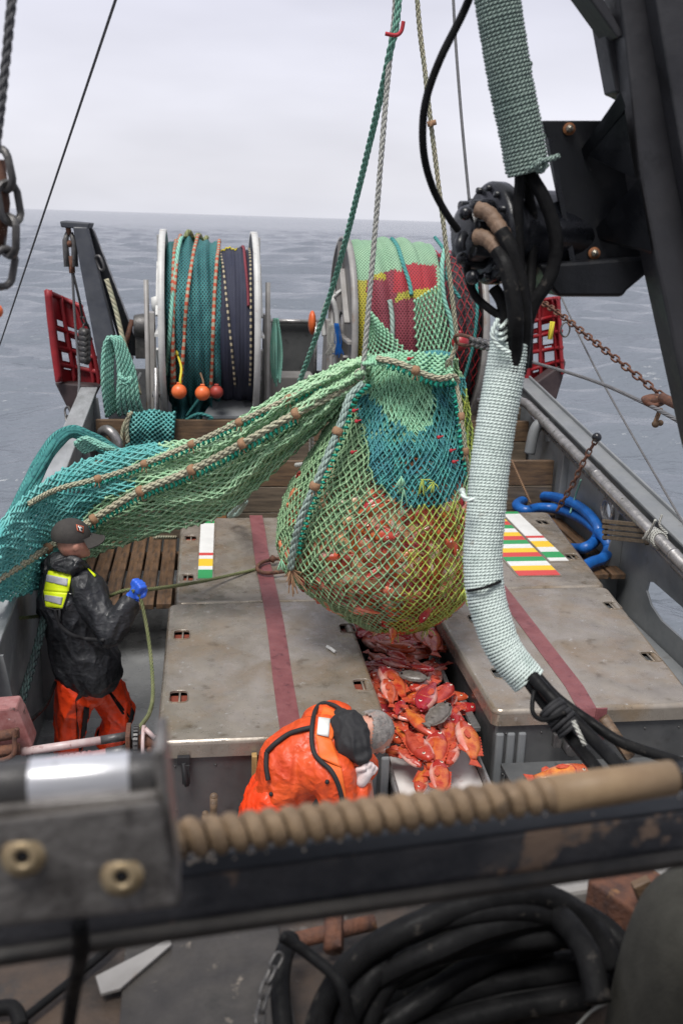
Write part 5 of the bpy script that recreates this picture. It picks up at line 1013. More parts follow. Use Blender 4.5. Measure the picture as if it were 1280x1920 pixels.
# chute between the bins
ch = thing('fish_chute', (1.34, 5.2, .4), 'white sloping chute with steel side rails between the two bins', 'chute')
zc = lambda y: lerp(.50, .74, (y-4.3)/2.4)
mb = MB(); mb.hexa([(1.07, 4.0, zc(4.0)-.02), (1.60, 4.0, zc(4.0)-.02), (1.60, 5.7, zc(5.7)-.02), (1.07, 5.7, zc(5.7)-.02)], [(1.07, 4.0, zc(4.0)), (1.60, 4.0, zc(4.0)), (1.60, 5.7, zc(5.7)), (1.07, 5.7, zc(5.7))]); ob('bed', mb, M['chute'], ch)
mb = MB(); mb.box((1.335, 6.33, .58), (.54, 1.22, .04)); ob('hopper_floor', mb, M['tubwall'], ch)
for x in (1.06, 1.615):
    mb = MB(); mb.hexa([(x-.012, 4.0, zc(4.0)-.06), (x+.012, 4.0, zc(4.0)-.06), (x+.012, 6.4, zc(6.4)-.06), (x-.012, 6.4, zc(6.4)-.06)], [(x-.012, 4.0, zc(4.0)+.05), (x+.012, 4.0, zc(4.0)+.05), (x+.012, 6.4, zc(6.4)+.05), (x-.012, 6.4, zc(6.4)+.05)]); mb.tube([(x, 4.0, zc(4.0)+.05), (x, 6.4, zc(6.4)+.05)], .018, 8); ob('side_rail', mb, M['pipe'], ch)
mb = MB(); mb.hexa([(1.05, 6.95, 0), (1.70, 6.95, 0), (1.70, 6.98, 0), (1.05, 6.98, 0)], [(1.05, 6.95, .95), (1.70, 6.95, .95), (1.70, 6.98, .95), (1.05, 6.98, .95)]); ob('rear_plate', mb, M['tubwall'], ch)
mb = MB(); mb.box((1.34, 5.4, .2), (.5, .08, .4)); mb.box((1.34, 4.5, .2), (.5, .08, .4)); ob('trestle', mb, M['steel_dk'], ch)
mb = MB(); a, b = P(858, 1318, z=.72), P(880, 1370, z=.66)
mb.box((a+b)/2+Vector((.03, 0, .02)), (.05, .42, .03)); ob('gauge_strip', mb, M['pipe'], ch, bevel=.003)
Zp = lambda py: .70+(1480-py)/300*.12
FL = [  # head, tail in enlarged pixels (x4.571 from 660,1150); lift; kind; label
 ((560, 90), (640, 300), .0, 'fishred', 'dark red fish deepest under the bag, beside the right bin wall'),
 ((640, 60), (735, 440), .06, 'fish', 'orange fish lying head up against the right bin wall'),
 ((545, 320), (150, 225), .03, 'fishred', 'big dull red fish directly below the bag'),
 ((330, 330), (470, 400), .10, 'fishred', 'small red fish head poking over the big dull red fish'),
 ((250, 385), (560, 480), .07, 'fishred', 'red fish lying crosswise just above the grey flatfish'),
 ((690, 480), (470, 440), .09, 'fishred', 'red fish with its head toward the right bin wall above the grey flatfish'),
 ((865, 700), (850, 800), .0, 'fishred', 'small red fish wedged at the top of the gauge strip'),
 ((260, 470), (480, 760), .08, 'fish', 'orange fish along the left bin edge with its head uppermost'),
 ((290, 580), (345, 800), .11, 'fishred', 'pale bellied red fish squeezed against the left bin edge'),
 ((490, 665), (715, 530), .06, 'fishred', 'red fish right below the grey speckled flatfish'),
 ((860, 605), (610, 820), .09, 'fishred', 'brownish red fish pointing its head at the right bin wall'),
 ((575, 825), (725, 560), .13, 'fishred', 'bright crimson fish with its head down at the middle of the pile'),
 ((430, 760), (370, 880), .08, 'fishred', 'small crimson fish left of the orange tail in mid pile'),
 ((350, 860), (560, 930), .04, 'fishred', 'pinkish fish half buried on the left side of the pile'),
 ((700, 1060), (430, 780), .12, 'fish', 'orange fish slanting head down through the middle, over the pale fish'),
 ((545, 1120), (350, 940), .07, 'fish', 'orange fish with a red fin patch, left of the slanting one'),
 ((800, 890), (835, 1160), .06, 'fish', 'orange fish head up beside the dark flatfish'),
 ((670, 1270), (430, 960), .13, 'fishred', 'pale cheeked red fish with its head down on the white chute edge'),
 ((600, 1300), (350, 1150), .08, 'fishred', 'dull pink fish lowest on the left side of the white chute'),
 ((740, 1020), (655, 1400), .10, 'fish', 'slim orange fish head up in the centre of the chute'),
 ((800, 1300), (900, 1010), .07, 'fishred', 'curved red fish with a spiny edge near the right side rail'),
 ((560, 1540), (640, 1310), .06, 'fish', 'orange fish with its dark eye showing, lowest on the left of the chute'),
 ((740, 1265), (760, 1610), .09, 'fish', 'orange and white bellied fish lowest in the middle of the chute'),
 ((945, 905), (1065, 1350), .12, 'fish', 'bright orange fish lying across the right side rail of the chute'),
]
pp = {'fish': fish_proto('fish', 'rockfish'), 'fishred': fish_proto('fishred', 'rockfish')}; fst = {'fish': True, 'fishred': True}
for k, (h, t_, lift, bm, lab) in enumerate(FL):
    hp = (660+h[0]/4.571, 1150+h[1]/4.571); tq = (660+t_[0]/4.571, 1150+t_[1]/4.571)
    a, b = P(hp[0], hp[1], z=Zp(hp[1])+lift*.75), P(tq[0], tq[1], z=Zp(tq[1])+lift*.75)
    Ln = min(.46, max(.2, (a-b).length*1.0)); nn = Vector((random.uniform(-.35, .35), random.uniform(-.45, .05), 1))
    mw = frame_m((a+b)/2, a-b+Vector((0, 0, random.uniform(-.02, .02))), nn*(1 if k % 2 else -1) if k % 3 == 0 else nn, Ln)
    if fst[bm]: o = pp[bm]; o.matrix_world = mw; fst[bm] = False
    else: o = dup(pp[bm], mw)
    tag(o, lab, 'fish', 'red fish piled in the chute')
def filler():                              # buried fish under the visible ones
    for k in range(70):
        px, py = 684+rng.random()*146, 1165+rng.random()**1.3*225; c = P(px+(py-1185)*.14, py, z=Zp(py)-.035); a = rng.random()*6.28
        mw = frame_m(c, (math.cos(a), math.sin(a), 0), (rng.normal()*.15, rng.normal()*.15-.15, 1), .34); o = dup(pp['fishred'], mw); tag(o, 'red fish half buried under the others in the chute', 'fish', 'half buried fish in the chute')
filler()
for k in range(14):
    px, py = 715+rng.random()*120, 1290+rng.random()*130; c = P(px+(py-1185)*.12, py, z=Zp(py)+.005); a = -1.2+rng.normal()*.6
    o = dup(pp['fish' if k % 2 else 'fishred'], frame_m(c, (math.cos(a), math.sin(a), 0), (rng.normal()*.15, -.2, 1), .30+.06*rng.random())); tag(o, 'red fish half buried under the others in the chute', 'fish', 'half buried fish in the chute')
for (hx, hy), (tx, ty), lift, lab in (((400, 510), (640, 560), .10, 'speckled grey flatfish lying across the upper pile'), ((830, 770), (650, 950), .13, 'dark mottled flatfish tilted on the right of the pile')):
    a, b = P(660+hx/4.571, 1150+hy/4.571, z=Zp(1150+hy/4.571)+lift), P(660+tx/4.571, 1150+ty/4.571, z=Zp(1150+ty/4.571)+lift); c = (a+b)/2; L_ = (a-b).length
    f = thing('flatfish', c, lab, 'fish'); x = (a-b).normalized(); z = Vector((0.1, -.3, 1)); z = (z-x*z.dot(x)).normalized(); y = z.cross(x); Rt = Matrix((x, y, z)).transposed()
    mb = MB(); mb.ball(c, (L_*.5, L_*(.24 if lift < .12 else .17), .02), Rt, 24); ob('body', mb, M['greyfish'], f)
    mb = MB(); mb.poly([[(L_*.5*math.cos(q), L_*((.28 if lift < .12 else .21)+.012*math.sin(9*q))*math.sin(q)) for q in np.linspace(0, 2*PI, 41)[:-1]]], lambda p, q, s, c=c, Rt=Rt: c+Rt@Vector((p, q, s-.006)), .006); ob('fin_edge', mb, M['greyfish'], f)
    mb = MB(); mb.poly([[(-.46, .03), (-.6, .1), (-.6, -.1), (-.46, -.03)]], lambda p, q, s, c=c, Rt=Rt, L_=L_: c+Rt@Vector((p*L_, q*L_, s)), .008); ob('tail_fin', mb, M['greyfish'], f)
    for s in (-1, 1): mb = MB(); mb.ball(c+Rt@Vector((L_*.38, s*.018, .02)), .009, n=8); ob('eye', mb, M['pupil'], f)
# single fish dropping from the net, fish by the far bin, strays below the roller
o = dup(pp['fish'], frame_m(P(736, 1186, y=5.9), (0, .1, 1), (.2, -1, 0), .16)); tag(o, 'small orange tail poking out of the bottom of the bag', 'fish')
tb = thing('sorting_table', (2.35, 4.85, 0), 'dark steel sorting table in front of the right bin', 'table')
mb = MB(); mb.box((2.35, 4.86, .645), (1.25, .5, .03)); ob('table_top', mb, M['steel_dk'], tb, bevel=.004)
for x in (1.78, 2.92):
    for y in (4.65, 5.08): mb = MB(); mb.box((x, y, .315), (.05, .05, .63)); ob('leg', mb, M['steel_dk'], tb)
o = dup(pp['fish'], frame_m(P(1045, 1452, z=.69), (1, .1, .02), (.1, -.2, 1), .42)); tag(o, 'orange fish lying alone in front of the right bin under the hoses', 'fish')
for k, (x, y_) in enumerate(((797, 1553), (832, 1550))): o = dup(pp['fishred'], frame_m(P(x, y_, z=.60), (1, .2*k, 0), (0, -.2, 1), .2)); tag(o, ('red fish just visible between roller and beam, left one of two', 'red fish just visible between roller and beam, right one of two')[k], 'fish')
mb = MB(); q = spline([P(613, 1212, z=ZT+.012), P(620, 1216, z=ZT+.014), P(628, 1222, z=ZT+.012)], 5); mb.tube(q, .012, 6); ob('fish_scrap', mb, M['white'], None, 'small white fish scrap on the stained bin lid', 'scrap')
# ================================================================== PEOPLE
from mathutils.bvhtree import BVHTree
def bvh_of(mb): return BVHTree.FromPolygons([Vector(q) for q in mb.v], mb.f)
def hit(bv, px, py, off=.006):
    d = (P(px, py, y=5)-CAM).normalized(); h = bv.ray_cast(CAM, d)
    if h[0] is None:
        q = bv.find_nearest(CAM+d*6.2 if px < 320 else CAM+d*5.0); return q[0]-d*off
    return h[0]-d*off
def patch(mb, bv, quad, n=8, off=.008, m=0):
    """cloth sheet lying on the figure: quad of pixels tl,tr,br,bl"""
    tl, tr, br_, bl_ = quad; g = {}
    for lay, o in ((0, off), (1, off-.02)):
        for j in range(n+1):
            for i in range(n+1):
                u, v = i/n, j/n; x = lerp(lerp(tl[0], tr[0], u), lerp(bl_[0], br_[0], u), v); y = lerp(lerp(tl[1], tr[1], u), lerp(bl_[1], br_[1], u), v)
                g[(lay, i, j)] = len(mb.v); mb.v.append(tuple(hit(bv, x, y, o))); mb.uv.append((u, v))
    for j in range(n):
        for i in range(n):
            mb.f.append((g[0, i, j], g[0, i, j+1], g[0, i+1, j+1], g[0, i+1, j])); mb.m.append(m); mb.sm.append(True)
    ed = [(i, 0) for i in range(n)]+[(n, j) for j in range(n)]+[(i, n) for i in range(n, 0, -1)]+[(0, j) for j in range(n, 0, -1)]
    for a, b in zip(ed, ed[1:]+ed[:1]): mb.f.append((g[(0, *a)], g[(0, *b)], g[(1, *b)], g[(1, *a)])); mb.m.append(m); mb.sm.append(False)
def wrinkle(amp, f1=9, f2=22, dirv=(1, 1, .45)):
    def fn(co, n):
        q = Vector((co.x*dirv[0], co.y*dirv[1], co.z*dirv[2]))
        a = noise.noise(q*f1+Vector((3.1, 0, 0))); b = noise.noise(q*f2+Vector((0, 7.7, 0)))
        r = max(0, 1-abs(a)*4.5)*1.3+max(0, 1-abs(b)*3.5)*.55+noise.noise(q*3.1)*.9-.3
        return co+n*amp*r
    return fn
def fist(name, c, fwd, side, up, r, m, parent):
    """closed hand: palm, four bent fingers of different length and a thumb across them"""
    c = Vector(c); f = Vector(fwd).normalized(); s = Vector(side); s = (s-f*s.dot(f)).normalized(); u = f.cross(s)
    mb = MB(); capsule(mb, c-f*r*.7, c+f*r*.2, r*.58, r*.62)
    for k, (ln, rad) in enumerate(((.92, .22), (1.0, .235), (.94, .225), (.78, .2))):
        b0 = c+f*r*.35+s*r*(k-1.5)*.4+u*r*.3; b1 = b0+f*r*.62*ln+u*r*.1; b2 = b1-u*r*.62*ln+f*r*.08; b3 = b2-f*r*.6*ln
        chain_caps(mb, [(b0, r*rad*1.1), (b1, r*rad), (b2, r*rad*.95), (b3, r*rad*.85)])
    t0 = c-f*r*.3-s*r*.65; t1 = t0+f*r*.5-s*r*.25-u*r*.25; t2 = t1+f*r*.4+s*r*.35-u*r*.25
    chain_caps(mb, [(t0, r*.27), (t1, r*.25), (t2, r*.21)])
    return ob(name, remesh(mb, r*.09, 1), M[m], parent)
def face(parent, c, fwd, up, r):          # nose, lips, ears, eyes, brows on a head of radius r
    c = Vector(c); f = Vector(fwd).normalized(); u = Vector(up); u = (u-f*u.dot(f)).normalized(); s = f.cross(u)
    for k in (-1, 1):
        mb = MB(); mb.ball(c+f*r*.84+s*k*r*.33+u*r*.02, r*.1, n=10); e = ob('eye', mb, M['eyem'], parent)
        mb = MB(); mb.tube([c+f*r*.92+s*k*r*.18+u*r*.2, c+f*r*.9+s*k*r*.36+u*r*.24, c+f*r*.78+s*k*r*.5+u*r*.18], r*.05, 6); ob('eyebrow', mb, M['hair'], parent)
    mb = MB(); mb.tube([c+f*r*.92-u*r*.45-s*r*.22, c+f*r*1.0-u*r*.43, c+f*r*.92-u*r*.45+s*r*.22], [r*.04, r*.07, r*.04], 8); ob('mouth', mb, mat('lips', (.42, .16, .13), rough=.4), parent)
def headprims(mb, c, fwd, up, r):
    c = Vector(c); f = Vector(fwd).normalized(); u = Vector(up); u = (u-f*u.dot(f)).normalized(); s = f.cross(u); Rt = Matrix((f, s, u)).transposed()
    mb.ball(c, (r*1.0, r*.8, r*1.05), Rt, 20); mb.ball(c-u*r*.5+f*r*.22, (r*.68, r*.6, r*.62), Rt, 16)
    capsule(mb, c-u*r*.85+f*r*.52, c-u*r*.9+f*r*.7, r*.26, r*.2)       # chin
    chain_caps(mb, [(c+f*r*.88+u*r*.08, r*.1), (c+f*r*1.12-u*r*.16, r*.13), (c+f*r*.98-u*r*.26, r*.12)])   # nose
    for k in (-1, 1):
        mb.ball(c+s*k*r*.8-f*r*.05-u*r*.12, (r*.2, r*.09, r*.3), Rt, 12); mb.ball(c+s*k*r*.44+f*r*.66-u*r*.12, r*.22, n=10)
# ---- the standing man ------------------------------------------------------------
p1 = thing('person', P(175, 1412, z=0), 'person standing at the left in black jacket, dark cap and orange trousers, pulling a rope', 'person')
Y0 = 6.4; hc = P(139, 1014, y=6.32); hf = Vector((.93, .32, .04)); hu = Vector((-.04, 0, 1))
hipA, hipB = P(140, 1290, y=6.34), P(192, 1282, y=6.46); knA, knB = P(132, 1352, y=6.36), P(222, 1338, y=6.5); ftA, ftB = P(128, 1428, z=.05), P(206, 1405, z=.05)
shR, elR, wrR = P(162, 1100, y=6.28), P(207, 1190, y=6.12), P(243, 1132, y=6.16); shL, elL, wrL = P(104, 1092, y=6.52), P(90, 1140, y=6.62), P(150, 1150, y=6.75)
chest, waist = P(128, 1118, y=6.38), P(160, 1235, y=6.4)
mb = MB(); headprims(mb, hc, hf, hu, .112)
chain_caps(mb, [(hc-Vector((.02, 0, .07)), .06), (P(128, 1060, y=6.37), .065), (chest, .13), (waist, .14), ((hipA+hipB)/2, .13)])
for a in ([(shR, .06), (elR, .045), (wrR, .035), (P(250, 1118, y=6.16), .04)], [(shL, .06), (elL, .045), (wrL, .035)], [(hipA, .085), (knA, .06), (ftA+Vector((0, 0, .06)), .05)], [(hipB, .085), (knB, .06), (ftB+Vector((0, 0, .06)), .05)]): chain_caps(mb, a)
chain_caps(mb, [(chest, .12), (shR, .06)]); chain_caps(mb, [(chest, .12), (shL, .06)])
ob('body', remesh(mb, .0085, 3), M['skin'], p1); face(p1, hc, hf, hu, .112)
mb = MB()
for pr_ in ([(hipA, .13), (knA.lerp(hipA, .4), .125), (knA, .105), (knA.lerp(ftA, .55), .10), (ftA+Vector((0, 0, .1)), .098)], [(hipB, .13), (knB.lerp(hipB, .4), .13), (knB, .118), (knB.lerp(ftB, .55), .105), (ftB+Vector((0, 0, .1)), .10)], [(hipA, .13), ((hipA+hipB)/2+Vector((0, 0, .06)), .17), (hipB, .13)], [((hipA+hipB)/2, .15), (waist, .15)]): chain_caps(mb, pr_)
tr = remesh(mb, .012, 5, wrinkle(.014, 6, 15)); tro = ob('trousers', tr, M['op'], p1); tb_ = bvh_of(tr)
mb = MB(); patch(mb, tb_, ((158, 1325), (168, 1327), (164, 1412), (148, 1420)), 12, .012); patch(mb, tb_, ((247, 1325), (258, 1345), (260, 1366), (240, 1362)), 9, .012); obs('gusset', mb, M['bcloth'], tro)
for f_ in (ftA, ftB):
    mb = MB(); chain_caps(mb, [(f_+Vector((-.03, 0, .12)), .062), (f_+Vector((-.02, 0, .02)), .06), (f_+Vector((.12, .04, .0)), .05), (f_+Vector((.17, .06, -.01)), .04)]); ob('boot', remesh(mb, .012, 3), M['rubber'], p1)
mb = MB()
chain_caps(mb, [(chest+Vector((0, 0, .1)), .16), (chest, .195), (chest.lerp(waist, .5), .20), (waist, .225), (waist+Vector((.02, 0, -.06)), .225)])
chain_caps(mb, [(shL+Vector((.02, 0, .02)), .105), (shR+Vector((0, 0, .0)), .11), (shR.lerp(elR, .5), .098), (elR, .088), (elR.lerp(wrR, .5), .085), (wrR, .066)])
chain_caps(mb, [(shL, .10), (elL, .09), (wrL, .07)]); chain_caps(mb, [(shL, .10), (P(128, 1082, y=6.38), .14), (shR, .11)])
jk = remesh(mb, .011, 4, wrinkle(.012, 6, 13, (1, 1, .55))); jo = ob('jacket', jk, M['bj'], p1); jb = bvh_of(jk)
mb = MB(); chain_caps(mb, [(P(98, 1062, y=6.45), .062), (P(112, 1056, y=6.3), .07), (P(140, 1060, y=6.26), .062), (P(155, 1068, y=6.34), .045)]); capsule(mb, P(105, 1068, y=6.36), P(132, 1072, y=6.32), .075); ob('hood', remesh(mb, .010, 3, wrinkle(.014, 11, 24, (.5, 1, 1))), M['bj'], jo)
mb = MB(); patch(mb, jb, ((91, 1070), (135, 1074), (129, 1112), (82, 1108)), 8, .016); patch(mb, jb, ((82, 1108), (129, 1112), (118, 1141), (86, 1138)), 8, .016); fl = ob('hi_vis_flap', mb, M['hiviz'], jo)
mb = MB(); patch(mb, jb, ((88, 1077), (128, 1085), (126, 1099), (86, 1090)), 8, .021); patch(mb, jb, ((84, 1115), (118, 1120), (115, 1134), (84, 1126)), 8, .021); obs('reflective_band', mb, M['reflective'], fl)
mb = MB(); mb.tube([hit(jb, x, y, .014) for x, y in ((91, 1070), (84, 1095), (80, 1118), (85, 1138), (105, 1144), (119, 1141), (128, 1112), (135, 1074))], .006, 6); ob('flap_edge', mb, M['bcloth'], fl)
mb = MB(); patch(mb, jb, ((130, 1063), (156, 1056), (160, 1064), (136, 1072)), 6, .022); patch(mb, jb, ((156, 1056), (160, 1060), (181, 1078), (178, 1082)), 6, .016); ob('collar_strip', mb, M['hiviz'], jo)
mb = MB(); mb.tube(spline([hit(jb, x, y, .01) for x, y in ((104, 1142), (108, 1160), (118, 1178), (140, 1192), (165, 1198), (195, 1200))], 5), .013, 6); mb.tube([hit(jb, x, y, .01) for x, y in ((112, 1142), (113, 1165))], .01, 6); ob('harness_strap', mb, M['bcloth'], jo)
mb = MB(); patch(mb, jb, ((126, 1111), (134, 1113), (134, 1115), (126, 1113)), 3, .008); ob('chest_mark', mb, M['white'], jo)
# cap
cc = hc+Vector((-.012, -.0, .035)); f = hf.normalized(); s_ = f.cross(Vector((0, 0, 1))).normalized(); u_ = s_.cross(f); Rt = Matrix((f, s_, u_)).transposed(); mb = MB()
def crown(u, v): a = 2*PI*u; t = v*PI*.56; return cc+Rt@Vector((.128*math.sin(t)*math.cos(a)-.004, .105*math.sin(t)*math.sin(a), .118*math.cos(t)-(.012*math.cos(a)*v)))
mb.grid(crown, 32, 12); mb.grid(lambda u, v: cc+Rt@(Rt.transposed()@(crown(u, v)-cc)*.95), 32, 12); cmb = mb; co_ = ob('cap', mb, M['cap_'], p1)
mb = MB(); L1 = []
for lay in (0, .007):
    for k in range(13):
        a = R(lerp(-62, 62, k/12)); L1.append((lay, a))
def brim(u, v, d): a = R(lerp(-64, 64, u)); r0, r1 = .112, .112+.085*math.cos(a*.85); rr = lerp(r0, r1, v); return cc+Rt@Vector((rr*math.cos(a)*1.05, rr*math.sin(a)*.88, -.008-.030*v-.03*abs(math.sin(a))*v+d))
mb.grid(lambda u, v: brim(u, v, 0), 16, 6); mb.grid(lambda u, v: brim(u, v, .007), 16, 6); mb.tube([brim(k/16, 1, .0035) for k in range(17)], .005, 6); ob('brim', mb, M['cap_'], co_)
cb = bvh_of(cmb); mb = MB(); patch(mb, cb, ((143, 983), (158, 987), (157, 999), (145, 995)), 4, .006); cpo = ob('cap_patch', mb, mat('patch_border', (.5, .12, .06), rough=.7), co_)
mb = MB(); patch(mb, cb, ((145, 985), (156, 988), (155, 997), (147, 994)), 4, .0085); ob('patch_field', mb, M['bcloth'], cpo)
mb = MB(); mb.tube([hit(cb, x, y, .011) for x, y in ((147, 986), (151, 991), (150, 993), (154, 996))], .0035, 5); mb.tube([hit(cb, x, y, .011) for x, y in ((151, 988), (155, 991))], .003, 5); obs('patch_mark', mb, M['white'], cpo)
gl = P(256, 1108, y=6.14); ax = (gl-wrR).normalized(); fist('glove', gl, ax, Vector((0, .35, 1)), None, .066, 'glove', p1)
mb = MB(); mb.tube([wrR.lerp(gl, .25), wrR.lerp(gl, .6)], [.05, .046], 12); ob('glove_cuff', mb, M['glove'], p1)
# ropes in his hands
rope('rope', 'olive rope stretched from the blue glove to the rusty ring on the bins', [P(250, 1108, y=6.1), P(290, 1104, y=6.5), P(380, 1090, y=7.3), P(500, 1063, y=7.9)], .014, 'r_olive', real=True)
rope('rope', 'olive rope hanging in a slack curve from the blue glove to the winch', [P(258, 1108, y=6.1), P(266, 1130, y=6.1), P(276, 1180, y=6.05), P(284, 1240, y=5.9), P(287, 1300, y=5.6), P(281, 1335, y=5.2), P(264, 1362, y=4.7), P(255, 1375, y=4.55)], .0125, 'r_olive', real=True)
rope('rope', 'olive rope from the left bulwark to the man\'s back', [P(33, 1159, y=6.4), P(60, 1157, y=6.5), P(96, 1152, y=6.7)], .0135, 'r_olive', real=True)
rope('rope', 'olive rope end passing behind the blue glove toward the jacket', [P(205, 1118, y=6.4), P(230, 1108, y=6.25), P(256, 1104, y=6.18)], .0125, 'r_olive', real=True)
rope('rope', 'dark speckled rope hanging against the left bulwark', [P(84, 1158, y=6.3), P(66, 1230, y=6.1), P(50, 1285, y=5.9), P(36, 1335, y=5.7)], .028, 'r_dark', real=True)
rope('hose', 'thin black hose curving down beside the orange trousers', [P(104, 1280, y=6.3), P(88, 1320, y=6.0), P(60, 1350, y=5.6), P(46, 1366, y=5.2)], .013, 'rubber', cat='hose')
mb = MB(); zz = Z1+.03; rg = [P(a, b, z=zz) for a, b in ((482, 1066), (490, 1055), (508, 1050), (525, 1048), (532, 1058), (545, 1062), (548, 1068), (520, 1073), (495, 1074))]; mb.tube(spline(rg, 6, closed=True), .016, 8, closed=True); mb.tube([P(508, 1052, z=zz), P(514, 1044, z=zz+.03)], .028, 8); ob('rope_ring', mb, M['rust'], None, 'rusty brown rope ring lying over the maroon strap', 'ring')
rope('rope', 'pale rope end lying on the slatted deck under the net', [P(290, 1008, y=8.9), P(330, 1008, y=9.2)], .018, 'r_cream')

# ---- the bending man -------------------------------------------------------------
p2 = thing('person', (.25, 4.5, 0), 'person bending over in an orange oilskin jacket, grey haired, head down', 'person')
hip, ches = P(524, 1494, y=4.58), P(600, 1405, y=4.62); nk = P(640, 1392, y=4.63); hc2 = P(700, 1374, y=4.66); f2 = Vector((.55, -.05, -.8)); u2 = Vector((.85, .0, .5))
sF, sN = P(622, 1352, y=4.84), P(622, 1452, y=4.42); eN, wN = P(640, 1535, y=4.36), P(676, 1478, y=4.42); eF, wF = P(680, 1440, y=4.86), P(690, 1500, y=4.75)
kA, kB = Vector((.28, 4.45, .46)), Vector((.22, 4.7, .46)); fA, fB = Vector((.15, 4.42, .06)), Vector((.12, 4.74, .06))
mb = MB(); headprims(mb, hc2, f2, u2, .108); chain_caps(mb, [(hc2-(hc2-nk)*.3, .062), (nk, .068), (ches, .13), (hip, .14)])
for a in ([(sN, .06), (eN, .045), (wN, .036), (P(682, 1462, y=4.43), .036)], [(sF, .06), (eF, .045), (wF, .036)], [(hip, .11), (kA, .065), (fA, .05)], [(hip, .11), (kB, .065), (fB, .05)], [(ches, .12), (sN, .06)], [(ches, .12), (sF, .06)]): chain_caps(mb, a)
ob('body', remesh(mb, .0085, 3), M['skin'], p2); face(p2, hc2, f2, u2, .108)
mb = MB(); Rh = Matrix((f2.normalized(), f2.normalized().cross(u2).normalized(), (u2-f2.normalized()*u2.dot(f2.normalized())).normalized())).transposed()
def hairfn(u, v): a = 2*PI*u; t = v*PI*.60; r = .116*(1+.012*noise.noise(Vector((u*40, v*24, 1)))); return hc2+Rh@Vector((-.012+r*math.sin(t)*math.cos(a)*1.0, r*.83*math.sin(t)*math.sin(a), r*1.03*math.cos(t)))
mb.grid(hairfn, 48, 18); mb.v = [v for v in mb.v]
keep = [k for k, f_ in enumerate(mb.f) if not ((sum(((Rh.transposed()@(Vector(mb.v[i])-hc2)).x for i in f_))/4 > .045) and (sum(((Rh.transposed()@(Vector(mb.v[i])-hc2)).z for i in f_))/4 < .085)) and sum(mb.v[i][0] for i in f_)/4 > hc2.x-.035+.02*math.sin(40*mb.v[f_[0]][1])]
mb.f = [mb.f[k] for k in keep]; mb.m = [mb.m[k] for k in keep]; mb.sm = [mb.sm[k] for k in keep]; ob('hair', mb, M['hair'], p2)
mb = MB()
for a in ([(hip, .17), (kA, .12), (fA+Vector((0, 0, .06)), .11)], [(hip, .17), (kB, .12), (fB+Vector((0, 0, .06)), .11)]): chain_caps(mb, a)
ob('trousers', remesh(mb, .014, 4, wrinkle(.012)), M['op'], p2)
for f_ in (fA, fB): mb = MB(); chain_caps(mb, [(f_+Vector((0, 0, .08)), .062), (f_, .06), (f_+Vector((.16, 0, -.01)), .045)]); ob('boot', remesh(mb, .012, 3), M['rubber'], p2)
mb = MB(); chain_caps(mb, [(P(512, 1530, y=4.56), .135), (hip, .155), (P(550, 1438, y=4.6), .195), (ches, .19), (P(625, 1395, y=4.63), .135)])
chain_caps(mb, [(P(600, 1370, y=4.78), .13), (sF, .115), (eF, .085)]); chain_caps(mb, [(P(590, 1440, y=4.5), .14), (sN, .125), (sN.lerp(eN, .5), .105), (eN, .095), (wN.lerp(eN, .3), .075), (wN, .06)])
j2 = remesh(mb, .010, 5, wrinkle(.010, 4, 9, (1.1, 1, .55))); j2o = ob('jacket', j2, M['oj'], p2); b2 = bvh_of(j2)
mb = MB(); mb.tube(spline([hit(b2, x, y, .022) for x, y in ((644, 1334), (625, 1322), (604, 1319), (592, 1330), (586, 1352), (584, 1385), (589, 1412), (602, 1428), (618, 1442), (630, 1462), (638, 1485), (643, 1508))], 6), .012, 8); ob('vest_piping', mb, M['bcloth'], j2o)
mb = MB(); patch(mb, b2, ((606, 1324), (642, 1336), (622, 1388), (590, 1375)), 9, .016); patch(mb, b2, ((590, 1375), (622, 1388), (640, 1440), (598, 1420)), 9, .016); patch(mb, b2, ((612, 1430), (640, 1440), (650, 1500), (640, 1500)), 8, .016); vst = ob('vest_panel', mb, mat('orange_vest_cloth', (.82, .16, .02), (.72, .12, .018), sc_=9, rough=.6, bump=.15), j2o)
mb = MB(); patch(mb, b2, ((597, 1344), (619, 1347), (616, 1382), (594, 1377)), 6, .024); ob('reflective_patch', mb, M['white'], vst)
mb = MB()
for seg in ([(500, 1410), (516, 1394), (540, 1377), (562, 1369), (584, 1364)], [(500, 1410), (499, 1435), (503, 1463)]): mb.tube(spline([hit(b2, x, y, .018) for x, y in seg], 5), .013, 6)
ob('vest_strap', mb, M['bcloth'], j2o)
mb = MB(); capsule(mb, P(652, 1366, y=4.55), P(660, 1396, y=4.48), .098, .098); mb.ball(P(672, 1412, y=4.45), (.075, .08, .045)); capsule(mb, P(640, 1350, y=4.72), P(640, 1420, y=4.52), .06); ob('black_hood', remesh(mb, .009, 4, wrinkle(.008, 9, 20)), M['bcloth'], p2)
g2 = P(684, 1452, y=4.40); fist('glove', g2, Vector((.5, .1, .9)), Vector((1, 0, -.5)), None, .058, 'pale', p2)
mb = MB(); mb.tube([P(662, 1440, y=4.44), P(660, 1480, y=4.42)], [.03, .034], 10); ob('red_cuff', mb, M['t_red'], p2)
mb = MB()
for px, py in ((613, 1466), (508, 1489)): mb.ball(hit(b2, px, py, .006), .012, n=8)
obs('snap_button', mb, M['bcloth'], j2o)

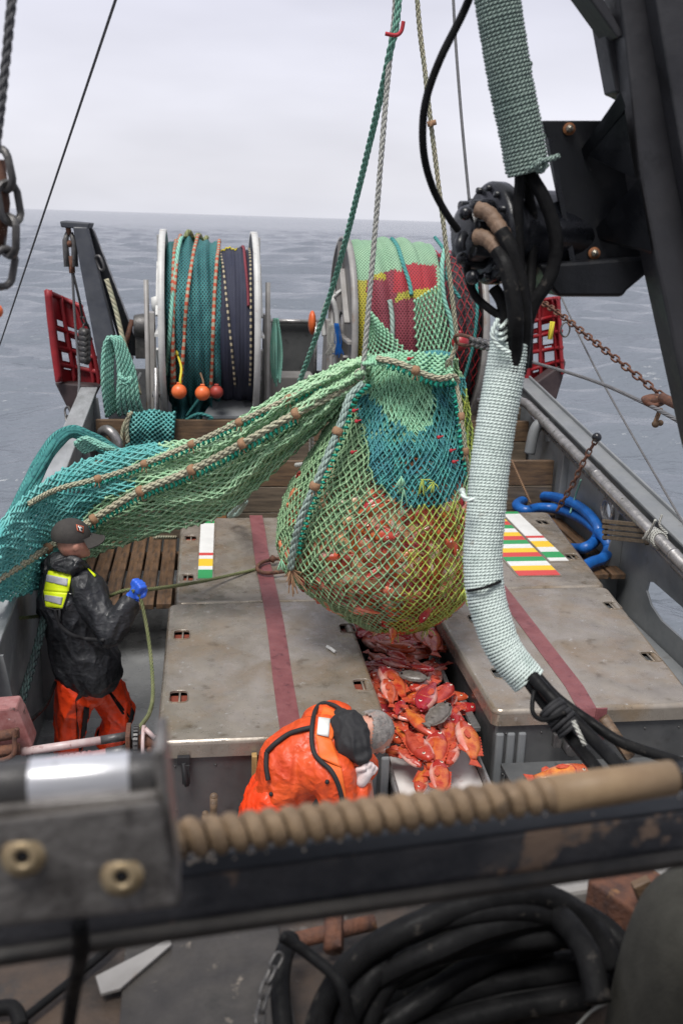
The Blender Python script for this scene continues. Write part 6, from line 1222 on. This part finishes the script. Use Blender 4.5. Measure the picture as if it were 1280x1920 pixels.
# ================================================================== CRANE POST, MOTOR, HOSES (right)
YC = 2.6
cp = thing('crane_post', P(1330, 900, y=2.6), 'black painted steel crane post with bolted bracket at the right edge', 'crane post')
def pris(mb, px, y, th, m=0):             # outline in the picture extruded away from us to its real depth
    a = [P2(q, y=y) for q in px]; b = [q+Vector((0, th, 0)) for q in a]; mb.hexa(a[::-1], b[::-1], m)
mb = MB(); pris(mb, [(1090, -600), (1156, -40), (1172, 70), (1200, 337), (1229, 490), (1302, 830), (1362, 1080), (1680, 2400), (1800, 2400), (1460, 1080), (1250, -40), (1170, -600)], 2.5, .10); ob('main_beam', mb, M['post'], cp, bevel=.008)
mb = MB(); pris(mb, [(1150, -600), (1222, -40), (1284, 330), (1420, 1000), (1700, 2380), (1800, 2380), (1500, 1000), (1330, -40), (1240, -600)], 2.44, .06); ob('edge_flange', mb, M['post'], cp, bevel=.005)
mb = MB(); pris(mb, [(1030, -110), (1092, -20), (1158, 72), (1170, 66), (1122, -20), (1060, -110)], 2.52, .10); pris(mb, [(1128, 30), (1154, 172), (1164, 176), (1190, 190), (1170, 30)], 2.57, .08); ob('knee_brace', mb, M['post'], cp, bevel=.004)
bk = MB(); pris(bk, [(1017, 226), (1118, 226), (1230, 226), (1232, 500), (1074, 500)], 2.66, .02); ob('bracket_plate', bk, M['blackdeep'], cp, bevel=.003)
mb = MB(); pris(mb, [(1026, 258), (1034, 258), (1080, 498), (1070, 498)], 2.648, .012); ob('weld_bead', mb, M['black'], cp)
def gus(top, tip, low):
    mb = MB(); a, b, c = P2(top, y=2.5), P2(tip, y=2.66), P2(low, y=2.5); n = Vector((0, .0, .012)); d = Vector((.012, 0, 0)); mb.hexa([a, b, c], [a+d+n, b+d+n, c+d+n]); return mb
mb = MB(); A, B_, C, D = P(1163, 172, y=2.48), P(1087, 282, y=2.665), P(1092, 300, y=2.665), P(1172, 200, y=2.48); mb.hexa([A, B_, C, D], [q+Vector((.0, .012, -.012)) for q in (A, B_, C, D)]); A, B_, C = P(1166, 180, y=2.49), P(1088, 285, y=2.665), P(1190, 335, y=2.5); mb.hexa([A, B_, C], [q+Vector((.006, .012, .0)) for q in (A, B_, C)]); ob('gusset_plate', mb, M['blackdeep'], cp)
mb = MB(); A, B_, C, D = P(1197, 335, y=2.49), P(1114, 430, y=2.665), P(1118, 446, y=2.665), P(1221, 471, y=2.5); mb.hexa([A, B_, C, D], [q+Vector((.004, .012, -.006)) for q in (A, B_, C, D)]); ob('gusset_plate', mb, M['blackdeep'], cp)
def bolt(c, r, parent, ax=(-.15, -1, .1)):
    b_ = MB(); b_.lathe([(0, 0), (r*1.7, 0), (r*1.7, r*.3), (0, r*.3)], c, ax, 16); o = ob('washer', b_, M['rustwash'], parent)
    b_ = MB(); b_.lathe([(0, r*.3), (r*1.05, r*.3), (r*1.05, r*1.2), (r*.6, r*1.25), (r*.55, r*2.0), (0, r*2.05)], c, ax, 6); ob('bolt', b_, M['bolt'], parent)
bolt(P(1066, 242, y=2.655), .0095, cp); bolt(P(1113, 475, y=2.655), .0095, cp)
mt = thing('hydraulic_motor', P(980, 560, y=2.7), 'black hydraulic winch motor mounted on the crane bracket', 'motor')
mc = P(935, 440, y=2.75); mr_ = P(1230, 470, y=2.85); ax = Vector((1, .22, 0)).normalized()
mb = MB(); c = P(916, 438, y=2.72); mb.lathe([(0, -.012), (.125, -.012), (.135, 0), (.135, .03), (.125, .045), (.118, .06), (.118, .30), (0, .30)], c, ax, 40); ob('drum_case', mb, M['black'], mt)
mb = MB(); pris(mb, [(1010, 495), (1222, 480), (1218, 510), (1176, 545), (1168, 557), (1046, 557), (1030, 540)], 2.62, .20); ob('base_casting', mb, M['blackdeep'], mt, bevel=.01)
mb = MB(); mb.lathe([(0, -.075), (.055, -.075), (.07, -.07), (.075, -.045), (.075, -.012), (0, -.012)], c+Vector((-.012, -.01, .0)), ax, 24)
for k in range(7):
    a = 2*PI*k/7+.3; e1 = ax.orthogonal().normalized(); e2 = ax.cross(e1); q = c+(e1*math.cos(a)+e2*math.sin(a))*.078; mb.lathe([(0, -.075), (.014, -.075), (.016, -.04), (.016, -.01)], q, ax, 8)
ob('port_block', mb, M['black'], mt, bevel=.002)
mb = MB()
for k in range(14):
    a = 2*PI*k/14; e1 = ax.orthogonal().normalized(); e2 = ax.cross(e1); q = c+(e1*math.cos(a)+e2*math.sin(a))*.117; mb.lathe([(0, -.024), (.009, -.024), (.009, -.008)], q, ax, 6)
obs('flange_bolt', mb, M['black'], mt)
mb = MB(); mb.tube(spline([P(868, 440, y=2.64), P(862, 455, y=2.62), P(864, 470, y=2.62)]), .014); mb.ball(P(872, 400, y=2.64), .018); mb.ball(P(866, 485, y=2.64), .017); mb.ball(P(886, 520, y=2.66), .02); ob('fitting_cluster', mb, M['black'], mt)
for pts in (((893, 392), (915, 400), (932, 422), (946, 444)), ((892, 444), (908, 446), (926, 460), (938, 478))):
    mb = MB(); mb.tube(spline([P(x, y, y=2.62-.02*k) for k, (x, y) in enumerate(pts)], 6), [.0205+.0012*math.sin(k*2.1) for k in range(19)], 12); ob('wrapped_fitting', mb, M['tape'], mt)
def hose(label, pts, r, m='rubber', group='black hydraulic hoses at the crane'):
    mb = MB(); mb.tube(spline([P(x, y, y=d) for x, y, d in pts], 8), r, 12, vscale=.3); return ob('hydraulic_hose', mb, M[m], None, label, 'hose', group)
hose('thick black hose from the upper brown wrapped fitting down into the white rope wrap', [(938, 432, 2.56), (958, 470, 2.54), (975, 530, 2.53), (982, 590, 2.53), (980, 650, 2.54), (972, 700, 2.54)], .020)
hose('thick black hose from the lower brown wrapped fitting down into the white rope wrap', [(932, 470, 2.56), (948, 500, 2.53), (960, 550, 2.51), (966, 600, 2.5), (964, 660, 2.52), (956, 700, 2.52)], .021)
hose('black hose bowing out right under the green rope wrap', [(985, 300, 2.62), (998, 335, 2.6), (1018, 370, 2.58), (1036, 420, 2.57), (1042, 470, 2.57), (1028, 525, 2.57), (1000, 570, 2.57), (985, 620, 2.57), (978, 690, 2.57)], .018)
hose('straight black hose below the green rope wrap, nearest the motor', [(972, 300, 2.6), (974, 340, 2.6), (970, 400, 2.6), (972, 470, 2.6), (975, 560, 2.6), (970, 690, 2.6)], .014)
hose('black hose running between the bowed hose and the straight one', [(982, 300, 2.63), (990, 360, 2.64), (1000, 420, 2.64), (996, 500, 2.63), (992, 580, 2.6), (988, 690, 2.58)], .013)
hose('slender black hose arching against the sky into the motor', [(985, -330, 2.4), (930, -130, 2.42), (888, -25, 2.45), (865, 30, 2.48), (826, 108, 2.5), (800, 180, 2.52), (792, 240, 2.54), (796, 300, 2.56), (812, 355, 2.6), (836, 400, 2.62), (858, 432, 2.64)], .0095)
hose('thin weathered hose curling under the motor toward the white rope wrap', [(873, 492, 2.7), (880, 530, 2.7), (893, 558, 2.7), (918, 580, 2.68), (940, 598, 2.66), (955, 640, 2.6)], .011)
hose('short black hose stub under the motor behind the mint rope turns', [(925, 540, 2.7), (940, 565, 2.68), (946, 600, 2.65), (944, 640, 2.6)], .017)
# rope wraps
def wrap(name, label, pts, rw, rr, m, core='rubber', jit=.0):
    q = spline([P(x, y, y=d) for x, y, d in pts], 14); q = resample(q, rr*.34); fr = frames(q); w = []
    q0 = q; q = resample(q, rr*.12); fr = frames(q)
    t = thing(name, q[-1], label, 'rope wrap'); n = len(q); per = 12*0+6
    acc_a = 0
    for k, p in enumerate(q):
        a = k*.12/1.95*2*PI; r_ = rw(k/n) if callable(rw) else rw
        j_ = 1+jit*noise.noise(Vector((a/6.28*1.7, 0, 5))); w.append(p+(fr[k][1]*math.cos(a)+fr[k][2]*math.sin(a))*r_*j_)
    mb = MB(); mb.tube(w, rr, 6); ob('rope_winding', mb, M[m], t)
    mb = MB(); s = q[::36]; mb.tube(s, [(rw(k/len(s)) if callable(rw) else rw)-rr*.7 for k in range(len(s))], 16); ob('hose_bundle', mb, M[core], t)
    return t, q
wt, wq = wrap('rope_wrapped_hose', 'white rope wrapped hose bundle sweeping down in front of the right bins', [(956, 640, 2.56), (946, 700, 2.55), (932, 780, 2.53), (920, 860, 2.51), (911, 950, 2.48), (905, 1040, 2.45), (909, 1110, 2.42), (925, 1170, 2.39), (948, 1225, 2.36), (992, 1278, 2.32)], lambda t: .0495-.005*max(0, t-.72)/.28, .0043, 'r_white', jit=.035)
mb = MB()
for (a, b) in (((930, 605), (946, 600)), ((926, 618), (950, 612)), ((925, 628), (955, 622))): 
    mb.tube(spline([P(a[0], a[1], y=2.6), P((a[0]+b[0])/2, a[1]+9, y=2.5), P(b[0]+6, b[1], y=2.6)], 6), .006, 6)
mb.tube(spline([P(933, 598, y=2.5), P(922, 625, y=2.49), P(930, 645, y=2.49), P(955, 662, y=2.49)], 6), .006, 6); mb.tube(spline([P(866, 920, y=2.42), P(872, 935, y=2.4), P(890, 938, y=2.4)], 6), .007, 6); mb.ball(P(866, 921, y=2.42), .009); obs('loose_turn', mb, M['r_white'], wt)
mb = MB(); mb.tube([P(868, 930, y=2.41), P(866, 948, y=2.41)], .005); ob('red_thread', mb, M['t_red'], wt)
mb = MB()
for y_, x0, x1 in ((1098, 876, 938), (1143, 890, 950), (1200, 915, 962), (1262, 955, 1000)):
    mb.tube(spline([P(x0, y_+10, y=2.395), P((x0+x1)/2, y_+4, y=2.36), P(x1, y_-8, y=2.385)], 6), .0045, 6)
obs('gap_shadow_turn', mb, M['rubber'], wt)  # dark tubes draw the shade in gaps between the rope turns
gw, gq = wrap('rope_wrapped_hose', 'green grey rope wrapped hose bundle above the motor', [(905, -420, 2.6), (915, -230, 2.6), (926, -60, 2.6), (932, 0, 2.6), (946, 90, 2.6), (962, 180, 2.6), (978, 260, 2.6), (988, 322, 2.6)], .052, .0048, 'r_sage', jit=.05)
mb = MB(); rope3(mb, spline([P(990, 318, y=2.54), P(1004, 308, y=2.52), P(1014, 300, y=2.52), (P(1022, 312, y=2.52)), P(1010, 322, y=2.52), P(1006, 305, y=2.5), P(1025, 300, y=2.52), P(1048, 292, y=2.54)], 8), .0075, 5); ob('end_knot', mb, M['r_sage'], gw)
mb = MB()
for k in range(9): q = gq[int(len(gq)*(.1+.1*k))]; mb.ball(q+Vector((-.052 if k % 2 else .054, -.01, 0)), .0075, n=8)
obs('rope_bump', mb, M['r_sage'], gw)
hose('black hose leaving the white rope wrap, left one of the bunch', [(985, 1270, 2.3), (1010, 1305, 2.27), (1040, 1345, 2.22), (1075, 1390, 2.15), (1115, 1440, 2.05), (1150, 1490, 1.95)], .0165)
hose('black hose leaving the white rope wrap, middle one of the bunch', [(998, 1268, 2.28), (1030, 1305, 2.22), (1075, 1350, 2.16), (1120, 1395, 2.08), (1160, 1440, 1.98), (1200, 1500, 1.9)], .0165)
hose('black hose leaving the white rope wrap, upper one bending off to the right edge', [(1008, 1270, 2.3), (1045, 1310, 2.24), (1100, 1350, 2.18), (1160, 1390, 2.12), (1230, 1415, 2.05), (1310, 1440, 1.95)], .014)
hose('thin dark hose looped over the taped joint below the white wrap', [(1000, 1295, 2.24), (998, 1335, 2.2), (1020, 1350, 2.16), (1060, 1335, 2.14)], .006)
mb = MB(); q = spline([P(1030, 1325, y=2.2), P(1052, 1350, y=2.17), P(1072, 1372, y=2.15)], 8)
for k in range(7): mb.tube([q[k*2], q[k*2+2]], .036+.003*math.sin(k*2.1), 14)
ob('tape_binding', mb, M['bcloth'], None, 'dark cloth tape binding the hoses below the white rope wrap', 'binding')
mb = MB(); mb.tube([P(1074, 1352, y=2.1), P(1096, 1398, y=2.05)], .006, 6); ob('cable_tie', mb, M['r_pale'], None, 'pale cord end lying along the black hoses', 'cord')
# ================================================================== WINCH BY THE LEFT BULWARK
w = thing('deck_winch', P(150, 1500, y=4.55), 'maroon painted deck winch with chipped rods at the lower left', 'winch')
mb = MB(); mb.tube([P(40, 1410, y=4.5), P(190, 1388, y=4.52)], .021, 14); ob('upper_rod', mb, M['paint_rod'], w)
mb = MB(); mb.tube([P(190, 1388, y=4.52), P(238, 1380, y=4.53)], .022, 14); mb.tube([P(200, 1414, y=4.45), P(244, 1406, y=4.46)], .03, 14); ob('shaft_sleeve', mb, M['darkiron'], w)
mb = MB(); a, b = P(30, 1445, y=4.43), P(202, 1414, y=4.45); pts = []; rs = []
for k in range(61): t = k/60; pts.append(a.lerp(b, t)); rs.append(.028+(.007 if (k % 4) < 3 and t < .82 else 0))
mb.tube(pts, rs, 16); ob('spiral_roller', mb, M['maroonw'], w)
mb = MB(); c = P(241, 1392, y=4.5); mb.lathe([(0, -.01), (.10, -.01), (.10, .012), (0, .012)], c, (1, .02, 0), 4); ob('end_plate', mb, M['rust'], w, bevel=.003)
mb = MB(); c = P(256, 1393, y=4.5)
for k in range(26): a = 2*PI*k/26; mb.box(c+Vector((0, .085*math.cos(a), .085*math.sin(a))), (.022, .012, .012), Matrix.Rotation(a, 3, 'X'))
mb.lathe([(0, -.012), (.08, -.012), (.08, .012), (0, .012)], c, (1, 0, 0), 30); ob('gear_wheel', mb, M['darkiron'], w)
mb = MB(); c = P(270, 1396, y=4.48); mb.lathe([(.085, -.008), (.095, -.008), (.095, .008), (.085, .008), (.085, -.008)], c, (1, 0, 0), 30); mb.tube([P(272, 1366, y=4.46), P(290, 1384, y=4.44)], .012); ob('hoop', mb, M['paint_rod'], w)
mb = MB(); mb.tube([P(262, 1394, y=4.48), P(300, 1388, y=4.46)], [.045, .03], 14); mb.ball(P(281, 1407, y=4.42), .018); ob('hub', mb, M['rust'], w)
wb = thing('winch_bracket', P(10, 1440, y=4.6), 'rusty maroon bracket block at the left edge with bent rod handle', 'bracket')
mb = MB(); pris(mb, [(-40, 1333), (30, 1327), (40, 1345), (62, 1400), (55, 1415), (-40, 1425)], 4.55, .14); ob('block', mb, M['maroonw'], wb, bevel=.01)
mb = MB(); mb.tube([P(-20, 1384, y=4.5), P(35, 1374, y=4.5)], .028); mb.tube([P(-20, 1412, y=4.48), P(38, 1404, y=4.48)], .03); ob('tube', mb, M['rust'], wb)
mb = MB(); mb.tube(spline([P(33, 1366, y=4.45), P(28, 1385, y=4.45), P(27, 1412, y=4.43), P(10, 1424, y=4.42), P(-20, 1428, y=4.42)]), .012); ob('handle', mb, M['rust'], wb)
mb = MB(); mb.tube([P(400, 1540, y=3.6), P(401, 1494, y=3.6)], [.014, .017], 12); mb.ball(P(401, 1494, y=3.6), .017); ob('wooden_peg', mb, M['woodx'], None, 'brown wooden peg standing behind the tan roller', 'peg')
mb = MB(); mb.tube([P(384, 1545, y=3.6), P(385, 1526, y=3.6)], [.012, .014], 12); mb.ball(P(385, 1526, y=3.6), .014); ob('wooden_peg', mb, M['woodx'], None, 'short brown peg left of the taller one behind the tan roller', 'peg')

# ================================================================== FOREGROUND RAIL (close to the camera)
rl = thing('spiral_roller', P(800, 1520, z=3.15), 'tan spiral ribbed roller along the rail across the foreground', 'roller')
a, b = P(318, 1575, z=3.2), P(1030, 1490, z=3.2); d = b-a; fr_ = frames([a, b]); pts = []; turns = 20.5; n = int(turns*22)
for k in range(n+1):
    t = k/n; w_ = 2*PI*turns*t+.25*noise.noise(Vector((t*14, 0, 0))); rr_ = .0098+.0007*noise.noise(Vector((t*40, 3, 0))); pts.append(a+d*t+(fr_[0][1]*math.cos(w_)+fr_[0][2]*math.sin(w_))*rr_)
mb = MB(); mb.tube(pts, .0096, 10); ob('spiral_winding', mb, M['spiralrope'], rl)
mb = MB(); mb.tube([a, b], .0135, 18); ob('inner_bar', mb, M['rubber'], rl)
mb = MB(); e = P(1258, 1458, z=3.2); mb.tube([b, b.lerp(e, .5), e], [.0195, .0195, .0185], 24); ob('plain_sleeve', mb, M['spiral'], rl)
mb = MB(); mb.tube([e, e+(e-b)*.5], .015, 20); ob('end_shaft', mb, M['black'], rl)
bm = thing('rail_beam', P(800, 1600, z=3.05), 'dark scuffed steel rail beam crossing the foreground below the tan roller', 'beam')
def slabpx(mb, top, bot, y0, y1, th, m=0):
    A, B_, C, D = P2(top[0], y=y0[0]), P2(top[1], y=y0[1]), P2(bot[1], y=y1[1]), P2(bot[0], y=y1[0]); n_ = (B_-A).cross(D-A).normalized(); n_ = n_ if n_.y > 0 else -n_
    mb.hexa([A, B_, C, D], [q+n_*th for q in (A, B_, C, D)])
mb = MB(); slabpx(mb, ((-60, 1668), (1340, 1478)), ((-60, 1702), (1340, 1512)), (.84, .985), (.80, .945), .02); ob('top_flange', mb, M['davit'], bm, bevel=.003)
mb = MB(); slabpx(mb, ((-60, 1702), (1340, 1512)), ((-60, 1802), (1340, 1600)), (.802, .947), (.797, .942), .02); ob('web', mb, M['beam'], bm, bevel=.003)
mb = MB(); slabpx(mb, ((-60, 1784), (1340, 1582)), ((-60, 1808), (1340, 1606)), (.792, .937), (.782, .927), .02); ob('lower_lip', mb, M['beamlow'], bm, bevel=.003)
mb = MB()
for k in range(40): t = rng.random()**1.5; p = lerp(P(345, 1612, z=3.165), P(1290, 1490, z=3.165), t); mb.ball(p+Vector((0, rng.normal()*.006, .0)), .001+.0012*rng.random(), n=6)
ob('debris', mb, M['fisheye'], None, 'pale scraps scattered in the gap between roller and beam', 'debris', kind='stuff')
bx = thing('roller_block', P(160, 1740, y=.72), 'scuffed grey cast block with two brass plugs at the lower left', 'roller block')
mb = MB(); F_ = [P2(q, y=.70) for q in ((-60, 1545), (300, 1502), (332, 1700), (-60, 1745))]; mb.hexa(F_[::-1], [P2(q, y=.755) for q in ((-60, 1535), (300, 1492), (332, 1690), (-60, 1735))][::-1]); ob('casting', mb, M['block'], bx, bevel=.004)
mb = MB(); F_ = [P2(q, y=.715) for q in ((286, 1412), (308, 1405), (338, 1700), (322, 1704))]; mb.hexa(F_[::-1], [q+Vector((0, .06, 0)) for q in F_][::-1]); ob('side_plate', mb, M['block'], bx, bevel=.004)
A, B_ = P(-60, 1478, y=.735), P(292, 1452, y=.74)
for f0, f1, r_, m_ in ((0, .33, .0195, 'darkiron'), (.33, .86, .0205, 'chrome_glint'), (.86, 1, .0195, 'darkiron')): mb = MB(); mb.tube([A.lerp(B_, f0), A.lerp(B_, f1)], r_, 28); ob('roller_section', mb, M[m_], bx, bevel=.001)  # pale middle between dark ends paints the sky's reflection on the roller
mb = MB(); pris(mb, [(-60, 1520), (296, 1490), (298, 1508), (-60, 1545)], .712, .03); ob('front_lip', mb, M['block'], bx, bevel=.003)
for (x, y_) in ((43, 1606), (229, 1643)):
    mb = MB(); mb.lathe([(.006, .0), (.006, .003), (.0105, .0035), (.0115, .001), (.0165, .001), (.0175, -.002), (.018, -.006)], P(x, y_, y=.698), (0, -1, .25), 24); o = ob('brass_plug', mb, M['brass'], bx)
    mb = MB(); mb.lathe([(0, .001), (.0055, .001), (.0055, -.004)], P(x, y_, y=.698), (0, -1, .25), 16); ob('socket', mb, M['black'], o)
mb = MB(); mb.tube(spline([P(150, 1735, y=.76), P(152, 1790, y=.80), P(138, 1860, y=.86), P(126, 1940, y=.9)]), .008, 8); ob('cable', mb, M['rubber'], None, 'dark cable dangling below the cast block', 'cable')
# ================================================================== UPPER PLATFORM UNDER THE RAIL
# the wheelhouse is added unseen behind the camera to shade this end of the boat
wh = thing('wheelhouse', (.7, -1.4, 2.36), 'wheelhouse front at the back of the photographer, outside the picture', 'wheelhouse')
mb = MB(); mb.box((.7, -.75, 3.9), (4.2, .1, 3.1)); ob('blocker_wall', mb, M['drumwhite'], wh, bevel=.01)
mb = MB(); mb.box((.7, -.95, 5.5), (4.8, 1.5, .1)); ob('blocker_roof', mb, M['drumwhite'], wh, bevel=.01)
PZ = 2.36
mb = MB(); mb.box((.6, .72, PZ-.03), (3.4, 2.44, .06)); ob('platform', mb, M['platform'], kind='structure')
mb = MB(); A = [P2(q, z=PZ+.004) for q in ((222, 1960), (236, 1770), (520, 1735), (560, 1960))]; mb.hexa(A[::-1], [q+Vector((0, 0, .012)) for q in A][::-1]); ob('deck_plate', mb, M['plate2'], None, 'scuffed dark deck plate on the platform under the rail', 'plate', bevel=.003)
mb = MB(); A = [P2(q, z=PZ+.02) for q in ((180, 1835), (318, 1765), (322, 1775), (226, 1858), (190, 1868))]; mb.hexa(A[::-1], [q+Vector((0, 0, .006)) for q in A][::-1]); ob('metal_blade', mb, M['drumgrey'], None, 'grey triangular metal piece on the platform boards', 'metal piece')
mb = MB(); mb.tube(spline([P(215, 1770, z=PZ+.02), P(120, 1850, z=PZ+.02), P(20, 1930, z=PZ+.02)]), .008, 8); ob('cable', mb, M['rubber'], None, 'thin dark cable lying on the platform boards at lower left', 'cable')
mb = MB(); mb.tube(spline([P(-20, 1895, z=PZ+.02), P(25, 1890, z=PZ+.03), P(40, 1925, z=PZ+.02)]), .014, 8); ob('hose_end', mb, M['rubber'], None, 'short thick hose end in the lower left corner', 'hose')
def lay(pts, z=PZ): return [P(x, y, z=z+h) for x, y, h in pts]
HP = [
 ('thick black hose arching widest over the coil', [(590, 1980, .05), (610, 1880, .12), (680, 1790, .20), (790, 1730, .26), (900, 1690, .28), (1010, 1680, .27), (1090, 1720, .22), (1150, 1810, .15)]),
 ('thick black hose forming the second arch of the coil', [(640, 1990, .05), (660, 1890, .12), (730, 1800, .18), (830, 1750, .20), (960, 1735, .22), (1070, 1750, .18), (1130, 1790, .14)]),
 ('black hose slanting through the middle of the coil', [(660, 1960, .04), (760, 1900, .08), (860, 1830, .12), (960, 1780, .14), (1040, 1760, .12)]),
 ('black hose lying low across the front of the coil', [(640, 1975, .05), (760, 1900, .07), (900, 1850, .09), (1030, 1825, .10), (1120, 1810, .10)]),
 ('black hose along the bottom edge of the coil', [(700, 2000, .05), (820, 1930, .06), (960, 1890, .07), (1100, 1870, .08)]),
 ('black hose climbing steeply to the right behind the coil', [(1000, 1690, .2), (1050, 1720, .24), (1100, 1790, .24), (1120, 1880, .2)]),
 ('black hose hugging the left side of the coil', [(545, 1760, .10), (530, 1800, .10), (525, 1860, .08), (535, 1960, .05)]),
 ('black hose curving away at the right of the coil', [(1040, 1700, .16), (1110, 1725, .18), (1170, 1780, .16), (1200, 1860, .1)]),
 ('black hose deep inside the coil', [(740, 1850, .03), (820, 1800, .06), (900, 1790, .07), (1000, 1800, .05)])]
for k, (lab, pts) in enumerate(HP):
    mb = MB(); mb.tube(spline(lay(pts), 8), .022 if k not in (6,) else .018, 14, vscale=.3); ob('coiled_hose', mb, M['rubber'], None, lab, 'hose', 'hoses coiled under the rail')
for k in range(9):
    base = HP[(0, 1, 3, 2, 0, 1, 4, 3, 8)[k]][1]; dx, dy = ((-24, 22), (30, 18), (20, 26), (-10, 30), (26, 42), (-36, -14), (10, -20), (-8, -24), (30, -18))[k]
    pts = [(x+dx+9*math.sin(i*1.7+k), y+dy+9*math.cos(i*1.3+k*2), max(.02, h-.015-.006*k)) for i, (x, y, h) in enumerate(base)]
    mb = MB(); mb.tube(spline(lay(pts), 8), .017+.003*(k % 3), 12, vscale=.3); ob('coiled_hose', mb, M['rubber'], None, 'black hose turn tangled deep in the coil under the rail beam', 'hose', 'hose turns tangled in the coil')
mb = MB(); mb.tube(spline([P(528, 1755, z=PZ+.25), P(580, 1790, z=PZ+.22), P(640, 1850, z=PZ+.2), P(660, 1960, z=PZ+.1)]), .010, 8); ob('cable', mb, M['rubber'], None, 'thin black cable crossing the left of the hose coil', 'cable')
mb = MB(); chain(mb, spline([P(525, 1790, z=PZ+.16), P(505, 1830, z=PZ+.14), P(492, 1880, z=PZ+.12), P(482, 1960, z=PZ+.1)]), .018, .0032); ob('chain', mb, M['darkiron'], None, 'dull steel chain hanging left of the hose coil', 'chain')
mb = MB(); c = P(650, 1760, z=PZ+.04); mb.tube([c+Vector((-.12, 0, .0)), c+Vector((.06, .03, .01))], .016); mb.tube([c+Vector((-.03, -.03, 0)), c+Vector((-.02, .05, .03))], .02); ob('rusty_fitting', mb, M['rust'], None, 'rusty fitting behind the hose coil under the beam', 'fitting')
mb = MB(); c = P(1130, 1668, z=PZ+.05); mb.box(c, (.42, .10, .10), Matrix.Rotation(R(8), 3, 'Z')); ob('pale_block', mb, M['drumgrey'], None, 'dirty pale block lying behind the hose coil', 'block', bevel=.01)
mb = MB(); c = P(1180, 1710, z=PZ+.08); mb.box(c, (.14, .12, .14), Matrix.Rotation(R(30), 3, 'Z')); ob('rusty_box', mb, M['rust'], None, 'rusty brown box behind the canvas cover', 'box', bevel=.006)
mb = MB(); c = P(1218, 1700, z=PZ+.16); mb.box(c, (.035, .02, .13), Matrix.Rotation(R(-25), 3, 'Y')); ob('timber_offcut', mb, M['woodx'], None, 'light timber offcut leaning beside the canvas cover', 'timber', bevel=.003)
cv = MB()
cv.grid(lambda u, v: P(lerp(1290, 1132, 1-v)+0*u, 1900, z=PZ)*0+Vector((.80, 1.22, PZ-.05))+Vector(((.16*(1-.25*v*v)*(1-v**6)**.5)*math.cos(2*PI*u)*(1+.05*math.sin(6*PI*u+3*v)), (.155*(1-.25*v*v)*(1-v**6)**.5)*math.sin(2*PI*u), .46*math.sin(v*PI/2)))*1.0, 40, 20)
ob('canvas_cover', cv, M['canvas'], None, 'dark olive canvas covered shape in the lower right corner', 'canvas cover')
mb = MB(); mb.tube(spline([P(1080, 1925, z=PZ+.1), P(1110, 1895, z=PZ+.14), P(1140, 1878, z=PZ+.16)]), .003, 5); ob('cord', mb, M['r_pale'], None, 'thin pale cord end by the canvas cover', 'cord')
